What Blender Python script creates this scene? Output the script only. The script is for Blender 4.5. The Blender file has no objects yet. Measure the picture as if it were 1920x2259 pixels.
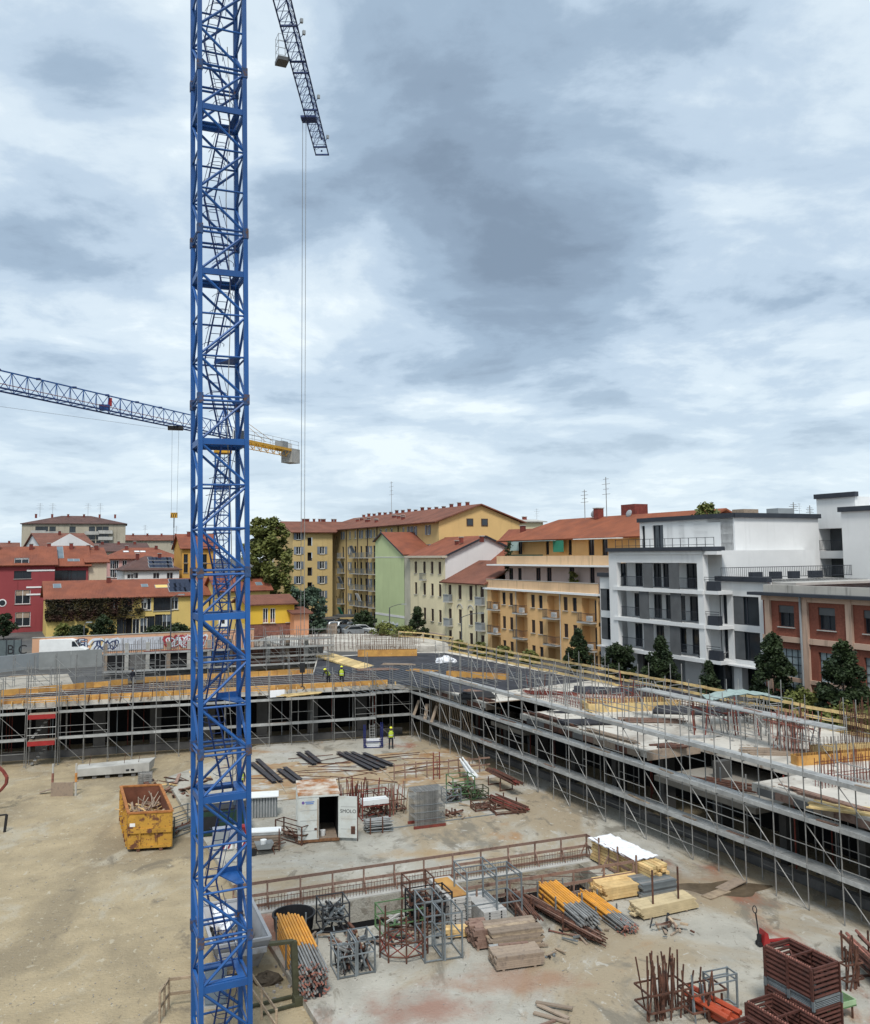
import bpy, bmesh, math, random
from mathutils import Vector, Matrix
random.seed(11)
R = math.radians
sc = bpy.context.scene
COL = sc.collection
# ---------------------------------------------------------------- camera
FPX, PX0, PY0, CAMH = 1924.0, 960.0, 1054.0, 16.0
PITCH, ROLL = R(5.0), R(0.55)
fw = Vector((0, math.cos(PITCH), math.sin(PITCH)))
r0, u0 = Vector((1, 0, 0)), Vector((0, -math.sin(PITCH), math.cos(PITCH)))
RT = r0 * math.cos(ROLL) - u0 * math.sin(ROLL)
UP = r0 * math.sin(ROLL) + u0 * math.cos(ROLL)
CAM = Vector((0, 0, CAMH))
cd = bpy.data.cameras.new('camera')
cd.sensor_fit = 'HORIZONTAL'; cd.sensor_width = 36; cd.lens = 36 * FPX / 1920
cd.shift_y = -75.5 / 1920
cd.clip_start = 0.1; cd.clip_end = 6000
cam = bpy.data.objects.new('camera', cd); COL.objects.link(cam)
m3 = Matrix((RT, UP, -fw)).transposed()
cam.matrix_world = Matrix.Translation(CAM) @ m3.to_4x4()
sc.camera = cam
# ---------------------------------------------------------------- sun, exposure
SUN_EL, SUN_AZ = R(54), R(181)          # azimuth from +Y towards +X
sl = bpy.data.lights.new('sun', 'SUN'); sl.energy = 2.5; sl.angle = R(14); sl.color = (1, .97, .92)
so = bpy.data.objects.new('sun', sl); COL.objects.link(so)
sd = Vector((math.sin(SUN_AZ) * math.cos(SUN_EL), math.cos(SUN_AZ) * math.cos(SUN_EL), math.sin(SUN_EL)))
so.rotation_euler = sd.to_track_quat('Z', 'Y').to_euler(); so.location = (0, 0, 80)
vs = sc.view_settings
sc.display_settings.display_device = 'sRGB'
vs.view_transform = 'Standard'; vs.look = 'None'; vs.exposure = 0.27; vs.gamma = 1.0; vs.use_curve_mapping = False
# ---------------------------------------------------------------- pixel helpers (photograph pixels -> points in the place)
def ray(x, y): return fw + RT * ((x - PX0) / FPX) - UP * ((y - PY0) / FPX)
def G(x, y, z=0.0):
    d = ray(x, y); return CAM + d * ((z - CAMH) / d.z)
def V(x, y, Y):
    d = ray(x, y); return CAM + d * (Y / d.y)
def HZ(x, Y):          # ground-plan point at pixel column x, distance Y
    return V(x, 1222 - .0096 * (x - 960), Y)
# ---------------------------------------------------------------- world: overcast sky
W = bpy.data.worlds.new('World'); sc.world = W; W.use_nodes = True
nt = W.node_tree; nt.nodes.clear()
def N(t, **k):
    n = nt.nodes.new(t)
    for a, b in k.items():
        if a == 'i':
            for kk, v in b.items(): n.inputs[kk].default_value = v
        else: setattr(n, a, b)
    return n
def L(a, b): nt.links.new(a, b)
def M_(op, a, b=None, c=None):
    n = N('ShaderNodeMath', operation=op)
    for i, v in enumerate((a, b, c)):
        if v is None: continue
        if isinstance(v, (int, float)): n.inputs[i].default_value = v
        else: L(v, n.inputs[i])
    return n.outputs[0]
tc = N('ShaderNodeTexCoord'); sep = N('ShaderNodeSeparateXYZ'); L(tc.outputs['Generated'], sep.inputs[0])
zz = M_('ADD', M_('MAXIMUM', sep.outputs[2], 0.0), 0.17)
U_ = M_('DIVIDE', sep.outputs[0], zz); V_ = M_('DIVIDE', sep.outputs[1], zz)
cmb = N('ShaderNodeCombineXYZ'); L(U_, cmb.inputs[0]); L(V_, cmb.inputs[1])
warp = N('ShaderNodeTexNoise', i={'Scale': .9, 'Detail': 2.0, 'Roughness': .5}); L(cmb.outputs[0], warp.inputs['Vector'])
wv = N('ShaderNodeVectorMath', operation='MULTIPLY_ADD'); L(warp.outputs['Color'], wv.inputs[0])
wv.inputs[1].default_value = (.45, .5, 0); wv.inputs[2].default_value = (-.22, -.25, 0)
pos = N('ShaderNodeVectorMath', operation='ADD'); L(cmb.outputs[0], pos.inputs[0]); L(wv.outputs[0], pos.inputs[1])
n1 = N('ShaderNodeTexNoise', i={'Scale': 1.5, 'Detail': 8.0, 'Roughness': .62, 'Distortion': 0.0}); L(pos.outputs[0], n1.inputs['Vector'])
mp = N('ShaderNodeMapping', i={'Scale': (.8, 1.25, 1), 'Rotation': (0, 0, R(-40)), 'Location': (3.1, 1.7, 0)}); L(pos.outputs[0], mp.inputs[0])
n2 = N('ShaderNodeTexNoise', i={'Scale': 1.1, 'Detail': 4.0, 'Roughness': .6}); L(mp.outputs[0], n2.inputs['Vector'])
def skyuv(px, py):
    d = ray(px, py).normalized(); return d.x / (max(d.z, 0) + .17), d.y / (max(d.z, 0) + .17)
dark = None
# heavy cloud banks of this overcast: centre pixel, half width / half height in pixels, weight
for (px, py, hw, hh, w) in ((900, 230, 330, 300, .62), (1250, 370, 360, 280, .62), (1000, 480, 360, 170, .35), (1180, 770, 280, 110, .66), (1150, 620, 300, 130, .4), (1420, 600, 430, 160, .5),
                            (200, 120, 200, 190, .6), (60, 560, 280, 100, .4), (640, 500, 200, 120, .35), (1500, 60, 330, 120, .35), (1300, 880, 110, 45, .4),
                            (1450, 980, 420, 40, .35), (1000, 1050, 500, 30, .2), (200, 980, 300, 60, .2)):
    u, v = skyuv(px, py); ul, vl = skyuv(px - hw, py); ur, vr = skyuv(px + hw, py); ut, vt = skyuv(px, py - hh); ub, vb = skyuv(px, py + hh)
    su = 1 / max(.05, (ur - ul) / 2); sv = 1 / max(.05, (vb - vt) / 2)
    s = N('ShaderNodeVectorMath', operation='SUBTRACT'); L(pos.outputs[0], s.inputs[0]); s.inputs[1].default_value = (u, v, 0)
    k = N('ShaderNodeVectorMath', operation='MULTIPLY'); L(s.outputs[0], k.inputs[0]); k.inputs[1].default_value = (su, sv, 0)
    ln = N('ShaderNodeVectorMath', operation='LENGTH'); L(k.outputs[0], ln.inputs[0])
    mr = N('ShaderNodeMapRange', interpolation_type='SMOOTHSTEP', i={1: 0.0, 2: 1.55, 3: w, 4: 0.0}); L(ln.outputs['Value'], mr.inputs[0])
    dark = mr.outputs[0] if dark is None else M_('ADD', dark, mr.outputs[0])
nmix = M_('ADD', M_('MULTIPLY', n1.outputs[0], .75), M_('MULTIPLY', n2.outputs[0], .45))
dens = M_('ADD', M_('MULTIPLY', dark, .66), M_('MULTIPLY', M_('SUBTRACT', nmix, .505), 2.35))
ramp = N('ShaderNodeValToRGB'); cr = ramp.color_ramp; L(dens, ramp.inputs[0])
cr.interpolation = 'EASE'
cr.elements[0].position = 0.0; cr.elements[0].color = (.775, .855, .895, 1)
cr.elements[1].position = 1.0; cr.elements[1].color = (.20, .265, .35, 1)
for p_, c_ in ((.16, (.625, .725, .805)), (.36, (.475, .585, .70)), (.58, (.325, .425, .54)), (.8, (.25, .33, .43))):
    e = cr.elements.new(p_); e.color = (*c_, 1)
sky = N('ShaderNodeTexSky', sky_type='NISHITA', sun_disc=False, sun_elevation=SUN_EL, sun_rotation=SUN_AZ)
skm = N('ShaderNodeVectorMath', operation='SCALE', i={3: .11}); L(sky.outputs[0], skm.inputs[0])
# low haze near the horizon: pale blue-white
hz = N('ShaderNodeMapRange', interpolation_type='SMOOTHSTEP', i={1: 0.0, 2: .25, 3: .5, 4: 0.0}); L(sep.outputs[2], hz.inputs[0])
mx0 = N('ShaderNodeMix', data_type='RGBA', i={0: .93}); L(skm.outputs[0], mx0.inputs[6]); L(ramp.outputs[0], mx0.inputs[7])
mx = N('ShaderNodeMix', data_type='RGBA'); L(hz.outputs[0], mx.inputs[0]); L(mx0.outputs[2], mx.inputs[6]); mx.inputs[7].default_value = (.63, .735, .80, 1)
bg = N('ShaderNodeBackground', i={'Strength': 1.0}); L(mx.outputs[2], bg.inputs[0])
wo = N('ShaderNodeOutputWorld'); L(bg.outputs[0], wo.inputs[0])
# ---------------------------------------------------------------- materials
MATS = {}
def mat(name, col, rough=.8, var=.18, scale=1.2, col2=None, t2=(.55, .68), s2=.9, col3=None, t3=(.58, .7), s3=4.0, bump=0.0, bscale=25.0, metal=0.0, spec=.3, grain=None, streak=False, bdist=.03):
    if name in MATS: return MATS[name]
    m = bpy.data.materials.new(name); m.use_nodes = True
    t = m.node_tree; ns = t.nodes; bs = ns['Principled BSDF']
    bs.inputs['Roughness'].default_value = rough; bs.inputs['Metallic'].default_value = metal
    bs.inputs['Specular IOR Level'].default_value = spec
    g = ns.new('ShaderNodeNewGeometry')
    vec = g.outputs['Position']
    if grain:
        mpn = ns.new('ShaderNodeMapping'); mpn.inputs['Scale'].default_value = grain; t.links.new(vec, mpn.inputs[0]); gvec = mpn.outputs[0]
    else: gvec = vec
    def noise(s, d=6, v=vec, ro=.6):
        n = ns.new('ShaderNodeTexNoise'); n.inputs['Scale'].default_value = s; n.inputs['Detail'].default_value = d
        n.inputs['Roughness'].default_value = ro; t.links.new(v, n.inputs['Vector']); return n.outputs[0]
    def mr(x, a, b, lo=0, hi=1):
        n = ns.new('ShaderNodeMapRange'); n.inputs[1].default_value = a; n.inputs[2].default_value = b
        n.inputs[3].default_value = lo; n.inputs[4].default_value = hi; t.links.new(x, n.inputs[0]); return n.outputs[0]
    def mixc(fac, a, b):
        n = ns.new('ShaderNodeMix'); n.data_type = 'RGBA'; t.links.new(fac, n.inputs[0])
        for s_, x in ((6, a), (7, b)):
            if isinstance(x, tuple): n.inputs[s_].default_value = (*x, 1)
            else: t.links.new(x, n.inputs[s_])
        return n.outputs[2]
    lo = tuple(max(0, c * (1 - var)) for c in col); hi = tuple(min(1, c * (1 + var)) for c in col)
    c = mixc(mr(noise(scale, 5, gvec), .3, .7), lo, hi)
    if col2: c = mixc(mr(noise(s2, 6, vec, .62), *t2), c, col2)
    if col3:
        v3 = vec
        if streak:
            mp3 = ns.new('ShaderNodeMapping'); mp3.inputs['Scale'].default_value = (1, 1, .1); t.links.new(vec, mp3.inputs[0]); v3 = mp3.outputs[0]
        c = mixc(mr(noise(s3, 5, v3, .62), *t3), c, col3)
    t.links.new(c, bs.inputs['Base Color'])
    if bump:
        b = ns.new('ShaderNodeBump'); b.inputs['Strength'].default_value = bump; b.inputs['Distance'].default_value = bdist
        t.links.new(noise(bscale, 4, gvec), b.inputs['Height']); t.links.new(b.outputs[0], bs.inputs['Normal'])
    MATS[name] = m; return m
def tile_mat(name, c1, c2, row=.34, colw=.22):
    """roof tiles: rows run along local X, ribs down the slope (local Y)"""
    m = mat(name, c1, .85, .2, .5, col2=c2, t2=(.45, .72), s2=.35, col3=tuple(x * .55 for x in c1), t3=(.62, .75), s3=2.2)
    t = m.node_tree; ns = t.nodes; bs = ns['Principled BSDF']
    tcn = ns.new('ShaderNodeTexCoord'); sp = ns.new('ShaderNodeSeparateXYZ'); t.links.new(tcn.outputs['Object'], sp.inputs[0])
    def mm(op, a, b):
        n = ns.new('ShaderNodeMath'); n.operation = op
        for i, v in enumerate((a, b)):
            if isinstance(v, (int, float)): n.inputs[i].default_value = v
            else: t.links.new(v, n.inputs[i])
        return n.outputs[0]
    rows = mm('FRACT', mm('DIVIDE', sp.outputs[1], row), 0)
    ribs = mm('SINE', mm('MULTIPLY', sp.outputs[0], 6.2832 / colw), 0)
    h = mm('ADD', mm('MULTIPLY', rows, -1.0), mm('MULTIPLY', ribs, .4))
    b = ns.new('ShaderNodeBump'); b.inputs['Strength'].default_value = .8; b.inputs['Distance'].default_value = .06
    t.links.new(h, b.inputs['Height']); t.links.new(b.outputs[0], bs.inputs['Normal'])
    return m
rust = (.13, .055, .03)
K = dict(
 bluerust=mat('rust stained blue', (.03, .07, .17), .7, .35, 6, col2=(.10, .06, .045), t2=(.48, .6), s2=7),
 colm=mat('shaded column concrete', (.07, .068, .065), .9, .25, .7),  # darkened tone carries the shade of the building's interior
 blue=mat('crane blue paint', (.014, .085, .28), .45, .16, .8, col2=(.02, .06, .2), t2=(.6, .8), s2=1.4, col3=(.10, .075, .06), t3=(.69, .74), s3=5, spec=.4),
 navy=mat('dark blue steel', (.012, .035, .13), .5, .2, 1),
 galv=mat('galvanised steel', (.27, .268, .258), .5, .22, 2.5, col2=(.2, .2, .195), t2=(.55, .75), s2=1.3, metal=.35),
 galvl=mat('light galvanised deck', (.345, .35, .342), .55, .2, 2.0, col2=(.25, .25, .245), t2=(.55, .72), s2=.8, col3=(.5, .49, .47), t3=(.6, .7), metal=.15),
 greysteel=mat('grey painted steel', (.17, .19, .2), .5, .2, 2, col2=(.1, .1, .1), t2=(.6, .75), s2=3, metal=.2),
 rustm=mat('rusty steel', (.105, .048, .032), .85, .35, 3, col2=(.05, .03, .025), t2=(.5, .65), s2=5, bump=.3),
 redrust=mat('red oxide steel', (.17, .04, .03), .75, .3, 3, col2=(.08, .035, .025), t2=(.55, .7), s2=4),
 brownp=mat('brown painted timber', (.24, .155, .12), .85, .25, 3, col2=(.11, .06, .045), t2=(.5, .7), s2=3),
 wood=mat('weathered plank', (.34, .26, .18), .85, .3, 3, col2=(.2, .15, .11), t2=(.5, .7), s2=2.5, grain=(1, 1, 4)),
 woodg=mat('grey old plank', (.29, .225, .17), .9, .25, 3, col2=(.17, .135, .11), t2=(.5, .7), s2=3),
 ply=mat('yellow formwork panel', (.50, .27, .075), .6, .22, 1.2, col2=(.33, .15, .05), t2=(.5, .7), s2=.8, col3=(.55, .42, .25), t3=(.66, .74)),
 newwood=mat('fresh sawn timber', (.62, .43, .2), .75, .18, 3, col2=(.48, .3, .12), t2=(.5, .7), s2=2),
 yboard=mat('yellow guard board', (.58, .43, .20), .7, .25, 1.5, col2=(.35, .22, .1), t2=(.55, .7), s2=1.0),
 conc=mat('raw concrete', (.40, .39, .36), .85, .15, .8, col2=(.27, .26, .24), t2=(.52, .72), s2=.5, bump=.15),
 concd=mat('dark shuttered concrete', (.14, .135, .13), .9, .25, .7, col2=(.07, .07, .07), t2=(.5, .7), s2=.4),
 slabw=mat('pale fresh slab', (.52, .49, .435), .85, .15, .5, col2=(.33, .30, .26), t2=(.5, .64), s2=.35, col3=(.22, .17, .13), t3=(.58, .66), s3=1.3),
 blackmesh=mat('dark waterproof sheet', (.036, .037, .045), .75, .35, .6, col2=(.085, .085, .10), t2=(.58, .72), s2=1.4, spec=.25),
 black=mat('black rubber', (.018, .018, .02), .6, .2, 3),
 dark=mat('painted dark void', (.012, .012, .013), .95, .2, 1),  # near-black colour standing in for the shade of unlit interiors
 white=mat('white paint', (.74, .75, .74), .6, .06, 1.2, col2=(.6, .58, .53), t2=(.62, .8), s2=1),
 orange=mat('orange lacquered prop', (.64, .29, .035), .5, .18, 2, col2=(.42, .2, .06), t2=(.5, .72), s2=4, spec=.45),
 orangered=mat('orange red pipe', (.40, .075, .035), .45, .12, 2),
 pinkrust=mat('pink primer steel', (.30, .13, .10), .7, .3, 4, col2=(.14, .08, .06), t2=(.5, .7), s2=6),
 green=mat('faded green steel', (.09, .17, .075), .6, .25, 2, col2=(.12, .09, .06), t2=(.55, .7), s2=4),
 red=mat('red paint', (.30, .025, .025), .45, .15, 2),
 yellow=mat('yellow crane paint', (.62, .33, .03), .5, .15, 2, col2=(.3, .16, .04), t2=(.6, .75), s2=4),
 skip=mat('yellow skip paint', (.44, .24, .04), .7, .22, 1.5, col2=rust, t2=(.53, .60), s2=1.8, col3=(.17, .075, .035), t3=(.58, .63), s3=6, bump=.3),
 skipin=mat('rusty skip inside', (.16, .06, .035), .85, .3, 2, bump=.3),
 glass=mat('window glass', (.02, .026, .032), .08, .2, .3, spec=.6),
 anth=mat('anthracite', (.03, .035, .045), .5, .15, 1),
 anthm=mat('anthracite slat screen', (.085, .09, .095), .55, .2, 1),
 shutter=mat('brown shutter', (.055, .035, .028), .7, .2, 2),
 bluegrey=mat('blue grey shutter', (.16, .19, .23), .7, .2, 1),
 greymat=mat('grey cabinet', (.26, .28, .29), .5, .08, 1),
 skin=mat('skin', (.42, .25, .17), .6, .05), darkcloth=mat('dark workwear', (.02, .022, .03), .9, .2, 5),
 hivis=mat('fluorescent vest', (.42, .52, .05), .7, .1, 5), helmy=mat('yellow helmet', (.72, .72, .05), .35, .03), tape=mat('reflective tape', (.6, .6, .6), .4, .05),
 leafd=mat('dark evergreen leaf', (.032, .05, .018), .6, .5, 1.3, col2=(.014, .026, .012), t2=(.4, .7), s2=.9),
 leaf=mat('green leaf', (.15, .16, .042), .6, .4, .9, col2=(.075, .095, .027), t2=(.4, .7), s2=.6, col3=(.22, .15, .035), t3=(.66, .74), s3=.8),
 leafg=mat('grey green leaf', (.085, .125, .085), .65, .35, .9, col2=(.04, .07, .045), t2=(.4, .7), s2=.7),
 creeper=mat('autumn creeper leaf', (.035, .03, .014), .7, .5, 1.1, col2=(.055, .025, .018), t2=(.45, .6), s2=.5),
 bark=mat('bark', (.07, .055, .04), .9, .3, 3),
 teal=mat('pale teal canopy', (.30, .38, .36), .6, .15, 1, col2=(.2, .25, .24), t2=(.5, .7), s2=1),
 cloth=mat('white plastic sheet', (.78, .79, .82), .4, .06, 3),
 olive=mat('olive steel', (.06, .06, .035), .7, .25, 3),
 rubble=mat('rubble', (.3, .28, .26), .9, .4, 6),
)
# pieces of one material differ a little from one another
for k_, a_ in dict(wood=.2, woodg=.2, galv=.22, galvl=.14, rustm=.25, blue=.16, orange=.15, newwood=.16, brownp=.18, yboard=.2, pinkrust=.25, redrust=.25, ply=.2, greysteel=.25, shutter=.3, bluegrey=.25, conc=.12, glass=.3).items():
    t_ = K[k_].node_tree; b_ = t_.nodes['Principled BSDF']; src_ = b_.inputs['Base Color'].links[0].from_socket
    oi = t_.nodes.new('ShaderNodeObjectInfo'); mr_ = t_.nodes.new('ShaderNodeMapRange'); mr_.inputs[3].default_value = 1 - a_; mr_.inputs[4].default_value = 1 + a_; t_.links.new(oi.outputs['Random'], mr_.inputs[0])
    hs = t_.nodes.new('ShaderNodeHueSaturation'); t_.links.new(mr_.outputs[0], hs.inputs['Value']); t_.links.new(src_, hs.inputs['Color']); t_.links.new(hs.outputs[0], b_.inputs['Base Color'])
# ---------------------------------------------------------------- object helpers
def tag(o, label=None, cat=None, group=None, kind=None):
    if label: o['label'] = label
    if cat: o['category'] = cat
    if group: o['group'] = group
    if kind: o['kind'] = kind
    return o
CACHE = {}
def rawmesh(name, vs_, fs, m, smooth=False):
    me = bpy.data.meshes.new(name); me.from_pydata([tuple(v) for v in vs_], [], fs); me.update()
    if m is not None: me.materials.append(m)
    if smooth:
        me.polygons.foreach_set('use_smooth', [True] * len(me.polygons))
    return me
def cylv(n=6, r0_=1, r1_=1):
    v = []; f = []
    for i in range(n):
        a = 2 * math.pi * i / n; v += [(r0_ * math.cos(a), r0_ * math.sin(a), 0), (r1_ * math.cos(a), r1_ * math.sin(a), 1)]
    for i in range(n):
        j = (i + 1) % n; f.append((2 * i, 2 * j, 2 * j + 1, 2 * i + 1))
    f.append(tuple(2 * i for i in reversed(range(n)))); f.append(tuple(2 * i + 1 for i in range(n)))
    return v, f
CUBE = ([(x, y, z) for x in (-.5, .5) for y in (-.5, .5) for z in (-.5, .5)],
        [(0, 1, 3, 2), (4, 6, 7, 5), (0, 4, 5, 1), (2, 3, 7, 6), (0, 2, 6, 4), (1, 5, 7, 3)])
def unit(kind, m):
    k = (kind, m.name)
    if k not in CACHE:
        if kind == 'box': me = rawmesh('box', *CUBE, m)
        else: me = rawmesh('rod', *cylv(int(kind[3:])), m, False)
        CACHE[k] = me
    return CACHE[k]
def obj(name, me): 
    o = bpy.data.objects.new(name, me); COL.objects.link(o); return o
class MB:
    """collects many small shapes into one mesh"""
    def __init__(s): s.v = []; s.f = []
    def add(s, v, f, M=None):
        b = len(s.v)
        s.v += [tuple(M @ Vector(p)) for p in v] if M is not None else [tuple(p) for p in v]
        s.f += [tuple(i + b for i in q) for q in f]
    def rod(s, p, q, r, n=5): s.add(*cylv(n), rodM(p, q, r))
    def sq(s, p, q, w, h=None): s.add(*CUBE, sqM(p, q, w, h or w))
    def box(s, c, d, rz=0, M=None):
        X = Matrix.Translation(c) @ Matrix.Rotation(rz, 4, 'Z') @ Matrix.Diagonal((*d, 1)); s.add(*CUBE, M @ X if M is not None else X)
def rodM(p, q, r):
    p = Vector(p); q = Vector(q); d = q - p
    return Matrix.Translation(p) @ d.to_track_quat('Z', 'Y').to_matrix().to_4x4() @ Matrix.Diagonal((r, r, d.length, 1))
def sqM(p, q, w, h):
    """square bar; w is its width sideways (horizontal), h its height"""
    p = Vector(p); q = Vector(q); d = q - p
    z = d.normalized(); upv = Vector((0, 0, 1)) if abs(z.z) < .95 else Vector((0, 1, 0))
    x = upv.cross(z).normalized(); y = z.cross(x)
    return Matrix.Translation((p + q) / 2) @ Matrix((x, y, z)).transposed().to_4x4() @ Matrix.Diagonal((w, h, d.length, 1))
class Thing:
    def __init__(s, name, label, cat, loc=(0, 0, 0), rz=0, group=None, M=None, kind=None):
        s.e = obj(name, None); s.e.empty_display_size = .2
        s.M = M if M is not None else Matrix.Translation(loc) @ Matrix.Rotation(rz, 4, 'Z')
        s.e.matrix_basis = s.M; s.Mi = s.M.inverted()
        tag(s.e, label, cat, group, kind); s.loc = {}
    def put(s, name, me, lm=None, parent=None):
        o = obj(name, me); lm = lm if lm is not None else Matrix()
        if parent is None: o.parent = s.e
        else:
            o.parent = parent; o.matrix_parent_inverse = s.loc[parent].inverted()
        o.matrix_basis = lm; s.loc[o] = lm.copy(); return o
    def rod(s, name, p, q, r, m, n=6, parent=None): return s.put(name, unit('rod%d' % n, m), rodM(p, q, r), parent)
    def sq(s, name, p, q, w, m, h=None, parent=None): return s.put(name, unit('box', m), sqM(p, q, w, h or w), parent)
    def box(s, name, c, d, m, rz=0, parent=None, rx=0, ry=0):
        return s.put(name, unit('box', m), Matrix.Translation(c) @ Matrix.Rotation(rz, 4, 'Z') @ Matrix.Rotation(ry, 4, 'Y') @ Matrix.Rotation(rx, 4, 'X') @ Matrix.Diagonal((*d, 1)), parent)
    def mesh(s, name, v, f, m, lm=None, parent=None, smooth=False): return s.put(name, rawmesh(name, v, f, m, smooth), lm, parent)
    def mb(s, name, b, m, parent=None, kind=None, lm=None):
        o = s.put(name, rawmesh(name, b.v, b.f, m), lm, parent)
        if kind: o['kind'] = kind
        return o
    def uz(s, px, py, w=0.0):
        """local (x, z) where the sight line of a photo pixel meets the facade plane y = w"""
        d = ray(px, py); o = s.Mi @ CAM; dl = s.Mi.to_3x3() @ d; t = (w - o.y) / dl.y; P = o + dl * t; return P.x, P.z
def prism(pts, z0, z1):
    n = len(pts); v = [(p[0], p[1], z0) for p in pts] + [(p[0], p[1], z1) for p in pts]
    f = [tuple(reversed(range(n))), tuple(range(n, 2 * n))] + [(i, (i + 1) % n, n + (i + 1) % n, n + i) for i in range(n)]
    return v, f
def ext(pts, a, b, axis='y'):
    """polygon given in (x,z) extruded along y from a to b"""
    n = len(pts); v = [(p[0], a, p[1]) for p in pts] + [(p[0], b, p[1]) for p in pts]
    f = [tuple(range(n)), tuple(reversed(range(n, 2 * n)))] + [(i, n + i, n + (i + 1) % n, (i + 1) % n) for i in range(n)]
    return v, f
def single(name, v, f, m, label=None, cat=None, group=None, kind=None, smooth=False):
    return tag(obj(name, rawmesh(name, v, f, m, smooth)), label, cat, group, kind)
def text_mesh(s, size, m, depth=.005, font_shear=0, bold=0):
    k = ('t', s, size, m.name, font_shear, bold)
    if k in CACHE: return CACHE[k]
    c = bpy.data.curves.new('lettering', 'FONT'); c.body = s; c.size = size; c.extrude = depth; c.align_x = 'CENTER'; c.align_y = 'CENTER'; c.shear = font_shear
    c.offset = bold
    o = bpy.data.objects.new('tmp', c); COL.objects.link(o); bpy.context.view_layer.update()
    me = bpy.data.meshes.new_from_object(o); bpy.data.objects.remove(o); me.materials.clear(); me.materials.append(m)
    CACHE[k] = me; return me
def uv_sphere(rx, ry, rz, seg=12, rings=8, zmin=-1.0):
    v = []; f = []
    for i in range(rings + 1):
        t = math.asin(zmin) + (math.pi / 2 - math.asin(zmin)) * i / rings
        for j in range(seg):
            a = 2 * math.pi * j / seg; v.append((rx * math.cos(t) * math.cos(a), ry * math.cos(t) * math.sin(a), rz * math.sin(t)))
    for i in range(rings):
        for j in range(seg):
            k = (j + 1) % seg; f.append((i * seg + j, i * seg + k, (i + 1) * seg + k, (i + 1) * seg + j))
    f.append(tuple(reversed(range(seg)))); f.append(tuple(range(rings * seg, rings * seg + seg)))
    return v, f
# site directions: E runs along the right wing towards the camera, N across it
AE = R(26.5)
E2 = Vector((math.sin(AE), -math.cos(AE), 0)); N2 = Vector((math.cos(AE), math.sin(AE), 0))
RZE, RZN = math.atan2(E2.y, E2.x), math.atan2(N2.y, N2.x)
AF = R(16.4); A2 = Vector((math.cos(AF), math.sin(AF), 0)); B2 = Vector((-math.sin(AF), math.cos(AF), 0))
GZ = 3.8            # level of the streets; the yard is dug down to 0
SZ = 4.6            # top of the new floor slab
sc.cycles.max_bounces = 5; sc.cycles.diffuse_bounces = 3; sc.cycles.glossy_bounces = 2; sc.cycles.transmission_bounces = 2; sc.cycles.caustics_reflective = False
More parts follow.
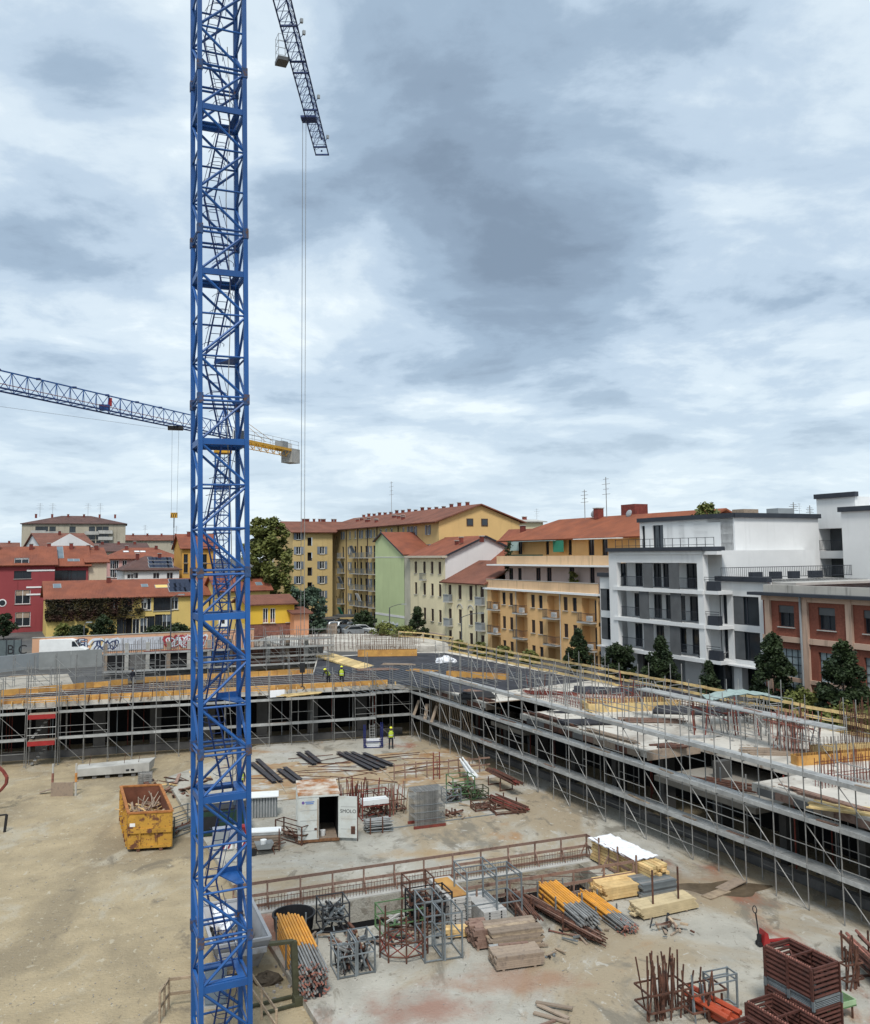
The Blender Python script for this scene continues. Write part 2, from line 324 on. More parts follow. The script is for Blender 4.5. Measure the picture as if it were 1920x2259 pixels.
# ================================================================ ground
RW0 = Vector((-2.4, 77.2, 0))                       # inner corner of the scaffolding
def RW(t, w, z=0.0): return RW0 + E2 * t + N2 * w + Vector((0, 0, z))
def FWp(t, w, z=0.0): return RW0 + A2 * t + B2 * w + Vector((0, 0, z))
def ground_mat(name, base, patches, bump=.35, bs_=9, tracks=None, spots=()):
    """patches: (colour, noise scale, lo, hi)"""
    m = mat(name, base, .92, .16, .55, bump=bump, bscale=bs_, bdist=.07)
    t = m.node_tree; ns = t.nodes; b = ns['Principled BSDF']
    g = ns.new('ShaderNodeNewGeometry'); src = b.inputs['Base Color'].links[0].from_socket
    for i, (c, s, lo, hi, w) in enumerate(patches):
        mpn = ns.new('ShaderNodeMapping'); mpn.inputs['Location'].default_value = (7.3 * i, 3.1 * i, 0); mpn.inputs['Rotation'].default_value = (0, 0, R(26)); mpn.inputs['Scale'].default_value = (1, .62, 1)
        t.links.new(g.outputs['Position'], mpn.inputs[0])
        n = ns.new('ShaderNodeTexNoise'); n.inputs['Scale'].default_value = s; n.inputs['Detail'].default_value = 7; n.inputs['Roughness'].default_value = .64; n.inputs['Distortion'].default_value = .6
        t.links.new(mpn.outputs[0], n.inputs['Vector'])
        r_ = ns.new('ShaderNodeMapRange'); r_.interpolation_type = 'SMOOTHSTEP'; r_.inputs[1].default_value = lo; r_.inputs[2].default_value = hi; r_.inputs[4].default_value = w
        t.links.new(n.outputs[0], r_.inputs[0])
        x = ns.new('ShaderNodeMix'); x.data_type = 'RGBA'; t.links.new(r_.outputs[0], x.inputs[0]); t.links.new(src, x.inputs[6]); x.inputs[7].default_value = (*c, 1); src = x.outputs[2]
    for (cx_, cy_, rx_, ry_, c, wgt) in spots:
        sb = ns.new('ShaderNodeVectorMath'); sb.operation = 'SUBTRACT'; t.links.new(g.outputs['Position'], sb.inputs[0]); sb.inputs[1].default_value = (cx_, cy_, 0)
        ml = ns.new('ShaderNodeVectorMath'); ml.operation = 'MULTIPLY'; t.links.new(sb.outputs[0], ml.inputs[0]); ml.inputs[1].default_value = (1 / rx_, 1 / ry_, 0)
        le = ns.new('ShaderNodeVectorMath'); le.operation = 'LENGTH'; t.links.new(ml.outputs[0], le.inputs[0])
        n = ns.new('ShaderNodeTexNoise'); n.inputs['Scale'].default_value = .7; n.inputs['Detail'].default_value = 7; n.inputs['Roughness'].default_value = .65; t.links.new(g.outputs['Position'], n.inputs['Vector'])
        ad_ = ns.new('ShaderNodeMath'); ad_.operation = 'MULTIPLY_ADD'; t.links.new(n.outputs[0], ad_.inputs[0]); ad_.inputs[1].default_value = 2.2; t.links.new(le.outputs['Value'], ad_.inputs[2])
        r_ = ns.new('ShaderNodeMapRange'); r_.interpolation_type = 'SMOOTHSTEP'; r_.inputs[1].default_value = 1.2; r_.inputs[2].default_value = 2.2; r_.inputs[3].default_value = wgt; r_.inputs[4].default_value = 0; t.links.new(ad_.outputs[0], r_.inputs[0])
        x = ns.new('ShaderNodeMix'); x.data_type = 'RGBA'; t.links.new(r_.outputs[0], x.inputs[0]); t.links.new(src, x.inputs[6]); x.inputs[7].default_value = (*c, 1); src = x.outputs[2]
    if tracks:
        # worn wheel tracks: wandering pairs of darker bands
        mpn = ns.new('ShaderNodeMapping'); mpn.inputs['Rotation'].default_value = (0, 0, R(tracks[0])); t.links.new(g.outputs['Position'], mpn.inputs[0])
        w = ns.new('ShaderNodeTexWave'); w.inputs['Scale'].default_value = .11; w.inputs['Distortion'].default_value = 9; w.inputs['Detail'].default_value = 3; w.inputs['Detail Scale'].default_value = .35; t.links.new(mpn.outputs[0], w.inputs['Vector'])
        n = ns.new('ShaderNodeTexNoise'); n.inputs['Scale'].default_value = .35; n.inputs['Detail'].default_value = 6; t.links.new(g.outputs['Position'], n.inputs['Vector'])
        r_ = ns.new('ShaderNodeMapRange'); r_.interpolation_type = 'SMOOTHSTEP'; r_.inputs[1].default_value = .8; r_.inputs[2].default_value = 1.0; r_.inputs[4].default_value = .3; t.links.new(w.outputs[0], r_.inputs[0])
        q_ = ns.new('ShaderNodeMath'); q_.operation = 'MULTIPLY'; t.links.new(r_.outputs[0], q_.inputs[0]); t.links.new(n.outputs[0], q_.inputs[1])
        x = ns.new('ShaderNodeMix'); x.data_type = 'RGBA'; t.links.new(q_.outputs[0], x.inputs[0]); t.links.new(src, x.inputs[6]); x.inputs[7].default_value = (*tracks[1], 1); src = x.outputs[2]
    t.links.new(src, b.inputs['Base Color']); return m
m_dirt = ground_mat('sandy dirt', (.355, .285, .18), [((.235, .19, .125), .16, .46, .62, .8), ((.40, .36, .28), .3, .53, .66, .75), ((.155, .13, .095), .5, .57, .68, .75), ((.46, .41, .31), 3.2, .6, .66, .7), ((.15, .125, .09), 5.5, .6, .67, .6), ((.42, .37, .28), 14, .6, .66, .5)], 1.0, 7, (72, (.20, .165, .115)))
m_yard = ground_mat('stained yard concrete', (.375, .355, .305), [((.31, .24, .15), .09, .46, .57, .8), ((.42, .41, .375), .17, .54, .63, .8), ((.33, .18, .075), .16, .58, .67, .7), ((.165, .15, .12), .33, .55, .64, .75), ((.27, .115, .07), .11, .59, .68, .85), ((.15, .13, .10), 1.1, .58, .66, .65), ((.47, .45, .40), 2.0, .6, .66, .6), ((.14, .12, .095), 6, .6, .66, .5)], .7, 10, spots=[(G(940, 2225, .25).x, G(940, 2225, .25).y, 2.6, 1.6, (.27, .13, .09), .75), (G(1130, 2165, .25).x, G(1130, 2165, .25).y, 3.4, 1.3, (.29, .16, .10), .7), (G(960, 1885, .25).x, G(960, 1885, .25).y, 3.5, 1.0, (.34, .22, .10), .6), (G(1120, 1690, .25).x - 3, G(1120, 1690, .25).y, 5, 4, (.30, .22, .13), .7), (G(1500, 1950, .25).x, G(1500, 1950, .25).y, 5, 2.5, (.27, .20, .13), .7)])
m_city = ground_mat('asphalt', (.075, .075, .075), [((.12, .115, .11), .2, .45, .65, .8), ((.16, .14, .11), .06, .5, .7, .6)], .15, 20)
m_earth = mat('earth bank', (.24, .19, .125), .95, .3, .8, bump=.5, bscale=6)
# yard floor, one sheet: sandy dirt
single('ground', [(-90, -20, 0), (60, -20, 0), (60, 110, 0), (-90, 110, 0)], [(0, 1, 2, 3)], m_dirt, kind='structure')
# concrete yard slab, slightly raised, edge runs past the crane's foot
yl = [Vector((-2.6, 27.6, 0)), G(603, 2110), G(548, 2020), Vector((-16.5, 57.5, 0)), Vector((-19.5, 64.0, 0)), Vector((-15, 74.5, 0)), RW(0, 2.2), RW(54, 2.2), RW(54, -14)]
# rectangular pit in the yard slab
PA = G(556, 2022); ang_p = R(21.5)
PX, PY = Vector((math.cos(ang_p), math.sin(ang_p), 0)), Vector((-math.sin(ang_p), math.cos(ang_p), 0))
def PT(a, b, z=.25): return PA + PX * a + PY * b + Vector((0, 0, z))
PLN, PWD = 16.4, 3.6
def yard_slab():
    bm = bmesh.new()
    outer = [bm.verts.new((p.x, p.y, .25)) for p in yl]
    inner = [bm.verts.new(PT(a, b)) for a, b in ((1.0, -PWD), (PLN, -PWD), (PLN, -.6), (1.0, -.6))]
    eds = [bm.edges.new((outer[i], outer[(i + 1) % len(outer)])) for i in range(len(outer))] + [bm.edges.new((inner[i], inner[(i + 1) % 4])) for i in range(4)]
    bmesh.ops.triangle_fill(bm, use_beauty=True, edges=eds)
    bmesh.ops.recalc_face_normals(bm, faces=bm.faces)
    for f in bm.faces:
        if f.normal.z < 0: f.normal_flip()
    for loop in (outer, inner):
        for i in range(len(loop)):
            a, b = loop[i], loop[(i + 1) % len(loop)]
            c = bm.verts.new((b.co.x, b.co.y, -.05 if loop is outer else -.75)); d = bm.verts.new((a.co.x, a.co.y, -.05 if loop is outer else -.75))
            bm.faces.new((a, b, c, d))
    me = bpy.data.meshes.new('yard_slab'); bm.to_mesh(me); me.materials.append(m_yard); return me
def pit_walls():
    c = [PT(a, b, 0) for a, b in ((.99, -PWD - .01), (PLN + .01, -PWD - .01), (PLN + .01, -.59), (.99, -.59))]; v = []; f = []
    for i in range(4):
        a, b = c[i], c[(i + 1) % 4]; n = len(v); v += [(a.x, a.y, -.75), (b.x, b.y, -.75), (b.x, b.y, -2.5), (a.x, a.y, -2.5)]; f.append((n, n + 1, n + 2, n + 3))
    return v, f
tag(obj('pavement', yard_slab()), kind='structure')
# (the pit must also cut through the dirt sheet below the slab: the sheet is laid around it)
def ring_sheet(name, outer, inner, z, m, wall_to=None, mw=None):
    bm = bmesh.new(); o = [bm.verts.new((p[0], p[1], z)) for p in outer]; i_ = [bm.verts.new((p[0], p[1], z)) for p in inner]
    eds = [bm.edges.new((l[k], l[(k + 1) % len(l)])) for l in (o, i_) for k in range(len(l))]
    bmesh.ops.triangle_fill(bm, use_beauty=True, edges=eds)
    for f in bm.faces:
        if f.normal.z < 0: f.normal_flip()
    if wall_to is not None:
        for k in range(len(i_)):
            a, b = i_[k], i_[(k + 1) % len(i_)]
            f = bm.faces.new((a, b, bm.verts.new((b.co.x, b.co.y, wall_to)), bm.verts.new((a.co.x, a.co.y, wall_to)))); f.material_index = 1
    me = bpy.data.meshes.new(name); bm.to_mesh(me); me.materials.append(m)
    if mw: me.materials.append(mw)
    return tag(obj(name, me), kind='structure')
bpy.data.objects.remove(bpy.data.objects['ground'])
pit = [PT(.98, -PWD - .02), PT(PLN + .02, -PWD - .02), PT(PLN + .02, -.58), PT(.98, -.58)]
ring_sheet('ground', [(-90, -20), (70, -20), (70, 120), (-90, 120)], [(p.x, p.y) for p in pit], 0.0, m_dirt)
single('pit_walls', *pit_walls(), K['dark'], kind='structure')  # near-black walls and floor hold the pit's shade in their colour
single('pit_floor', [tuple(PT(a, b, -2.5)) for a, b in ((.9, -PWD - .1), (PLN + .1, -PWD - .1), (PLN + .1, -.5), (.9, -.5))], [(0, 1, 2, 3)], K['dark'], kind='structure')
# streets around the dig, with the dig's banks
bk = [RW(70, 16.2), RW(-24, 16.2), G(700, 1452, GZ), G(560, 1478, GZ), G(400, 1492, GZ), G(-10, 1528, GZ), Vector((-75, 62, 0)), Vector((-62, -15, 0)), Vector((50, -15, 0))]
ring_sheet('street', [(-2500, -600), (2500, -600), (2500, 4000), (-2500, 4000)], [(p.x, p.y) for p in bk], GZ, m_city, -.1, m_earth)

# ================================================================ near tower crane
DM, SM = 28.0, 1.5
fl = V(442, 1222, DM)
MC = Matrix.Translation((fl.x, fl.y, 0)) @ Matrix.Rotation(R(24), 4, 'Z')
lean = Matrix.Translation((0, 0, CAMH)) @ Matrix.Rotation(R(-.87), 4, 'Y') @ Matrix.Translation((0, 0, -CAMH))
lean = Matrix.Translation((fl.x, fl.y, 0)) @ lean @ Matrix.Translation((-fl.x, -fl.y, 0))
T = Thing('tower_crane', 'tall blue lattice tower crane standing in front of the yard', 'tower crane', M=lean @ MC)
BAY, Z0 = 1.417, 15.47
zk = lambda k: Z0 + BAY * k
KLO, KHI = -11, 18
zb, zt = zk(KLO), zk(KHI) + .2
cor = [(0, 0), (SM, 0), (SM, SM), (0, SM)]
bl = K['blue']
kk = KLO
while kk < KHI:
    k2 = min(KHI, (kk // 4 + 1) * 4)
    for x, y in cor: T.box('leg_section', (x, y, (zk(kk) + zk(k2)) / 2 + .01), (.145, .145, zk(k2) - zk(kk)), bl)
    kk = k2
for k in range(KLO, KHI + 1):
    z = zk(k)
    thick = k % 4 == 3
    for i in range(4):
        a, b = cor[i], cor[(i + 1) % 4]
        r_ = .075 if thick else (.05 if k % 4 == 0 else .038)
        if thick: T.sq('platform_beam', (a[0], a[1], z), (b[0], b[1], z), .09, bl, h=.2)
        elif k % 4 == 0:
            for dz in (-.07, .07): T.rod('joint_bar', (a[0], a[1], z + dz), (b[0], b[1], z + dz), .042, bl)
        else: T.rod('horizontal_bar', (a[0], a[1], z), (b[0], b[1], z), .036, bl)
    if k % 4 == 0:
        for x, y in cor: T.box('joint_sleeve', (x, y, z), (.19, .19, .34), K['bluerust'])
    if k < KHI:
        for i in range(4):
            a, b = cor[i], cor[(i + 1) % 4]
            if i in (1, 2): a, b = b, a
            if i == 1 or i == 3: pass
            lo_left = (k % 2 == 0)      # at even nodes the zigzag meets the right leg
            p, q = ((b, a) if lo_left else (a, b))
            if i == 1: p, q = ((cor[1], cor[2]) if lo_left else (cor[2], cor[1]))
            if i == 3: p, q = ((cor[0], cor[3]) if lo_left else (cor[3], cor[0]))
            T.rod('diagonal_bar', (p[0], p[1], z + .04), (q[0], q[1], z + BAY - .04), .047, bl)
# landings, ladders and hoops
for k in range(KLO, KHI - 1):
    z = zk(k)
    if k % 4 == 3:
        v, f = [], []
        o = [(.1, .1), (SM - .1, .1), (SM - .1, SM - .1), (.1, SM - .1)]; inn = [(.25, .3), (1.2, .3), (1.2, 1.2), (.25, 1.2)]
        for zq in (z + .06, z + .1):
            v += [(x, y, zq) for x, y in o] + [(x, y, zq) for x, y in inn]
        for i in range(4):
            j = (i + 1) % 4; f += [(i, j, 4 + j, 4 + i)[::-1], (8 + i, 8 + j, 12 + j, 12 + i), (i, j, 8 + j, 8 + i), (4 + i, 12 + i, 12 + j, 4 + j)]
        T.mesh('landing', v, f, bl)
    if k in (-7, -3, 5):
        T.mesh('half_landing', *prism([(SM - .75, SM - .12), (SM - .1, SM - .12), (SM - .1, .25), (SM - .35, .25)], z + .04, z + .08), bl)
        T.box('kick_plate', (SM - .42, SM - .1, z + .14), (.66, .02, .2), bl)
    if k % 2 == 1:
        s_ = 1 if (k // 2) % 2 == 0 else -1
        xa, xb = .75 - .28 * s_, .75 + .28 * s_
        la = T.sq('ladder', (xa - .17, .95, z), (xb - .17, .95, z + 2 * BAY), .05, K['navy'], h=.05)
        T.sq('ladder_rail', (xa + .17, .95, z), (xb + .17, .95, z + 2 * BAY), .05, K['navy'], h=.05, parent=la)
        rb = MB()
        for j in range(10):
            t = (j + .5) / 10; xx = xa + (xb - xa) * t; zz_ = z + 2 * BAY * t; rb.rod((xx - .17, .95, zz_), (xx + .17, .95, zz_), .013)
        T.mb('rungs', rb, K['navy'], parent=la)
        hb = MB()
        for j in range(1, 5):
            t = j / 5; xx = xa + (xb - xa) * t; zz_ = z + 2 * BAY * t
            pts = [(xx + .36 * math.cos(a_), .95 - .62 * math.sin(a_), zz_) for a_ in [math.pi * q / 6 for q in range(7)]]
            for q in range(6): hb.rod(pts[q], pts[q + 1], .011, 4)
        for a_ in (R(45), R(135)):
            hb.rod((xa + .36 * math.cos(a_), .95 - .62 * math.sin(a_), z + .4), (xb + .36 * math.cos(a_), .95 - .62 * math.sin(a_), z + 2 * BAY), .01, 4)
        T.mb('safety_hoops', hb, K['navy'], parent=la)
# loose power cable down the mast
cb = MB(); pp = None
for j in range(60):
    z = 33.5 - j * .42; q = (.98 + .06 * math.sin(j * .35), .25 + .06 * math.cos(j * .5), z)
    if pp: cb.rod(pp, q, .014, 4)
    pp = q
T.mb('power_cable', cb, K['galv'])
# crane head: slewing ring, cab, jib, counter-jib
JZ = 43.2
T.put('slewing_ring', rawmesh('ring', *cylv(16), bl), Matrix.Translation((.75, .75, zt - .1)) @ Matrix.Diagonal((1.1, 1.1, 1.0, 1)))
jt = V(711, 341, 61.0)              # tip of the jib
hub = (T.M @ Vector((.75, .75, JZ)))
JZ = jt.z
hub = T.M @ Vector((.75, .75, jt.z)); jd = (Vector((jt.x, jt.y, 0)) - Vector((hub.x, hub.y, 0))); JL = jd.length; jd.normalize()
js = Vector((jd.y, -jd.x, 0))
def J(a, s, h):                      # along the jib, sideways, up -> crane-local
    return T.Mi @ (Vector((hub.x, hub.y, jt.z)) + jd * a + js * s + Vector((0, 0, h)))
T.box('turntable', (.75, .75, zt + 1.2), (1.7, 1.7, 1.0), bl)
T.box('tower_head', (.75, .75, (zt + 1.5 + jt.z + 1.6) / 2), (.9, .9, jt.z + 1.6 - zt - 1.5), K['navy'])
JW, JH = .46, .95
dk = K['navy']
jb_ = MB()
for a in range(0, int(JL / .95)):
    a0 = a * .95; a1 = min(JL, a0 + .95); am = (a0 + a1) / 2
    for s in (-1, 1):
        jb_.rod(J(a0, s * JW, 0), J(am, 0, JH), .022, 4); jb_.rod(J(a1, s * JW, 0), J(am, 0, JH), .022, 4)
        jb_.rod(J(a0, s * JW, 0), J(a1, -s * JW, 0), .014, 4) if s == 1 else None
    jb_.rod(J(a0, -JW, 0), J(a0, JW, 0), .02, 4)
T.mb('jib_lacing', jb_, dk, kind='stuff')
for s in (-1, 1): T.sq('jib_chord', J(-1, s * JW, 0), J(JL, s * JW, 0), .07, dk)
T.sq('jib_chord', J(-1, 0, JH), J(JL - .4, 0, JH), .08, dk)
for a in (JL, JL - 1.2, JL - 6.4, JL - 10.8, JL - 12.0, JL - 15.5): T.sq('jib_frame', J(a, -JW - .04, 0), J(a, JW + .04, 0), .1, dk)
T.box('jib_end_plate', J(JL - .35, 0, .12), (.1, .1, .1), dk)
for a, s in ((JL - 2.0, .62), (JL - 7.4, .64), (JL - 14.3, .66), (JL - 15.4, .68)): T.box('jib_lamp', J(a, s, .35), (.16, .16, .22), K['greymat']); T.rod('lamp_bracket', J(a, JW - .05, 0), J(a, s, .3), .02, dk, 4)
# rope guide walkway and basket
bx_ = MB()
bc = J(JL - 12.4, -JW - .42, -.1)
for dx in (-.28, .28):
    for dy in (-.35, .35):
        bx_.rod(bc + Vector((dx, dy, 0)), bc + Vector((dx, dy, 1.35)), .016, 4)
for h in (.5, .95, 1.35):
    for a, b in (((-.28, -.35), (.28, -.35)), ((.28, -.35), (.28, .35)), ((.28, .35), (-.28, .35)), ((-.28, .35), (-.28, -.35))):
        bx_.rod(bc + Vector((*a, h)), bc + Vector((*b, h)), .014, 4)
bk_ = T.mb('inspection_basket', bx_, K['greymat'])
T.box('basket_tray', bc + Vector((0, 0, -.12)), (.66, .8, .22), K['anthm'], parent=None)
# counter-jib behind
for s in (-1, 1): T.sq('counter_jib_beam', J(-.8, s * .5, .1), J(-13, s * .5, .1), .16, bl, h=.3)
for a in range(2, 13, 2): T.sq('counter_jib_beam', J(-a, -.5, .1), J(-a, .5, .1), .1, bl)
T.box('counterweight', J(-11.8, 0, -.6), (1.4, 1.6, 2.0), K['conc'])
# hoist rope with its hook block
ha = JL - 5.2
hp = V(669, 1000, (Vector((hub.x, hub.y, 0)) + jd * ha).y)
hb_z = V(667, 1500, hp.y).z
H_ = Thing('hoist_hook', 'thin hoist rope with dark hook block hanging from the near crane jib', 'crane hook', (hp.x, hp.y, hb_z))
H_.rod('hoist_rope', (-.11, 0, 1.0), (-.11, 0, jt.z - hb_z), .018, K['galv'], 4)
H_.rod('hoist_rope', (.11, 0, 1.0), (.11, 0, jt.z - hb_z), .018, K['galv'], 4)
hk = H_.box('hook_block', (0, 0, .75), (.3, .18, .6), K['black'])
H_.rod('shank', (0, 0, -.4), (0, 0, .5), .035, K['black'], parent=hk)
hm = MB(); prev = None
for i in range(9):
    a_ = R(-90 + i * 30); q = (.12 * math.cos(a_), 0, -.52 + .12 * math.sin(a_))
    if prev: hm.rod(prev, q, .03)
    prev = q
H_.mb('hook', hm, K['black'], parent=hk)
H_.box('trolley', (.3, 0, jt.z - hb_z + .0), (1.0, .8, .14), dk)

# ================================================================ far tower crane
cB = HZ(489, 95)
T = Thing('tower_crane', 'distant blue tower crane seen through the near mast, with yellow counter-jib', 'tower crane', (cB.x, cB.y, 0), R(16))
wB = .78
zB = 27.2
lx = [(-wB, -wB), (wB, -wB), (wB, wB), (-wB, wB)]
for x, y in lx: T.box('leg', (x, y, zB / 2), (.15, .15, zB), bl)
d_ = MB()
k = 0; z = 0.2
while z < zB - 1.3:
    for i in range(4):
        a, b = lx[i], lx[(i + 1) % 4]
        d_.rod((*a, z), (*b, z), .04, 4); p, q = (a, b) if (k + i) % 2 == 0 else (b, a); d_.rod((*p, z), (*q, z + 1.35), .045, 4)
    z += 1.35; k += 1
T.mb('mast_lacing', d_, bl, kind='stuff')
for z in (7.5, 13.0, 18.5, 23.6): T.box('landing', (0, 0, z), (1.9, 1.9, .12), bl)
for s in (-.2, .2): T.sq('ladder_rail', (s, .3, .5), (s, .3, zB), .05, K['navy'])
T.mesh('yellow_collar', [(x * 1.2, y * 1.2, z) for z in (zB, zB + .6) for x, y in lx], [(0, 1, 5, 4), (1, 2, 6, 5), (2, 3, 7, 6), (3, 0, 4, 7), (4, 5, 6, 7), (3, 2, 1, 0)], K['yellow'])
cs = T.box('cab', (1.6, -1.2, zB + 1.6), (1.2, 1.7, 2.0), K['white']); T.box('cab_window', (1.6, -2.07, zB + 1.7), (1.1, .04, 1.2), K['glass'], parent=cs)
o_ = T.box('notice_plate', (.2, -wB - .12, V(493, 1372, 94).z), (.9, .04, 1.0), K['white']); T.box('notice_symbol', (.22, -wB - .145, V(493, 1372, 94).z), (.3, .012, .4), K['black'], parent=o_)
zj = V(489, 962, 95).z
xl = V(0, 857, 67.2); jdir = (Vector((xl.x, xl.y, 0)) - Vector((cB.x, cB.y, 0))).normalized(); jside = Vector((-jdir.y, jdir.x, 0))
def J2(a, s, h): return T.Mi @ (Vector((cB.x, cB.y, zj)) + jdir * a + jside * s + Vector((0, 0, h)))
JL2 = 46
for s in (-.6, .6): T.sq('jib_chord', J2(-2, s, 0), J2(JL2, s, 0), .12, dk)
T.sq('jib_chord', J2(-1, 0, 1.5), J2(JL2, 0, 1.5), .1, bl)
jl_ = MB(); st = 1.55
for i in range(int(JL2 / st)):
    a0 = i * st; a1 = a0 + st; am = a0 + st / 2
    for s in (-.6, .6): jl_.rod(J2(a0, s, 0), J2(am, 0, 1.5), .032, 4); jl_.rod(J2(a1, s, 0), J2(am, 0, 1.5), .032, 4)
    jl_.rod(J2(a0, -.6, 0), J2(a0, .6, 0), .03, 4); jl_.rod(J2(a0, -.6, 0), J2(a1, .6, 0), .025, 4)
T.mb('jib_lacing', jl_, bl, kind='stuff')
for a in (10.6, 14, 18, 22, 26, 30): T.box('jib_splice', J2(a, 0, 1.52), (.35, .35, .14), dk)
rl_ = T.rod('jib_guard_rail', J2(4, .5, .35), J2(40, .5, .35), .03, K['redrust'], 4)
T.box('jib_motor', J2(18.3, 0, .35), (.9, .7, .45), dk); T.box('jib_beacon', J2(17.6, 0, .95), (.3, .3, .75), K['red'])
tpos = V(357, 944, 83).copy(); ta = (Vector((tpos.x, tpos.y, 0)) - Vector((cB.x, cB.y, 0))).dot(jdir)
ta = 8.2
T.box('trolley', J2(ta, 0, -.2), (1.5, 1.3, .3), K['black'])
T.rod('jib_cable', J2(ta, .2, -.45), J2(42, .2, -1.9), .012, K['galv'], 4)
# A-frame and counter-jib (yellow) with ballast
for s in (-.5, .5):
    T.sq('apex_leg', J2(1.2, s, 0), J2(-.3, 0, 3.3), .12, bl); T.sq('apex_leg', J2(-1.4, s, 0), J2(-.3, 0, 3.3), .12, bl)
    T.rod('tie_bar', J2(-.3, 0, 3.3), J2(-9.5, s, .5), .03, K['yellow'], 4)
    T.sq('counter_jib_beam', J2(-1, s * 1.3, -.1), J2(-15.4, s * 1.3, -.1), .14, K['yellow'], h=.3)
    for z_ in (.6, 1.05): T.rod('counter_jib_rail', J2(-2, s * 1.6, z_), J2(-15.2, s * 1.6, z_), .02, K['galv'], 4)
    for a in range(3, 16, 2): T.rod('rail_post', J2(-a, s * 1.6, 0), J2(-a, s * 1.6, 1.05), .02, K['galv'], 4)
cl_ = MB()
for i in range(9):
    a0 = -1.5 - i * 1.5
    for s in (-.65, .65): cl_.rod(J2(a0, s, -.1), J2(a0 - .75, s * .6, -.85), .04, 4); cl_.rod(J2(a0 - 1.5, s, -.1), J2(a0 - .75, s * .6, -.85), .04, 4)
    cl_.rod(J2(a0 - .75, 0, -.85), J2(a0 - 2.25, 0, -.85), .05, 4); cl_.rod(J2(a0, -.65, -.1), J2(a0 - 1.5, .65, -.1), .04, 4)
T.mb('counter_jib_lacing', cl_, K['yellow'], kind='stuff')
ang_j = math.atan2(jdir.y, jdir.x) - R(16)
T.box('counterweight', J2(-14.5, 0, -.75), (2.0, 1.5, 1.75), K['conc'], rz=ang_j)
nb_ = T.box('ballast_sign', J2(-14.6, -.9, .65), (3.4, .08, .85), K['white'], rz=ang_j)
T.box('winch', J2(-12.3, 0, .45), (1.3, 1.1, .8), K['greymat'], rz=ang_j)
tw = T.M @ J2(ta, 0, 0)
bz = V(357, 1160, tw.y).z
H2 = Thing('hook_block', 'yellow and black striped hook block hanging from the distant crane', 'crane hook', (tw.x, tw.y, bz))
ht = V(357, 1137, tw.y).z - bz
for s in (-.28, .28): H2.rod('hoist_rope', (s, 0, ht), (s * 1.2, 0, zj - bz - .2), .014, K['galv'], 4)
bb = H2.box('block', (0, 0, ht), (.62, .3, .52), K['yellow'])
for i in range(3): H2.box('black_stripe', (-.2 + .2 * i, -.155, ht), (.09, .012, .5), K['black'], ry=R(15), parent=bb)
H2.rod('hook_shank', (0, 0, -.2), (0, 0, ht - .2), .05, K['black'], parent=bb)
H2.rod('lifting_chain', (0, 0, -2.6), (0, 0, -.2), .03, K['black'], 4)

# ================================================================ new building: slabs, columns, walls
slab = [FWp(-48, 1.35), FWp(0, 1.35) , RW(1.2, 1.3), RW(56, 1.3), RW(56, 15.6), RW(-20, 15.6), G(858, 1440, SZ), G(700, 1450, SZ), G(690, 1486, SZ), G(400, 1502, SZ), G(0, 1538, SZ), FWp(-48, 9.5)]
# front slab edge of the right wing is notched where bays are not yet cast
BLD = Thing('unfinished_building', 'unfinished concrete floor of the new building around the yard', 'building', (0, 0, 0))
def polyslab(pts, z0, z1, m, name='floor_slab'):
    bm = bmesh.new(); t_ = [bm.verts.new((p[0], p[1], z1)) for p in pts]; b_ = [bm.verts.new((p[0], p[1], z0)) for p in pts]
    n = len(pts); f1 = bm.faces.new(t_); f2 = bm.faces.new(list(reversed(b_)))
    for i in range(n): bm.faces.new((t_[i], b_[i], b_[(i + 1) % n], t_[(i + 1) % n]))
    bmesh.ops.triangulate(bm, faces=[f1, f2]); bmesh.ops.recalc_face_normals(bm, faces=bm.faces)
    me = bpy.data.meshes.new(name); bm.to_mesh(me); me.materials.append(m); return BLD.put(name, me)
# notches (open bays) along the right wing: t0, t1, depth
notch = [(11.2, 16.0, 4.6), (29.8, 37.5, 5.2)]
rwf = [(1.2, 1.3)]
for a, b, d in notch: rwf += [(a, 1.3), (a, d), (b, d), (b, 1.3)]
rwf += [(56, 1.3)]
main = [FWp(-48, 1.35), FWp(-1.3, 1.35)] + [RW(t, w) for t, w in rwf] + [RW(56, 15.6), RW(-22, 15.6), G(858, 1440, SZ), G(700, 1450, SZ), G(690, 1486, SZ), G(400, 1502, SZ), G(0, 1538, SZ), FWp(-48, 9.5)]
polyslab(main, SZ - .38, SZ, K['slabw'])
for a, b, d in notch:      # half-height landing seen through each open bay
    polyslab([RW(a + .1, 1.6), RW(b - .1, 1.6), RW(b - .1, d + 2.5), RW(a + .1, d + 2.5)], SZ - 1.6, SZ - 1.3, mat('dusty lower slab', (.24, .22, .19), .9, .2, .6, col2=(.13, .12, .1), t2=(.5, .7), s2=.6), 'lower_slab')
    polyslab([RW(a - .12, 1.28), RW(a + .02, 1.28), RW(a + .02, d), RW(a - .12, d)], SZ - .5, SZ + .05, K['woodg'], 'edge_board')
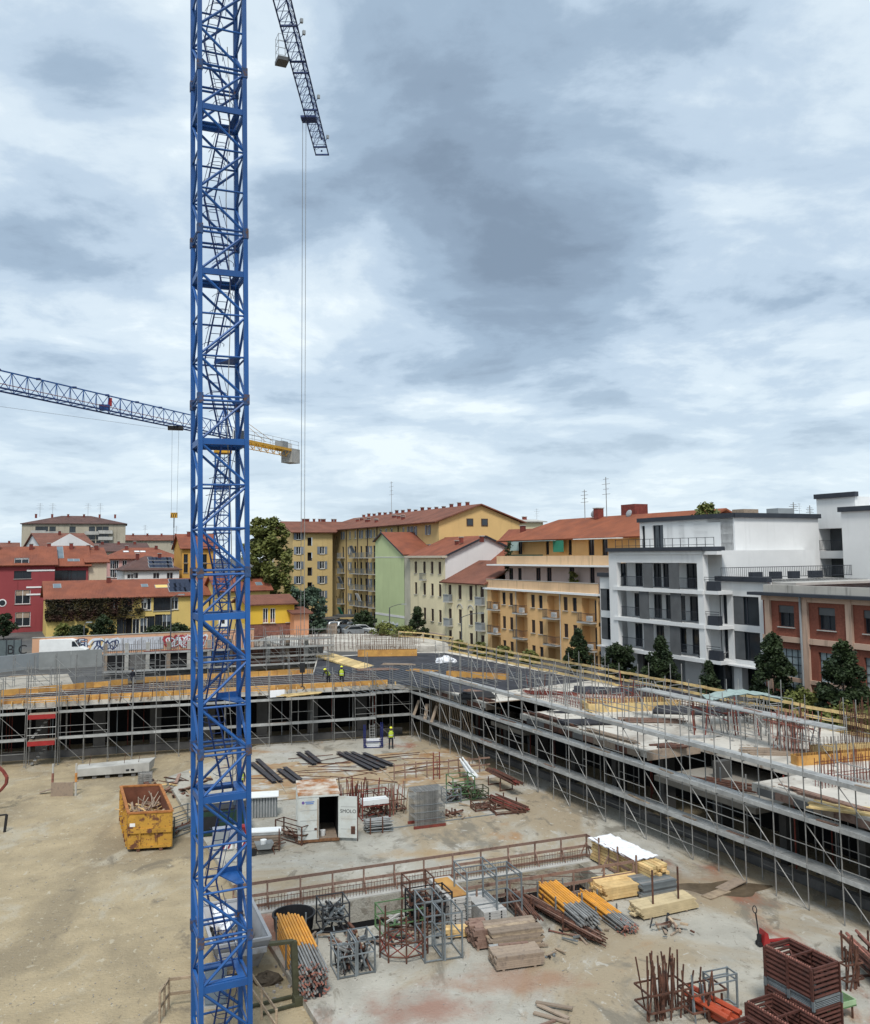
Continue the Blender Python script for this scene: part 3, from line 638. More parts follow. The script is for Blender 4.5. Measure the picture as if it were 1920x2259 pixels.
# near-black back walls put the ground floor's shade into the colour
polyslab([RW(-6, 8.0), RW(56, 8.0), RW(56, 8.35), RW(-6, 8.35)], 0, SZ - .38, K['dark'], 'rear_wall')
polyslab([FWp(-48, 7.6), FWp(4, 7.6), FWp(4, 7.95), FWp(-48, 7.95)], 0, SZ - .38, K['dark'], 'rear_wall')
polyslab([RW(-1, 2.4), RW(56, 2.4), RW(56, 2.75), RW(-1, 2.75)], 0, 0.62, K['concd'], 'plinth_wall')
polyslab([FWp(-48, 2.6), FWp(0, 2.6), FWp(0, 2.95), FWp(-48, 2.95)], 0, .55, K['concd'], 'plinth_wall')  # far plinth takes the darker concrete to paint in interior shade
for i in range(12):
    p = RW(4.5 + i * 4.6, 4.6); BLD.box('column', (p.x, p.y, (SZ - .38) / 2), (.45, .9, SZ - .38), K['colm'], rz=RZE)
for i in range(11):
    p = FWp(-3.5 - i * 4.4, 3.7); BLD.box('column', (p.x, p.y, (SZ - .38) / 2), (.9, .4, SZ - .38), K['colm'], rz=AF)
# temporary props under the slab
for i in range(95):
    if i % 2: p = FWp(-random.uniform(1, 46), random.uniform(2.4, 6.8))
    else: p = RW(random.uniform(1, 54), random.uniform(3.0, 7.4))
    if abs(p.x) > 60: continue
    BLD.rod('shoring_prop', (p.x, p.y, 0), (p.x, p.y, SZ - .38), .04, random.choice([K['galv'], K['redrust'], K['greysteel']]), 5)
# dark sheeting laid over the corner and the far wing, brown formwork edges
def sheet(pts, z, m, name): return BLD.put(name, rawmesh(name, [(p.x, p.y, z) for p in pts], [tuple(range(len(pts)))], m))
sheet([FWp(-47.5, 1.5), FWp(-.9, 1.5), RW(7.0, 2.4), RW(5.4, 15.2), G(985, 1441, SZ), G(858, 1441, SZ), G(702, 1452, SZ), G(692, 1487, SZ), G(400, 1503, SZ), G(0, 1539, SZ), FWp(-47.5, 9.3)], SZ + .012, K['blackmesh'], 'waterproof_sheet')
def edge_form(p, q, h, n, name='formwork_panel', m=None, z=SZ):
    L_ = (q - p).length; d = (q - p) / n; a = math.atan2(d.y, d.x)
    for i in range(n):
        c = p + d * (i + .5); BLD.box(name, (c.x, c.y, z + h / 2), (L_ / n - .03, .05, h + random.uniform(-.05, .05)), m or K['ply'], rz=a)
edge_form(FWp(-48, 1.45), FWp(-1.6, 1.45), .42, 19)
edge_form(G(0, 1538, SZ), G(282, 1512, SZ), .55, 7); edge_form(G(318, 1506, SZ), G(690, 1486, SZ), .5, 9)
for i in range(58):        # little timber blocks along the front edge
    p = FWp(-46 + i * .79, 1.2); BLD.box('timber_stay', (p.x, p.y, SZ + .06), (.06, .3, .34), K['newwood'], rz=AF)
for i in range(16):
    p = RW(1.6 + i * .42, 1.55); BLD.sq('timber_stay', (p.x, p.y, SZ), (p + N2 * .7 + Vector((0, 0, .4))), .08, K['wood'])

# dark shuttering boards hung below the slab edge
t = 1.6
while t < 55:
    if not any(a - 1.2 < t < b + .1 for a, b, d in notch):
        q = RW(t + .55, 1.24); BLD.box('shutter_board', (q.x, q.y, SZ - .3 + random.uniform(-.04, .04)), (1.08, .06, .34), random.choice([K['rustm'], K['brownp'], K['concd'], K['woodg']]), rz=RZE)
    t += 1.1
# reinforcement mats on the dark sheeting
RM = Thing('rebar_mats', 'pale reinforcement mats spread over the dark sheeting of the far wing', 'rebar', FWp(-46, 1.9, SZ + .03), AF)
for i in range(62): RM.rod('mat_bar', (i * .72, 0, .05), (i * .72 + .1, 7.0, .05), .022, K['galv'] if i % 3 else K['rustm'], 4)
for j in range(13): RM.rod('mat_bar', (0, .2 + j * .55, .08), (44.5, .2 + j * .55, .08), .02, K['galv'] if j % 2 else K['rustm'], 4)
RM2 = Thing('rebar_mats', 'reinforcement mats spread over the dark corner slab', 'rebar', FWp(-2, 3.2, SZ + .03), RZE + R(90))
for i in range(30): RM2.rod('mat_bar', (i * .6 - 4, -6, .05), (i * .6 - 4, 9, .05), .02, K['greysteel'], 4)
# ================================================================ scaffolding
def scaffold(name, label, o, rz, nb, decks, top, bay=1.8, dep=1.05, seed=1, toe=True, rails=True, z0=0.0, diag=True, skipdeck=None, br=.03):
    rnd = random.Random(seed)
    T = Thing(name, label, 'scaffolding', (o.x, o.y, z0), rz)
    g = K['galv']; n_r = 0
    for i in range(nb + 1):
        x = i * bay
        for y in (0, dep):
            h = (top(i) if callable(top) else top) + rnd.uniform(-.12, .12)
            T.rod('standard', (x + rnd.uniform(-.015, .015), y, 0), (x + rnd.uniform(-.02, .02), y, h), br, g, 5)
        T.box('base_plate', (x, 0, .015), (.16, .16, .03), g)
        zs = [d for d in decks] + [decks[-1] + 2.0]
        for z in zs:
            if z < (top(i) if callable(top) else top) - .05: T.rod('transom', (x, 0, z - .07), (x, dep, z - .07), br * .85, g, 5)
    for i in range(nb):
        x0, x1 = i * bay, (i + 1) * bay
        for li, z in enumerate(decks):
            if skipdeck and skipdeck(i, li): continue
            for j in range(3):
                T.box('deck_plank', ((x0 + x1) / 2, .18 + j * .345, z + rnd.uniform(0, .012)), (bay - .02, .325, .055), K['galvl'])
            if rnd.random() < .16: T.box('loose_board', ((x0 + x1) / 2 + rnd.uniform(-.3, .3), .3 + rnd.random() * .4, z + .06), (rnd.uniform(.9, 2.2), .16, .04), rnd.choice([K['woodg'], K['brownp'], K['wood']]), rz=rnd.uniform(-.12, .12))
            if toe: T.box('toe_board', ((x0 + x1) / 2, -.045, z + .1), (bay - .03, .03, .2), K['galvl'])
        tp = min(top(i), top(i + 1)) if callable(top) else top
        lv = [0] + list(decks)
        for li, z in enumerate(lv):
            if rails:
                for dz in ((1.0,) if li == 0 else (.5, 1.0)):
                    if z + dz < tp and rnd.random() < (.42 if z0 == 0 else .8): T.rod('guard_rail', (x0, -.02, z + dz), (x1, -.02, z + dz), br * .72, g, 5)
                if z + 1.0 < tp and rnd.random() < .3: T.rod('guard_rail', (x0, dep, z + 1.0), (x1, dep, z + 1.0), br * .72, g, 5)
            if diag and z + 1.9 < tp and (i + li) % 2 == 0: T.rod('diagonal_brace', (x0, .03, z + 1.88), (x1, .03, z + .15), br * .8, g, 5)
    return T
# far wing: several runs
o = FWp(-48.6, 0)
for idx, (a, n, lab) in enumerate(((-48.6, 10, 'galvanised scaffold bays at the far left of the yard, left of the red stair boards'),
                    (-28.2, 14, 'galvanised scaffold along the far wing behind the near blue mast'))):
    p = FWp(a, 0); scaffold('scaffold', lab, p, AF, n, [1.95, 3.95], 6.3, seed=3 + idx)
p = FWp(-3.0, .9)
# access stair tower between the two runs, with red toe boards
ST = Thing('stair_tower', 'scaffold stair tower with red edge boards at the far left wing', 'scaffolding', FWp(-30.4, -.5), AF)
for x in (0, 2.05):
    for y in (0, 1.3): ST.rod('standard', (x, y, 0), (x, y, 7.6), .035, K['galv'])
for z in (1.9, 3.9):
    ST.box('landing', (1.02, .65, z), (2.0, 1.3, .06), K['woodg']); ST.box('red_edge_board', (1.02, -.04, z - .08), (1.95, .05, .34), K['red'])
    for dz in (.55, 1.1): ST.rod('guard_rail', (0, 0, z + dz), (2.05, 0, z + dz), .025, K['galv'])
    for i in range(7): ST.box('step', (.3 + i * .22, .95, z - 1.75 + i * .27), (.22, .6, .04), K['galvl'])
for z in (5.2, 5.6, 6.0, 6.4): ST.rod('rung', (0, 0, z), (2.05, 0, z), .022, K['galv'])
# corner pieces and right wing
scaffold('scaffold', 'short scaffold return in the inner corner beside the blue ladder frame', FWp(-3.2, .4), AF, 2, [2.0, 4.0], 6.2, seed=8)
topf = lambda i: 7.9 if i > 2 else 6.4
sk = lambda i, li: li == 2 and i < 1
scaffold('scaffold', 'long three-deck scaffold running along the right wing towards the viewer', RW(.4, 0), RZE, 29, [2.05, 4.05, 6.0], topf, seed=5, skipdeck=sk)
# inner scaffold frames standing on the right wing slab
for k_, (t0, w0, n, lab) in enumerate(((2.0, 6.6, 8, 'bare scaffold frames standing on the dark sheeting near the corner'),
                                 (21.0, 7.6, 9, 'scaffold frames with one deck in the middle of the right wing slab'),)):
    p = RW(t0, w0); scaffold('scaffold', lab, p, RZE, n, [1.9], (2.9 if k_ == 0 else 2.6), z0=SZ, seed=20 + k_, skipdeck=(lambda i, li: True) if k_ == 0 else None, toe=False)
scaffold('scaffold', 'scattered bare scaffold frames before the outer guard boards', RW(8.0, 11.2), RZE, 20, [1.9], lambda i: (2.9, 2.1, 3.3, 2.5, .4)[i % 5], z0=SZ, seed=24, skipdeck=lambda i, li: True, toe=False)
scaffold('scaffold', 'bare scaffold frames behind the first open bay', RW(12.5, 5.2), RZE, 6, [1.9], lambda i: (2.7, 2.2, 2.9)[i % 3], z0=SZ, seed=27, skipdeck=lambda i, li: True, toe=False)
# guard boards along the outer edge of the right wing
GB = Thing('guard_boards', 'long yellow timber guard rails along the outer edge of the right wing', 'guard rail', RW(-22, 15.3, SZ), RZE)
x = 0; i = 0
while x < 76:
    GB.rod('post', (x, 0, 0), (x, 0, 1.45), .03, K['rustm'], 5)
    for z in (.12, .7, 1.25):
        GB.box('board', (x + 1.1, -.05 + random.uniform(-.03, .03), z + random.uniform(-.04, .04)), (2.5, .035, .2), K['yboard'], ry=R(random.uniform(-.8, .8)))
    x += 2.2
GB2 = Thing('guard_boards', 'pale timber guard rails at the far back edge of the slab by the cream house', 'guard rail', G(770, 1416, GZ + .6), 0)
gp = [G(880, 1412, SZ), G(935, 1416, SZ), G(1000, 1426, SZ), RW(-22, 15.3, SZ)]
gp = [Vector((p.x, p.y, SZ)) for p in gp]
for a, b in zip(gp, gp[1:]):
    a_, b_ = GB2.Mi @ a, GB2.Mi @ b
    for z in (.55, 1.1): GB2.sq('board', a_ + Vector((0, 0, z)), b_ + Vector((0, 0, z)), .04, K['yboard'], h=.15)
    GB2.sq('post', a_, a_ + Vector((0, 0, 1.2)), .1, K['wood'])
# ================================================================ things on the slab
def rebar_field(name, label, c, rz, nx, ny, dx, dy, h, m, rows=True, z=SZ, tilt=.03):
    T = Thing(name, label, 'rebar', (c.x, c.y, z), rz); rnd = random.Random(int(c.x * 100)); k = 0; b = MB()
    for i in range(nx):
        for j in range(ny):
            x, y = i * dx, j * dy; hh = h * rnd.uniform(.75, 1.15); q = (x + rnd.uniform(-tilt, tilt) * hh * 2, y + rnd.uniform(-tilt, tilt) * hh, hh)
            b.rod((x, y, 0), q, .018, 4)
    T.mb('starter_bars', b, m, kind='stuff')
    if rows:
        for z_ in (.35, .75):
            for j in range(ny): T.rod('tie_bar', (0, j * dy, z_ * h), ((nx - 1) * dx, j * dy, z_ * h), .016, m, 4)
    return T
rebar_field('rebar_starters', 'field of thin starter bars on the back of the slab', G(620, 1440, SZ), R(8), 34, 3, .5, 1.6, 2.0, K['rustm'])
rebar_field('rebar_starters', 'row of starter bars behind the orange formwork strip at the back', G(785, 1436, SZ), R(3), 26, 2, .28, .6, 1.7, K['woodg'])
rebar_field('rebar_starters', 'dense red tipped starter bars at the right edge of the slab', G(1815, 1740, SZ), R(20), 30, 2, .2, .45, 1.5, K['redrust'])
rebar_field('rebar_starters', 'column starter bars left of the teal canopy posts on the slab', G(1700, 1655, SZ), RZE, 9, 5, .25, .3, 2.2, K['pinkrust'])
rebar_field('rebar_starters', 'wall starter bars along the back guard boards at the right', G(1880, 1660, SZ), R(20), 12, 3, .16, .4, 2.6, K['rustm'])
rebar_field('rebar_starters', 'starter bars standing in the dark sheeting right of the dark worker', G(330, 1530, SZ), AF, 26, 2, .3, .5, 1.25, K['wood'])
rebar_field('rebar_starters', 'short rebar stubs on the dark sheeting left of the near mast', G(145, 1555, SZ), AF, 12, 4, .8, .7, .6, K['rustm'], False)
rebar_field('rebar_starters', 'rebar grid behind the yellow formwork box on the right wing', G(1270, 1560, SZ), R(-8), 22, 4, .22, .55, .9, K['pinkrust'])
def formbox(label, px, py, lx_, ly_, rz, h=.5, m=None):
    p = G(px, py, SZ); T = Thing('formwork_box', label, 'formwork', (p.x, p.y, SZ), rz); m = m or K['ply']
    T.box('side_panel', (lx_ / 2, 0, h / 2), (lx_, .06, h), m); T.box('side_panel', (lx_ / 2, ly_, h / 2), (lx_, .06, h), m)
    T.box('end_panel', (0, ly_ / 2, h / 2 - .01), (.06, ly_ - .07, h), m); T.box('end_panel', (lx_, ly_ / 2, h / 2 - .01), (.06, ly_ - .07, h), m)
    b = MB()
    for i in range(int(lx_ / .22)):
        for y in (.1, ly_ - .1): b.rod((.1 + i * .22, y, 0), (.1 + i * .22, y, h + .45), .014, 4)
    T.mb('starter_bars', b, K['rustm'], kind='stuff'); return T
formbox('yellow formwork box with starter bars in the middle of the right wing', 1300, 1572, 6.2, 2.2, R(6), .6, K['yboard'])
formbox('orange formwork strip on the dark sheeting at the back of the slab', 790, 1449, 6.6, .9, R(2), .7)
formbox('small orange formwork beam with red bars near the corner of the slab', 985, 1493, 6.0, .5, R(-25), .5)
formbox('orange formwork strips among red starter bars at the right edge', 1762, 1690, 5.5, .6, R(14), .5)
formbox('light yellow formwork wall behind the starter bars at the right', 1795, 1668, 4.6, .3, R(8), .55, K['yboard'])
formbox('formwork box of planks left of the teal canopy', 1385, 1560, 3.4, 2.0, R(-30), .45, K['newwood'])
def lumber(name, label, px, py, n, ln, rz, m, z=SZ, w=.14, t=.05, spread=.25, cat='timber', thick=1):
    p = G(px, py, z); T = Thing(name, label, cat, (p.x, p.y, z), rz); rnd = random.Random(px * 7 + py)
    for i in range(n):
        T.box('plank', (rnd.uniform(-.3, .3), (i % 6 - 3) * spread + rnd.uniform(-.1, .1), t / 2 + (i // 6) * t * 1.05 + .005), (ln * rnd.uniform(.7, 1.05), w, t), m, rz=rnd.uniform(-.12, .12) * thick)
    return T
lumber('plank_pile', 'untidy brown planks behind the deck in the middle of the right wing', 1440, 1590, 16, 4.2, R(-8), K['brownp'])
lumber('plank_pile', 'reddish bars and planks lying by the scaffold frames near the corner', 1220, 1530, 14, 4.5, R(-10), K['redrust'])
lumber('plank_pile', 'loose planks across the slab under the guard boards', 1350, 1545, 10, 4.0, R(-40), K['wood'])
lumber('plank_pile', 'grey planks stacked on the slab beside the right deck', 1715, 1660, 14, 4.5, R(-6), K['woodg'])
lumber('plank_pile', 'yellow boards lying at the right edge of the slab', 1880, 1785, 10, 3.4, R(-35), K['yboard'])
lumber('plank_pile', 'small rusty pallet on the slab by the open bay', 1475, 1645, 8, 1.9, R(10), K['rustm'], w=.2)
lumber('plank_pile', 'plank pile on the pale slab at the far left', 60, 1495, 18, 5, AF, K['wood'], z=GZ)
lumber('plank_pile', 'planks scattered at the foot of the sloping ramp', 660, 1532, 10, 3.5, R(30), K['yboard'])
def black_heap(label, px, py, lx_, ly_, h, rz, m='blackmesh', z=SZ, seed=1, name='mesh_roll', cat='sheeting'):
    p = G(px, py, z); T = Thing(name, label, cat, (p.x, p.y, z), rz); rnd = random.Random(seed + px)
    for i in range(7):
        y = (i - 3) * ly_ / 7
        T.rod('roll', (-lx_ / 2 + rnd.uniform(-.3, .3), y, .12 + (h * .5 if i % 2 else .02)), (lx_ / 2 + rnd.uniform(-.3, .3), y + rnd.uniform(-.15, .15), .12 + (h * .5 if i % 2 else .02)), .13 + h * .1, K[m], 8)
    return T
black_heap('heap of black rolls on the pale slab near the corner', 1055, 1540, 2.3, 1.3, .35, R(5), 'black')
black_heap('dark brown sheeting rolls by the back guard boards', 1335, 1530, 5.0, 1.6, .35, R(-20))
black_heap('long dark sheeting rolls below the guard boards in the middle', 1440, 1535, 5.4, 1.6, .4, R(-28))
black_heap('dark rolled sheeting on the slab left of the teal canopy', 1545, 1575, 6.0, 1.3, .35, R(-14))
black_heap('single dark sheet roll beside the scaffold deck on the pale slab', 1300, 1598, 3.6, .8, .15, R(4))
# white plastic bag heap
p = G(985, 1462, SZ); v, f = uv_sphere(1.15, .7, .55, 14, 7, -.2); rr = random.Random(4)
v = [(a * rr.uniform(.8, 1.15), b * rr.uniform(.8, 1.15), (c + .1) * rr.uniform(.75, 1.2)) for a, b, c in v]
single('plastic_bag', [(a + p.x, b + p.y, c + SZ) for a, b, c in v], f, K['cloth'], 'crumpled white plastic bag lying on the dark sheeting', 'bag')
# white board hung on the far scaffold
p = FWp(-13.2, -.08, 0)
q = V(612, 1530, p.y)
single('white_board', *[(lambda vf: ([(a + q.x, b + q.y, c + q.z) for a, b, c in vf[0]], vf[1]))(([(x, y + x * .28, z) for x, y, z in [(-.57, -.02, -.3), (.57, -.02, -.27), (.57, -.02, .3), (-.57, -.02, .27), (-.57, .02, -.3), (.57, .02, -.27), (.57, .02, .3), (-.57, .02, .27)]], [(0, 1, 2, 3), (7, 6, 5, 4), (0, 4, 5, 1), (1, 5, 6, 2), (2, 6, 7, 3), (3, 7, 4, 0)]))][0], K['cloth'], 'white site board hung on the far scaffold right of the mast', 'sign')
# teal canopy on posts
p = G(1640, 1600, SZ); CN = Thing('site_canopy', 'pale teal sheet canopy on thin posts above the right wing', 'canopy', (p.x, p.y, SZ), R(2))
cz = V(1640, 1535, p.y).z - SZ; cw = 2.35
v = []; f = []; n = 10
for j in range(5):
    for i in range(n + 1):
        u = i / n; v.append(((u - .5) * 2 * cw, j * .5 - 1, cz + .28 * math.sin(u * 3.1) - .22 * abs(u - .45) * (1 + .4 * math.sin(i * 2.2 + j)) + .05 * math.sin(i * 3 + j * 2)))
for j in range(4):
    for i in range(n): f.append((j * (n + 1) + i, j * (n + 1) + i + 1, (j + 1) * (n + 1) + i + 1, (j + 1) * (n + 1) + i))
b_ = len(v); v += [(x, y, z - .05) for x, y, z in v]; f += [tuple(b_ + i for i in reversed(q)) for q in list(f)]
CN.mesh('canopy_sheet', v, f, K['teal'])
for x in (-2.2, -.9, .6, 2.2):
    for y in (-.95, .95): CN.rod('post', (x, y, 0), (x, y, cz + .0), .04, K['galv'])
for y in (-.95, .95): CN.rod('rail', (-2.2, y, cz - .5), (2.2, y, cz - .5), .03, K['galv'])
# sloping ramp formwork (concrete ramp rising to the back)
RP = Thing('ramp_formwork', 'sloping timber ramp deck on many grey props at the back of the slab', 'formwork', G(800, 1478, SZ), 0)
a0 = RP.Mi @ G(800, 1478, SZ); a1 = RP.Mi @ V(575, 1408, 112)
side = Vector((.35, .94, 0)) * 3.2
for i in range(20):
    t0, t1 = i / 20, (i + .92) / 20; p, q = a0.lerp(a1, t0), a0.lerp(a1, t1)
    RP.mesh('ramp_board', [p, q, q + side, p + side, p + Vector((0, 0, -.16)), q + Vector((0, 0, -.16)), q + side + Vector((0, 0, -.16)), p + side + Vector((0, 0, -.16))], [(3, 2, 1, 0), (4, 5, 6, 7), (0, 1, 5, 4), (1, 2, 6, 5), (2, 3, 7, 6), (3, 0, 4, 7)], K['conc'] if i > 7 else K['yboard'])
    for s in (0, 1):
        b = p + side * s
        if b.z > .5 + 0: RP.rod('ramp_prop', (b.x, b.y, -.8), (b.x, b.y, b.z - .1), .05, K['galv'], 5); 
    if i % 3 == 0 and i > 6: RP.rod('raking_prop', (p.x - 2.5, p.y - .5, -.8), (p.x, p.y, p.z - .15), .06, K['galvl'], 5)
# raised pale slab behind (back right) reaching the street wall
BLD2 = Thing('rear_slab', 'pale concrete slab strip between the rebar field and the parked cars', 'slab', (0, 0, 0))
pp = [G(745, 1437, GZ), G(995, 1438, GZ), G(985, 1430, GZ), G(905, 1409, GZ), G(760, 1409, GZ), G(600, 1412, GZ), G(560, 1425, GZ)]
v, f = prism([(q.x, q.y) for q in pp], GZ - .3, SZ - .1); BLD2.mesh('slab_surface', v, f, K['slabw'])
# back left: lower scaffolds and concrete walls in front of the graffiti wall
scaffold('scaffold', 'rear scaffold with grey decks in front of the graffiti wall', G(228, 1499, GZ), R(18), 13, [.6, 2.35], 3.9, z0=GZ, seed=31, toe=True)
scaffold('scaffold', 'low rear scaffold railing at the far left behind the brown formwork', G(-20, 1525, GZ), R(17), 8, [.9], 3.1, z0=GZ, seed=33, skipdeck=lambda i, li: True)
scaffold('scaffold', 'jumbled rear scaffold bays behind the near mast left of the ramp', G(548, 1478, GZ), R(20), 5, [1.2, 3.0], 4.4, z0=GZ, seed=35)
def conc_wall(label, pa, pb, z0, h, t=.25, m=None, name='concrete_wall'):
    a, b = pa, pb; d = b - a; L_ = math.hypot(d.x, d.y); T = Thing(name, label, 'wall', (a.x, a.y, z0), math.atan2(d.y, d.x))
    n = max(1, int(L_ / 2.6))
    for i in range(n): T.box('panel', ((i + .5) * L_ / n, 0, h / 2), (L_ / n - .02, t, h), m or K['conc'])
    return T
conc_wall('pale grey concrete wall below the dark gate at far left', G(-30, 1487, GZ), G(85, 1474, GZ), GZ, 1.7, m=K['greymat'])
conc_wall('grey shuttered concrete wall behind the white van', G(85, 1478, GZ), G(225, 1470, GZ), GZ, 1.9, m=mat('blue grey concrete', (.23, .24, .235), .85, .15, .6))
p = G(20, 1520, GZ); BLD3 = Thing('rear_slab', 'pale slab patch behind the brown formwork at the far left', 'slab', (0, 0, 0))
pp = [G(-30, 1536, GZ), G(165, 1521, GZ), G(150, 1492, GZ), G(-30, 1502, GZ)]
v, f = prism([(q.x, q.y) for q in pp], GZ + .01, GZ + .25); BLD3.mesh('slab_surface', v, f, mat('dusty slab', (.36, .33, .28), .9, .2, .5, col2=(.22, .19, .15), t2=(.5, .66), s2=.5))
# more clutter on the right wing slab
CL = random.Random(41)
def lumber_rw(label, t, w, n, ln, m, dz=0, spread=.12, rz=0):
    q = RW(t, w); T = Thing('plank_pile', label, 'timber', (q.x, q.y, SZ + dz), RZE + rz); rn = random.Random(int(t * 10))
    for i in range(n): T.box('plank', (rn.uniform(-.5, .5), (i % 5 - 2) * spread + rn.uniform(-.04, .04), .035 + (i // 5) * .06), (ln * rn.uniform(.6, 1.05), rn.uniform(.06, .14), .05), m, rz=rn.uniform(-.05, .05))
lumber_rw('dark timber along the slab edge next to the corner stays', 9.0, 2.0, 12, 4.0, K['rustm'])
lumber_rw('brown beams along the slab edge left of the first open bay', 6.5, 3.4, 10, 3.2, K['brownp'], rz=.3)
lumber_rw('long rusty bars along the slab edge right of the first open bay', 19.0, 1.9, 16, 5.5, K['rustm'])
lumber_rw('grey boards along the slab edge in the middle of the right wing', 25.5, 2.0, 12, 5.0, K['woodg'])
lumber_rw('rusty bars lying in the second open bay', 33.5, 3.4, 14, 3.8, K['rustm'], -1.29, .35, .4)
lumber_rw('dark bars lying in the first open bay', 13.6, 3.2, 10, 2.8, K['rustm'], -1.29, .3, .8)
lumber_rw('boards along the slab edge right of the second open bay', 41.5, 1.9, 12, 5.0, K['brownp'])
lumber_rw('grey planks crossing the pale slab by the deck', 28.0, 6.0, 8, 3.5, K['galvl'], rz=1.2)
lumber_rw('short dark planks on the pale slab near the deck', 17.5, 4.6, 8, 2.6, K['blackmesh'], rz=.9)
for i, (px, py, n, lab) in enumerate(((1560, 1620, 8, 'rusty trestle props on the slab left of the canopy'), (1745, 1640, 12, 'cluster of slanting red props right of the canopy'), (1660, 1620, 10, 'grey props standing under the canopy'), (1400, 1555, 9, 'short props standing by the plank formwork'), (1190, 1520, 8, 'red props leaning near the corner frames'))):
    p = G(px, py, SZ); T = Thing('prop_cluster', lab, 'steel props', (p.x, p.y, SZ), RZE)
    for j in range(n):
        x, y = CL.uniform(-1.6, 1.6), CL.uniform(-1.2, 1.2); T.rod('prop', (x, y, 0), (x + CL.uniform(-.5, .5), y + CL.uniform(-.4, .4), CL.uniform(1.2, 2.4)), .04, K[CL.choice(['redrust', 'galv', 'rustm', 'greysteel'])], 5)
    for j in range(3): T.rod('cross_bar', (-1.6, CL.uniform(-1, 1), CL.uniform(.7, 1.7)), (1.6, CL.uniform(-1, 1), CL.uniform(.7, 1.7)), .035, K[CL.choice(['redrust', 'galv'])], 5)
rebar_field('rebar_starters', 'low rebar mats on the pale slab under the corner frames', G(1150, 1530, SZ), RZE, 30, 3, .3, .9, .5, K['redrust'])
rebar_field('rebar_starters', 'rebar mats along the back of the right wing slab', G(1480, 1555, SZ), RZE, 40, 2, .3, .9, .6, K['rustm'])

SW = Thing('rear_shell', 'dark unfinished rear walls behind the rear scaffold', 'concrete shell', G(225, 1494, GZ), R(18))
CLr = random.Random(8)
for i in range(11):
    x = .3 + i * 2.1; SW.box('wall_panel', (x + .9, 1.9, 1.0), (1.9, .25, 2.0 + CLr.uniform(-.2, .4)), CLr.choice([K['concd'], K['dark'], K['rustm'], K['dark']]))  # near-black panels paint in the dark void behind the scaffold
    SW.box('column', (x - .1, 1.7, 1.6), (.4, .4, 3.2), K['conc'] if i % 3 else K['woodg'])
    b = MB()
    for j in range(10): b.rod((x + j * .19, 1.9, 1.9), (x + j * .19 + CLr.uniform(-.05, .05), 1.9, 3.2 + CLr.uniform(-.2, .5)), .022, 4)
    SW.mb('starter_bars', b, K['rustm'], kind='stuff')
SW.box('red_beam', (7.5, 1.5, 2.2), (7.0, .2, .22), K['redrust']); SW.box('dark_base', (11.5, .6, .2), (23, 1.2, .4), K['concd'])

scaffold('scaffold', 'bare scaffold frames along the rear of the far wing right of the mast', FWp(-24, 6.4), AF, 12, [1.9], lambda i: (2.4, 1.6, 2.8, .5)[i % 4], z0=SZ, seed=44, skipdeck=lambda i, li: True, toe=False)
scaffold('scaffold', 'bare scaffold frames on the dark corner sheeting below the guard boards', RW(-13, 9.0), RZE, 8, [1.9], lambda i: (2.2, 2.8, .5, 2.5)[i % 4], z0=SZ, seed=46, skipdeck=lambda i, li: True, toe=False)
scaffold('scaffold', 'bare scaffold frames along the rear of the far wing left of the mast', FWp(-46, 6.8), AF, 9, [1.9], lambda i: (2.3, 1.4, 2.6)[i % 3], z0=SZ, seed=48, skipdeck=lambda i, li: True, toe=False)
lumber('plank_pile', 'pale boards dropped on the dark sheeting near the two workers', 690, 1512, 12, 3.0, R(25), K['yboard'])
lumber('plank_pile', 'dark beams on the sheeting between corner and ramp', 830, 1478, 12, 4.0, R(10), K['brownp'])
lumber('plank_pile', 'grey boards on the sheeting in front of the orange strip', 880, 1466, 10, 3.5, R(-15), K['woodg'])
lumber('plank_pile', 'orange boards lying on the corner sheeting', 935, 1480, 10, 3.0, R(-30), K['ply'])
lumber('plank_pile', 'rusty bars on the sheeting left of the mast', 210, 1540, 14, 4.5, AF, K['rustm'])
# ================================================================ buildings
def stucco(name, c, dirt=.12): return mat('stucco ' + name, c, .9, .07, .25, col2=tuple(x * (1 - dirt) for x in c), t2=(.5, .75), s2=.18, col3=tuple(x * (1 - dirt * 2) for x in c), t3=(.56, .78), s3=1.6, bump=.06, bscale=30, streak=True)
t_red = tile_mat('red clay tiles', (.25, .082, .046), (.17, .06, .04))
t_brown = tile_mat('brown clay tiles', (.20, .08, .052), (.14, .058, .04))
t_bright = tile_mat('bright orange tiles', (.265, .082, .038), (.19, .062, .034), row=.4)
t_dark = tile_mat('dark brown tiles', (.12, .065, .055), (.085, .05, .045))
FC = {}
def frame_mesh(w, h, m, t=.07, mull=True, d=.07):
    k = ('fr', round(w, 2), round(h, 2), m.name, mull)
    if k not in CACHE:
        b = MB()
        b.box((0, 0, h / 2 - t / 2), (w, d, t)); b.box((0, 0, -h / 2 + t / 2), (w, d, t))
        for s in (-1, 1): b.box((s * (w / 2 - t / 2), 0, 0), (t, d - .004, h - 2 * t))
        if mull: b.box((0, 0, 0), (t, d - .008, h - 2 * t))
        CACHE[k] = rawmesh('frame', b.v, b.f, m)
    return CACHE[k]
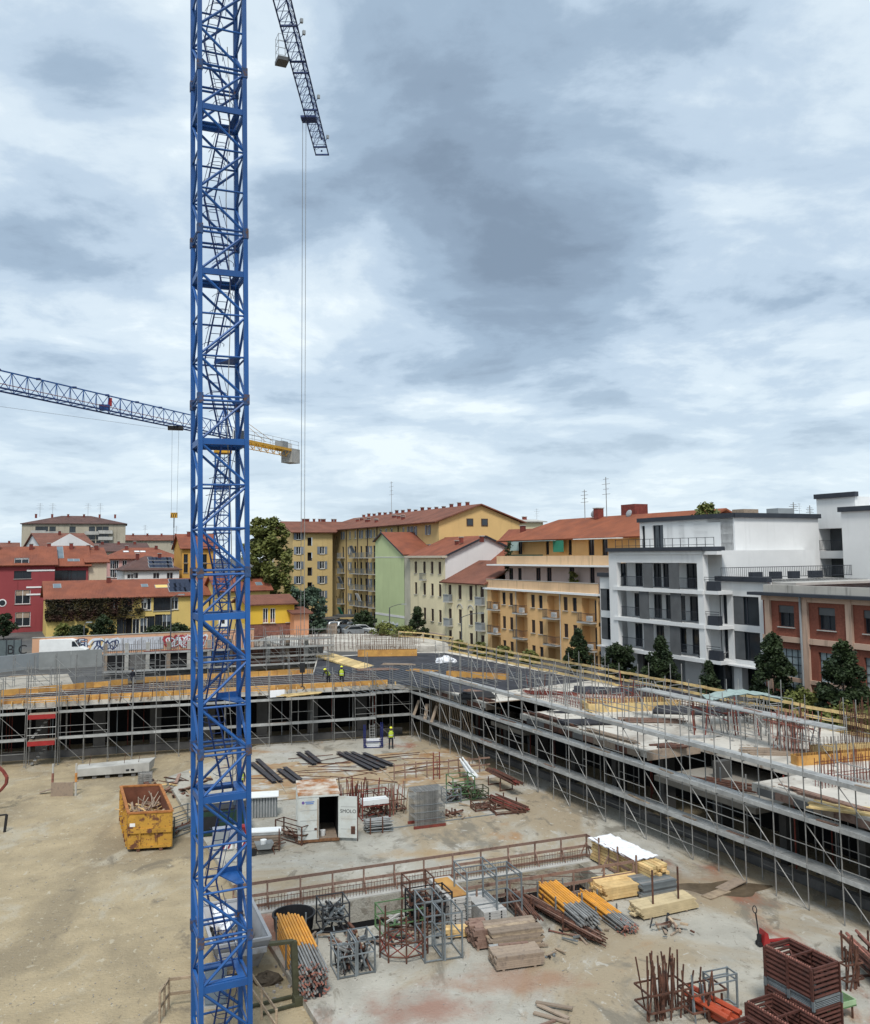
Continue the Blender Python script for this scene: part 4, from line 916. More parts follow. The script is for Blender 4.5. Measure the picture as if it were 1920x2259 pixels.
class Bld(Thing):
    def __init__(s, name, label, o, rz, cat='building'):
        super().__init__(name, label, cat, (o.x, o.y, 0), rz); s.holes = {}; s.w = 0.0
    def window(s, u, z, w, h, kind='win', wy=0.0, wall='a', deep=.16, fm=None, sill=True):
        s.holes.setdefault(wall, []).append((u - w / 2, u + w / 2, z - h / 2, z + h / 2, deep))
        y = wy + deep
        if kind in ('win', 'dark', 'door'):
            fm = fm or (K['white'] if kind == 'win' else K['anth'])
            o = s.put('window' if kind != 'door' else 'balcony_door', frame_mesh(w, h, fm, mull=w > .7), Matrix.Translation((u, y - .03, z)))
            s.box('pane', (u, y + .02, z), (w, .02, h), K['glass'], parent=o)
            if kind == 'win' and random.random() < .45:
                hh = h * random.uniform(.25, .6); s.box('blind', (u, y - .012, z + h / 2 - hh / 2), (w * .86, .012, hh), random.choice([K['white'], K['bluegrey'], K['woodg']]), parent=o)
        elif kind == 'shut':
            o = s.box('shutter', (u - w / 4, y - .06, z), (w / 2 - .02, .05, h), K['shutter'])
            s.box('shutter', (u + w / 4, y - .06, z), (w / 2 - .02, .05, h), K['shutter'])
            sl = MB()
            for i in range(int(h / .16)): sl.box((0, 0, -h / 2 + .1 + i * .16), (w * .86, .02, .05))
            s.put('louvres', rawmesh('louvres', sl.v, sl.f, mat('dark louvre', (.03, .02, .016), .8)), Matrix.Translation((u, y - .095, z)), o)
            s.box('reveal_back', (u, y + .02, z), (w, .02, h), K['dark'])
        elif kind == 'open':      # open blue-grey shutters either side of a window
            o = s.put('window', frame_mesh(w, h, K['white'], mull=True), Matrix.Translation((u, y - .03, z)))
            s.box('pane', (u, y + .02, z), (w, .02, h), K['glass'], parent=o)
            for sg in (-1, 1): s.box('shutter', (u + sg * w * .78, wy - .05, z), (w * .52, .05, h), K['bluegrey'], parent=o)
        elif kind == 'void':
            s.box('opening', (u, y + .3, z), (w, .02, h), K['dark'])
        if sill and kind in ('win', 'shut', 'open', 'dark'): s.box('sill', (u, wy - .05, z - h / 2 - .04), (w + .2, .16, .07), K['conc'])
    def wall(s, u0, u1, z0, z1, m, wall='a', wy=0.0, name='wall', top=None):
        """front wall in the plane y = wy with its openings cut out; top = list of (u,z) gable points above z1"""
        hs = [h for h in s.holes.get(wall, []) if h[1] > u0 and h[0] < u1]
        us = sorted({u0, u1, *[min(max(x, u0), u1) for h in hs for x in h[:2]]}); zs = sorted({z0, z1, *[min(max(x, z0), z1) for h in hs for x in h[2:4]]})
        v = []; f = []; idx = {}
        def vi(u, z):
            if (u, z) not in idx: idx[(u, z)] = len(v); v.append((u, wy, z))
            return idx[(u, z)]
        for a, b in zip(us, us[1:]):
            for c, d in zip(zs, zs[1:]):
                mu, mz = (a + b) / 2, (c + d) / 2
                if any(h[0] < mu < h[1] and h[2] < mz < h[3] for h in hs): continue
                f.append((vi(a, c), vi(b, c), vi(b, d), vi(a, d)))
        for h in hs:
            a, b, c, d, dp = h; n = len(v)
            v += [(x, y, z) for y in (wy, wy + dp) for x, z in ((a, c), (b, c), (b, d), (a, d))]
            f += [(n + i, n + 4 + i, n + 4 + (i + 1) % 4, n + (i + 1) % 4)[::-1] for i in range(4)]
        if top:
            n = len(v); v += [(u0, wy, z1), (u1, wy, z1)] + [(a, wy, b) for a, b in top]; f.append(tuple(n + i for i in range(2 + len(top))))
        return s.mesh(name, v, f, m)
    def shell(s, u0, u1, y0, y1, z0, z1, m, front=False, name='side_wall', top=True):
        """left, right, back walls and flat top"""
        c = [(u0, y0), (u1, y0), (u1, y1), (u0, y1)]; v = [(x, y, z) for z in (z0, z1) for x, y in c]
        f = [(1, 2, 6, 5), (2, 3, 7, 6), (3, 0, 4, 7)] + ([(0, 1, 5, 4)] if front else []) + ([(4, 5, 6, 7)] if top else [])
        return s.mesh(name, v, f, m)
    def roof(s, pts, m, t=.18, name='roof', parent=None):
        """a roof slope: 3+ points eave-left, eave-right, ridge-right, ridge-left; local frame X along the eave, Y up the slope"""
        P = [Vector(p) for p in pts]; X = (P[1] - P[0]).normalized(); nn = (P[1] - P[0]).cross(P[-1] - P[0]).normalized()
        if nn.z < 0: nn = -nn
        Y = nn.cross(X); M = Matrix.Translation(P[0]) @ Matrix((X, Y, nn)).transposed().to_4x4(); Mi = M.inverted()
        q = [Mi @ p for p in P]; n = len(q)
        v = [(p.x, p.y, p.z) for p in q] + [(p.x, p.y, p.z - t) for p in q]
        f = [tuple(range(n)), tuple(reversed(range(n, 2 * n)))] + [(i, n + i, n + (i + 1) % n, (i + 1) % n) for i in range(n)]
        return s.mesh(name, v, f, m, M, parent)
    def chimney(s, x, y, z, h=1.0, w=.6, m=None, parent=None):
        o = s.box('chimney', (x, y, z + h / 2), (w, w, h), m or K['redrust'], parent=parent); s.box('chimney_cap', (x, y, z + h + .05), (w + .15, w + .15, .1), K['conc'], parent=o)
    def antenna(s, px, py_top, py_base, w, k=1.0):
        u, z0 = s.uz(px, py_base, w); _, z1 = s.uz(px, py_top, w)
        o = s.rod('antenna', (u, w, z0 - .3), (u, w, z1), .05, K['galv'], 5)
        b = MB()
        for i in range(4):
            z = z1 - .25 - i * (z1 - z0) * .13; L_ = (.55 + .25 * (i % 2)) * k; b.rod((u - L_, w, z), (u + L_, w, z), .025, 4)
        s.mb('antenna_elements', b, K['galv'], parent=o)
    def balcony(s, u, z, w, d=.9, m=None, style='bar', wy=0.0, h=1.0, slab=None):
        o = s.box('balcony', (u, wy - d / 2, z), (w, d, .14), slab or K['conc'])
        m = m or K['anth']
        if style == 'bar':
            b = MB()
            for zz_ in (z + .12, z + h): b.sq((u - w / 2, wy - d + .03, zz_), (u + w / 2, wy - d + .03, zz_), .04); b.sq((u - w / 2 + .03, wy, zz_), (u - w / 2 + .03, wy - d, zz_), .04); b.sq((u + w / 2 - .03, wy, zz_), (u + w / 2 - .03, wy - d, zz_), .04)
            n = int(w / .14)
            for i in range(n + 1): x = u - w / 2 + .03 + (w - .06) * i / n; b.box((x, wy - d + .03, z + h / 2 + .06), (.022, .022, h - .1))
            for i in range(1, int(d / .14)): 
                for sg in (-1, 1): b.box((u + sg * (w / 2 - .03), wy - d + i * .14, z + h / 2 + .06), (.022, .022, h - .1))
            s.mb('railing', b, m, parent=o)
        elif style == 'solid':
            s.box('parapet', (u, wy - d + .05, z + h / 2), (w, .09, h), m, parent=o)
            for sg in (-1, 1): s.box('parapet', (u + sg * (w / 2 - .045), wy - d / 2 + .05, z + h / 2), (.09, d - .1, h - .01), m, parent=o)
        elif style == 'baluster':
            s.box('top_rail', (u, wy - d + .08, z + h), (w, .16, .1), m, parent=o)
            b = MB(); n = int(w / .2)
            for i in range(n + 1): b.rod((u - w / 2 + .08 + (w - .16) * i / n, wy - d + .08, z + .07), (u - w / 2 + .08 + (w - .16) * i / n, wy - d + .08, z + h - .05), .055, 6)
            for sg in (-1, 1):
                b.box((u + sg * (w / 2 - .06), wy - d / 2, z + h), (.12, d - .2, .1))
                for i in range(3): b.rod((u + sg * (w / 2 - .06), wy - d * (.2 + .25 * i), z + .07), (u + sg * (w / 2 - .06), wy - d * (.2 + .25 * i), z + h - .05), .055, 6)
            s.mb('balusters', b, m, parent=o)
        return o
    def gridrows(s, cols, rows, ycol, xrow, w, h, kind, wy=0.0, wall='a', **k):
        for c in cols:
            u, _ = s.uz(c, ycol, wy)
            for r_ in rows:
                _, z = s.uz(xrow, r_, wy); s.window(u, z, w, h, kind, wy, wall, **k)
RP0 = HZ(1320, 92.0)               # street facade plane of the right-hand row
def row_origin(px):                # where pixel column px meets that plane
    d = ray(px, 1222 - .0096 * (px - 960)); n = Vector((N2.x, N2.y, 0)); t = (RP0 - CAM).dot(n) / d.dot(n); p = CAM + d * t; return Vector((p.x, p.y, 0))
# ---------------------------------------------------------------- orange terrace house
B = Bld('apartment_house', 'orange terraced apartment house between the cream house and the white block', row_origin(1075), RZE)
OR = stucco('orange', (.68, .42, .19)); ORP = stucco('orange parapet', (.62, .42, .25), .25)
uL, uR = B.uz(1075, 1380)[0], B.uz(1322, 1400)[0]
zg = B.uz(1195, 1305)[1]      # gutter level
rows = [(1205, 1331, 1390)]
# window / door columns per photo (pixel column at row 1)
pts1 = [(1112, 1320), (1128, 1322), (1176, 1326), (1193, 1328), (1248, 1332), (1268, 1334)]
fl_h = abs(B.uz(1176, 1326)[1] - B.uz(1178, 1382)[1])
for x, y in pts1:
    u, z = B.uz(x, y)
    for k in range(3): B.window(u, z - k * fl_h, .78, 1.5, 'shut' if random.random() < .75 else 'dark')
for x, y, w_ in ((1094, 1318, 2.2), (1152, 1325, 2.3), (1222, 1334, 2.6), (1300, 1341, 2.6)):
    u, z = B.uz(x, y)
    for k in range(3):
        zz_ = z - k * fl_h - .25
        B.holes.setdefault('a', []).append((u - w_ / 2, u + w_ / 2, zz_ - 1.25, zz_ + 1.25, .95))
        B.box('loggia_back', (u, .97, zz_), (w_, .04, 2.5), OR)
        o = B.box('balcony_door', (u + w_ * .12, .92, zz_ - .1), (1.0, .06, 2.2), K['anth'] if k != 1 else K['shutter'])
        B.box('pane', (u + w_ * .12, .88, zz_ - .1), (.8, .02, 2.0), K['glass'], parent=o)
        if k < 2: B.balcony(u, zz_ - 1.3, w_ * .98, .75, K['anth'], slab=K['conc'])
        if k < 2 and random.random() < .7: B.box('air_conditioner', (u + w_ * .2, -.35, zz_ - .85), (.75, .3, .55), K['white'])
B.wall(uL, uR, GZ - .2, zg - .12, OR)
B.shell(uL, uR, .96, 11, GZ - .2, zg - .12, OR)
for x_ in (1140, 1237): B.rod('downpipe', (B.uz(x_, 1340)[0], -.08, GZ), (B.uz(x_, 1340)[0], -.08, zg), .055, K['conc'], 6)
gt = B.box('gutter', ((uL + uR) / 2, -.2, zg), (uR - uL + .6, .42, .22), K['white'])
z1 = B.uz(1195, 1283)[1]
B.box('terrace_parapet', ((uL + uR) / 2, .05, (zg + .1 + z1) / 2), (uR - uL, .14, z1 - zg - .1), ORP)
B.box('parapet_coping', ((uL + uR) / 2, .05, z1 + .03), (uR - uL + .04, .22, .05), K['conc'])
# set-back storeys
y1 = 2.4
u1L, u1R = B.uz(1115, 1280, y1)[0], uR + 3
zA = B.uz(1195, 1247, y1 - 1.0)[1]; zP = B.uz(1230, 1226, y1 - .8)[1]
pinkw = stucco('pale pink', (.50, .42, .40))
for x in (1128, 1147, 1188, 1212, 1262, 1307):
    u, z = B.uz(x, 1268, y1); B.window(u, z - .1, .85 if x % 2 else 1.0, 1.9, 'dark', y1, 'b', sill=False)
B.wall(u1L, u1R, zg - .2, zA, pinkw, 'b', y1); B.shell(u1L, u1R, y1, 11, zg - .2, zA, OR)
aw = B.box('awning', ((u1L + u1R) / 2 - .8, y1 - 1.0, zA - .02), (u1R - u1L + 1.2, 1.9, .16), K['white'])
B.box('upper_parapet', ((u1L + u1R) / 2, y1 - 1.0, (zA + .1 + zP) / 2), (u1R - u1L + .6, .14, zP - zA - .1), ORP)
y2 = 5.4
u2L = B.uz(1120, 1215, y2)[0]; zE = B.uz(1250, 1190, y2 - .6)[1]
for x, w_ in ((1148, 1.0), (1208, .7), (1258, .7), (1305, 1.1), (1335, 1.0)):
    u, z = B.uz(x, 1207, y2); B.window(u, z, w_, 1.9, 'dark', y2, 'c', sill=False)
B.wall(u2L, uR + 5, zA - .2, zE + .2, stucco('yellow orange', (.58, .38, .17)), 'c', y2); B.shell(u2L, uR + 5, y2, 12, zA - .2, zE + .2, OR)
u_, z_ = B.uz(1135, 1204, y2 - .8); B.box('green_blind', (u_, y2 - .8, z_), (2.2, .05, 1.3), mat('mint blind', (.36, .47, .43), .7))
u_, z_ = B.uz(1232, 1205, y2 - .8); B.box('green_blind', (u_, y2 - .8, z_), (2.2, .05, 1.4), mat('emerald blind', (.03, .2, .13), .7))
B.box('green_planter', (B.uz(1160, 1222, y2 - 1.6)[0], y2 - 1.6, zP - .1), (7.5, .3, .5), mat('dark green trough', (.01, .05, .035), .7))
B.box('blue_awning', (B.uz(1185, 1192, y2 - .8)[0], y2 - .9, zE - .1), (8.5, 1.6, .08), mat('slate awning', (.2, .28, .29), .7)); B.box('white_awning', (B.uz(1320, 1188, y2 - .8)[0] + .5, y2 - .9, zE - .05), (8.0, 1.8, .1), K['white'])
zr = B.uz(1300, 1141, 11)[1]
rf = B.roof([(u2L - 1.5, y2 - .9, zE + .1), (uR + 7, y2 - .9, zE + .1), (uR + 7, 11.5, zr), (u2L + 3.5, 11.5, zr)], t_bright)
B.roof([(u2L - 1.5, 18, zE + .1), (u2L - 1.5, y2 - .9, zE + .1), (u2L + 3.5, 11.5, zr)], t_bright); B.roof([(uR + 7, 18, zE + .1), (u2L - 1.5, 18, zE + .1), (u2L + 3.5, 11.5, zr), (uR + 7, 11.5, zr)], t_bright)
B.chimney(B.uz(1321, 1137, 11)[0], 11, zr - .3, 1.3, .9, K['redrust'], rf)
o = B.box('roof_hut', (B.uz(1400, 1130, 13)[0], 13, zr + .6), (2.6, 2.0, 1.4), K['redrust'], parent=rf)
B.antenna(1291, 1080, 1140, 11); B.antenna(1339, 1052, 1138, 11); 
for x in (1310, 1388):
    u, z = B.uz(x, 1133, 11); B.put('satellite_dish', rawmesh('dish', *uv_sphere(.5, .5, .22, 10, 4, 0), K['greymat']), Matrix.Translation((u, 11, z)) @ Matrix.Rotation(R(70), 4, 'X'))
# ---------------------------------------------------------------- cream house, two heights, with green gable
B = Bld('cream_house', 'tall cream house with brown shutters and a white gable beside the green gable wall', row_origin(905), RZE)
CR = stucco('cream', (.68, .60, .40)); GRN = stucco('pale green', (.46, .53, .29), .08); WH = stucco('white', (.66, .65, .64), .08)
uL = 0; uM = B.uz(983, 1290)[0]; zE = B.uz(930, 1229)[1]
rz_ = [1252, 1300, 1355, 1407]
for x in (918, 937, 954, 971):
    u, _ = B.uz(x, 1300)
    for k, (yy) in enumerate(rz_):
        _, z = B.uz(945, yy + (x - 945) * .02 * k); B.window(u, z, .85, 1.75, 'shut')
B.wall(uL, uM, GZ - .2, zE, CR)
B.box('ground_floor_band', ((uL + uM) / 2, -.04, (GZ + B.uz(950, 1384)[1]) / 2), (uM - uL, .06, .25), stucco('pink grey', (.5, .41, .37)))
u, z = B.uz(937, 1272); B.balcony(u, z - .5, 1.4, .6, K['greysteel'])
B.box('eave_board', ((uL + uM) / 2, -.35, zE + .05), (uM - uL + .9, .9, .3), stucco('eave', (.5, .45, .36)))
dp = 13.0
zr = B.uz(1052, 1182, dp / 2)[1]
# side gable (white) facing along the street
v = [(uM, 0, GZ), (uM, dp, GZ), (uM, dp, zE), (uM, dp / 2, zr - .15), (uM, 0, zE)]
B.mesh('gable_wall', v, [(0, 1, 2, 3, 4)], WH); B.mesh('back_wall', [(uL - 12, dp, GZ), (uM, dp, GZ), (uM, dp, zE), (uL - 12, dp, zE)], [(3, 2, 1, 0)], CR)
rf = B.roof([(uL - .5, -.8, zE), (uM + .35, -.8, zE), (uM + .35, dp / 2, zr), (uL - .5, dp / 2, zr)], t_red)
B.roof([(uM + .35, dp + .8, zE), (uL - 14, dp + .8, zE), (uL - 14, dp / 2, zr), (uM + .35, dp / 2, zr)], t_red)
B.sq('verge_board', (uM + .36, -.8, zE - .14), (uM + .36, dp / 2, zr - .14), .12, K['anth'], h=.25); B.sq('verge_board', (uM + .36, dp + .8, zE - .14), (uM + .36, dp / 2, zr - .14), .12, K['anth'], h=.25)
for x, y in ((958, 1212), (1008, 1198), (1018, 1190), (890, 1206), (1063, 1188)):
    u, z = B.uz(x, y, 3.5); B.chimney(u, 3.5, z - .5, .8, .45, K['redrust'], rf)
# green gable end to its left, in nearly the same plane
gL, gR = B.uz(829, 1300)[0], B.uz(893, 1300)[0]
pk = B.uz(845, 1175); el = B.uz(827, 1194); er = B.uz(893, 1224)
B.mesh('green_wall', [(gL, -.05, GZ - .2), (gR, -.05, GZ - .2), (gR, -.05, er[1]), (pk[0], -.05, pk[1]), (gL, -.05, el[1])], [(0, 1, 2, 3, 4)], GRN)
B.mesh('corner_strip', [(gR, -.02, GZ - .2), (uL + .02, -.02, GZ - .2), (uL + .02, -.02, zE), (gR, -.02, zE)], [(0, 1, 2, 3)], stucco('worn cream', (.47, .45, .36), .3))
B.mesh('green_side', [(gL, -.05, GZ - .2), (gL, 14, GZ - .2), (gL, 14, el[1]), (gL, -.05, el[1])], [(3, 2, 1, 0)], GRN)
for zb_, tt in ((B.uz(860, 1229)[1], .12), (B.uz(860, 1357)[1], .35)): B.box('white_band', ((gL + gR) / 2, -.07, zb_), (gR - gL, .03, tt), WH)
bt = 12
rf = B.roof([(gR + .3, bt, er[1] + .05), (gR + .3, -.35, er[1] + .05), (pk[0], -.35, pk[1] + .1), (pk[0], bt, pk[1] + .1)], t_red)
B.roof([(gL - .35, -.35, el[1] + .02), (gL - .35, bt, el[1] + .02), (pk[0], bt, pk[1] + .1), (pk[0], -.35, pk[1] + .1)], t_red)
B.sq('verge_board', (gR + .2, -.36, er[1] - .05), (pk[0], -.36, pk[1] - .02), .08, K['anth'], h=.2); B.sq('verge_board', (gL - .35, -.36, el[1] - .08), (pk[0], -.36, pk[1] - .02), .08, K['anth'], h=.2)
for x, y in ((868, 1190), (871, 1196), (884, 1208), (857, 1180)):
    u, z = B.uz(x, y, 2.0); B.chimney(u, 2, z - .4, .7, .4, K['redrust'], rf)
# graffiti along the foot of the green wall
gp_ = B.uz(870, 1385); 
def scribble(T, u, wy, z, w, h, m, seed, r=.09, name='graffiti'):
    rn = random.Random(seed); b = MB(); pr = None; n = 46
    for i in range(n + 1):
        a = i / n; q = (u + (a - .5) * w + .12 * w * math.sin(i * 1.25 + seed), wy, z + h * .5 * math.sin(i * .9 + rn.uniform(-.3, .3)))
        if pr: b.rod(pr, q, r, 5)
        pr = q
    v = [(x, wy + (y - wy) * .06, zz_) for x, y, zz_ in b.v]; return T.mesh(name, v, b.f, m)
scribble(B, gp_[0] - 1.5, -.07, gp_[1], 5.5, 1.6, mat('graffiti white', (.6, .63, .64), .8), 3, .2); scribble(B, gp_[0] - 1.2, -.09, gp_[1] - .1, 5.0, 1.3, mat('graffiti teal', (.06, .12, .14), .8), 3, .08)
# lower cream house
B = Bld('cream_house', 'low cream house with stone balconies and stucco arches left of the orange house', row_origin(983), RZE)
uR = B.uz(1076, 1340)[0]; zE = B.uz(1030, 1286)[1]
for x, door in ((993, 1), (1015, 0), (1039, 0), (1064, 1)):
    u, _ = B.uz(x, 1310)
    for k, yy in enumerate((1307, 1361, 1410)):
        _, z = B.uz(1025, yy); B.window(u, z - (.25 if door else 0), .9, 2.3 if door else 1.9, 'shut', sill=not door)
        if door and k < 2: B.balcony(u, z - 1.45, 1.7, .7, K['greymat'], 'baluster')
        if not door and k == 1:
            b = MB()
            for i in range(6):
                a, c = R(180 - i * 30), R(150 - i * 30); b.rod((u + .75 * math.cos(a), -.05, z + 1.1 + .55 * math.sin(a)), (u + .75 * math.cos(c), -.05, z + 1.1 + .55 * math.sin(c)), .09, 5)
            B.mb('stucco_arch', b, K['conc'])
B.wall(0, uR, GZ - .2, zE, stucco('cream', (.68, .60, .40))); B.shell(0, uR, 0, 12, GZ - .2, zE, CR)
zr = B.uz(1060, 1236, 5.5)[1]
B.roof([(-.6, -.7, zE), (uR + .3, -.7, zE), (uR + .3, 5.5, zr), (-.6, 5.5, zr)], t_brown)
B.roof([(uR + .3, 12.5, zE), (-.6, 12.5, zE), (-.6, 5.5, zr), (uR + .3, 5.5, zr)], t_brown)
B.sq('verge_board', (-.62, -.7, zE - .1), (-.62, 5.5, zr - .1), .1, K['anth'], h=.22)
B.rod('downpipe', (B.uz(1052, 1330)[0], -.1, GZ), (B.uz(1052, 1330)[0], -.1, zE), .06, K['shutter'])
# ---------------------------------------------------------------- white modern block
B = Bld('apartment_block', 'modern white apartment block with loggias and anthracite slat screens', row_origin(1322), RZE)
W1 = stucco('modern white', (.66, .665, .66), .06)
an = K['anth']
FH = 2.95
uA, uB_, uC, uD = 0, B.uz(1362, 1340)[0], B.uz(1562, 1380)[0], B.uz(1694, 1390)[0]
zl = B.uz(1332, 1272)[1]                # top of left low part
zf3 = B.uz(1362, 1293)[1]               # floor of top loggia level (left end)
f3 = B.uz(1362, 1292)[1]; f2 = f3 - FH; f1 = f2 - FH; ztop = B.uz(1362, 1217)[1]
# left low part: two big windows
u, _ = B.uz(1342, 1330)
for zc in (f2 + 1.45, f1 + 1.45):
    B.window(u, zc, 2.7, 2.25, 'dark', 0, 'a', sill=False, deep=.25); B.box('sliding_screen', (u - .8, .1, zc), (1.0, .05, 2.2), K['anthm'])
B.wall(uA, uB_, f1 - .25, zl, W1); B.shell(uA, uB_ + .5, 0, 12, f1 - .25, zl, W1)
B.box('coping', ((uA + uB_) / 2, 0, zl + .2), (uB_ - uA + .3, .5, .4), an)
# central loggia block, standing 1.5 m proud
yp = -1.5
uB2, uC2 = B.uz(1355, 1340, yp)[0], B.uz(1556, 1380, yp)[0]
colw = .75
B.box('frame_column', (uB2 + colw / 2 - .4, yp + .25, (f1 - .3 + ztop) / 2), (colw + .5, .5, ztop - f1 + .3), W1); B.box('frame_column', (uC2 - colw / 2, yp + .3, (f1 - .3 + ztop) / 2), (colw, .6, ztop - f1 + .3), W1)
B.box('frame_head', ((uB2 + uC2) / 2, yp + .25, ztop - .55), (uC2 - uB2 - 1.0, .46, 1.05), W1)
B.box('coping', ((uB2 + uC2) / 2 - .2, yp + 1.0, ztop + .18), (uC2 - uB2 + 1.1, 2.6, .36), an)
for zf in (f3, f2, f1):
    B.box('balcony_slab', ((uB2 + uC2) / 2, yp + .85, zf - .17), (uC2 - uB2 - .1, 1.9, .34), W1)
    b = MB()
    for zz_ in (zf + .12, zf + 1.02): b.sq((uB2 + .9, yp + .2, zz_), (uC2 - .75, yp + .2, zz_), .045)
    n = int((uC2 - uB2 - 1.6) / .13)
    for i in range(n): b.box((uB2 + .95 + i * .13, yp + .2, zf + .56), (.016, .016, .9))
    B.mb('railing', b, an)
B.box('balcony_slab', ((uB2 + uC2) / 2, yp + .85, ztop - .15), (uC2 - uB2 - .1, 1.86, .3), W1)
# slatted screens, staggered per floor
for zf, xs in ((f3, (1430, 1488)), (f2, (1420, 1490)), (f1, (1428, 1486))):
    for x in xs:
        u = B.uz(x, 1330, yp)[0]; o = B.box('slat_screen', (u, yp + .08, zf + 1.2), (1.35, .05, FH - .05), K['anthm'])
        for j in range(9): B.box('slat', (u - .6 + j * .15, yp + .045, zf + 1.2), (.07, .02, FH - .1), mat('screen slat', (.12, .125, .13), .5), parent=o)
# recessed loggia wall with doors
yb = .35
for zf, xs in ((f3, (1378, 1412, 1453, 1474, 1530)), (f2, (1408, 1452, 1478, 1500, 1535)), (f1, (1408, 1455, 1500, 1538))):
    for x in xs:
        u = B.uz(x, 1330, yb)[0]; B.window(u, zf + 1.15, 1.1 if x < 1495 else 1.5, 2.25, 'door', yb, 'l', sill=False, deep=.12)
uB3, uC3 = uB2 - .3, uC2 + .4
B.wall(uB3, uC3, f1 - .3, ztop, W1, 'l', yb)
B.shell(uB3, uC3 + .0, yb, 12, f1 - .3, ztop, W1)
# right part, set back, with return loggias
yr = .2
uE = B.uz(1590, 1380, yr)[0]
zrt = B.uz(1640, 1283, yr)[1]
for zf in (f2, f1):
    u = B.uz(1597, 1380, yr)[0]; B.window(u, zf + 1.3, .95, 2.5, 'dark', yr, 'r', sill=False, deep=.2); u = B.uz(1647, 1380, yr)[0]; B.window(u, zf + 1.3, 2.9, 2.4, 'dark', yr, 'r', sill=False, deep=.2)
    B.box('sliding_screen', (u - .85, yr + .08, zf + 1.3), (1.1, .05, 2.3), K['anthm'])
B.wall(uC3 - .2, uD, f1 - .3, zrt, W1, 'r', yr); B.shell(uC3, uD, yr, 14, f1 - .3, zrt, W1)
B.box('coping', ((uE + uD) / 2, yr, zrt + .2), (uD - uE + .4, .6, .42), an)
for zf in (f3, f2, f1):
    u = uC2 + .85; B.box('side_slab', (u, yp + .9, zf - .16), (1.6, 1.7, .3), W1)
    B.box('planter_box', (u, yp + .35, zf + .4), (1.2, .5, .8), an)
    b = MB()
    for zz_ in (zf + .95, zf + 1.15): b.sq((uC2, yp + .1, zz_), (uC2 + 1.6, yp + .1, zz_), .04)
    B.mb('railing', b, an)
B.box('side_slab', (uC2 + .85, yp + .9, ztop - .2), (1.6, 1.7, .3), W1)
# ground floor, set back behind piers
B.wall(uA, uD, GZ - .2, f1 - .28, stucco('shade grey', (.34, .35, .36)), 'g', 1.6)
for x, w_ in ((1330, .9), (1395, 1.3), (1528, 2.2), (1625, .9)):
    u = B.uz(x, 1470, 0)[0]; B.box('pier', (u, .5, (GZ - .2 + f1 - .3) / 2), (w_, .7, f1 - .1 - GZ), W1)
for x in (1365, 1430, 1470, 1560, 1595, 1660):
    u = B.uz(x, 1480, 1.5)[0]; o = B.box('shop_window', (u, 1.55, GZ + 1.4), (2.0, .06, 2.7), an); B.box('pane', (u, 1.5, GZ + 1.4), (1.8, .03, 2.5), K['glass'], parent=o)
B.box('soffit', ((uA + uD) / 2, .9, f1 - .32), (uD - uA, 3.0, .12), W1)
# penthouse set back, and blank side wall looking down the street
yq = 3.2
up0, up1 = B.uz(1412, 1180, yq)[0], B.uz(1622, 1180, yq)[0]
zpt = B.uz(1622, 1141, yq)[1]
for x, w_ in ((1420, .5), (1452, 1.6), (1491, .95), (1521, 1.3), (1576, 1.7)):
    u, z = B.uz(x, 1183, yq); B.window(u, ztop + 1.45, w_, 2.35, 'dark', yq, 'p', sill=False, deep=.2)
B.wall(up0, up1, ztop, zpt, W1, 'p', yq)
B.shell(up0, up1 - .02, yq, 13, zrt, zpt, W1)
B.box('coping', ((up0 + up1) / 2, yq - .02, zpt + .2), (up1 - up0 + .3, .45, .42), an)
b = MB(); 
for zz_ in (ztop + .55, ztop + 1.15): b.sq((uB2, yp + .4, zz_), (uC2 + 1.0, yp + .4, zz_), .04)
for i in range(14): b.box((uB2 + i * (uC2 - uB2 + 1) / 13, yp + .4, ztop + .75), (.04, .04, .85))
B.mb('terrace_railing', b, an)
# side wall (normal towards the viewer along the street): own frame
so_ = B.M @ Vector((up1, yq, 0))
D_ = Bld('white_wing', 'blank white side wall with terrace doors behind the brick building', Vector((so_.x, so_.y, 0)), RZN)
ue = D_.uz(1808, 1200)[0]
for x, w_ in ((1619, 1.5), (1680, .85), (1735, .95)):
    u, z = D_.uz(x, 1257); D_.window(u, z - .1, w_, 2.5, 'dark', 0, 'a', sill=False, deep=.2)
D_.wall(-.0, ue, zrt - .3, zpt, W1); D_.shell(0, ue, .2, 9, zrt - .3, zpt, W1)
D_.box('coping', (ue / 2, 0, zpt + .2), (ue + .3, .5, .42), an)
D_.box('terrace_floor', (ue / 2 + .3, -4.4, zrt - .1), (ue + 5.6, 8.6, .2), K['conc'])
b = MB()
x0, x1 = D_.uz(1592, 1280, -4.0)[0], D_.uz(1930, 1285, -4.0)[0]
for zz_ in (zrt + .35, zrt + 1.2): b.sq((x0, -4, zz_), (x1, -4, zz_), .05)
for i in range(int((x1 - x0) / .22)): b.box((x0 + i * .22, -4, zrt + .8), (.025, .025, .85))
D_.mb('terrace_railing', b, an)
for x, w_ in ((1668, 1.2), (1712, 1.1), (1752, 1.0), (1800, 1.4)): D_.box('planter_box', (D_.uz(x, 1278, -2.6)[0], -2.6, zrt + .42), (w_, .5, .65), an)
for x, w_, h_ in ((1722, 2.2, 1.0), (1645, 2.0, .7)): D_.box('roof_plant', (D_.uz(x, 1140, 5)[0], 5, zpt + .7), (w_, 1.5, h_), K['greymat'] if w_ > 2.1 else K['woodg'])
D_.antenna(1752, 1108, 1140, 5, .8); D_.antenna(1788, 1115, 1142, 5, .7)
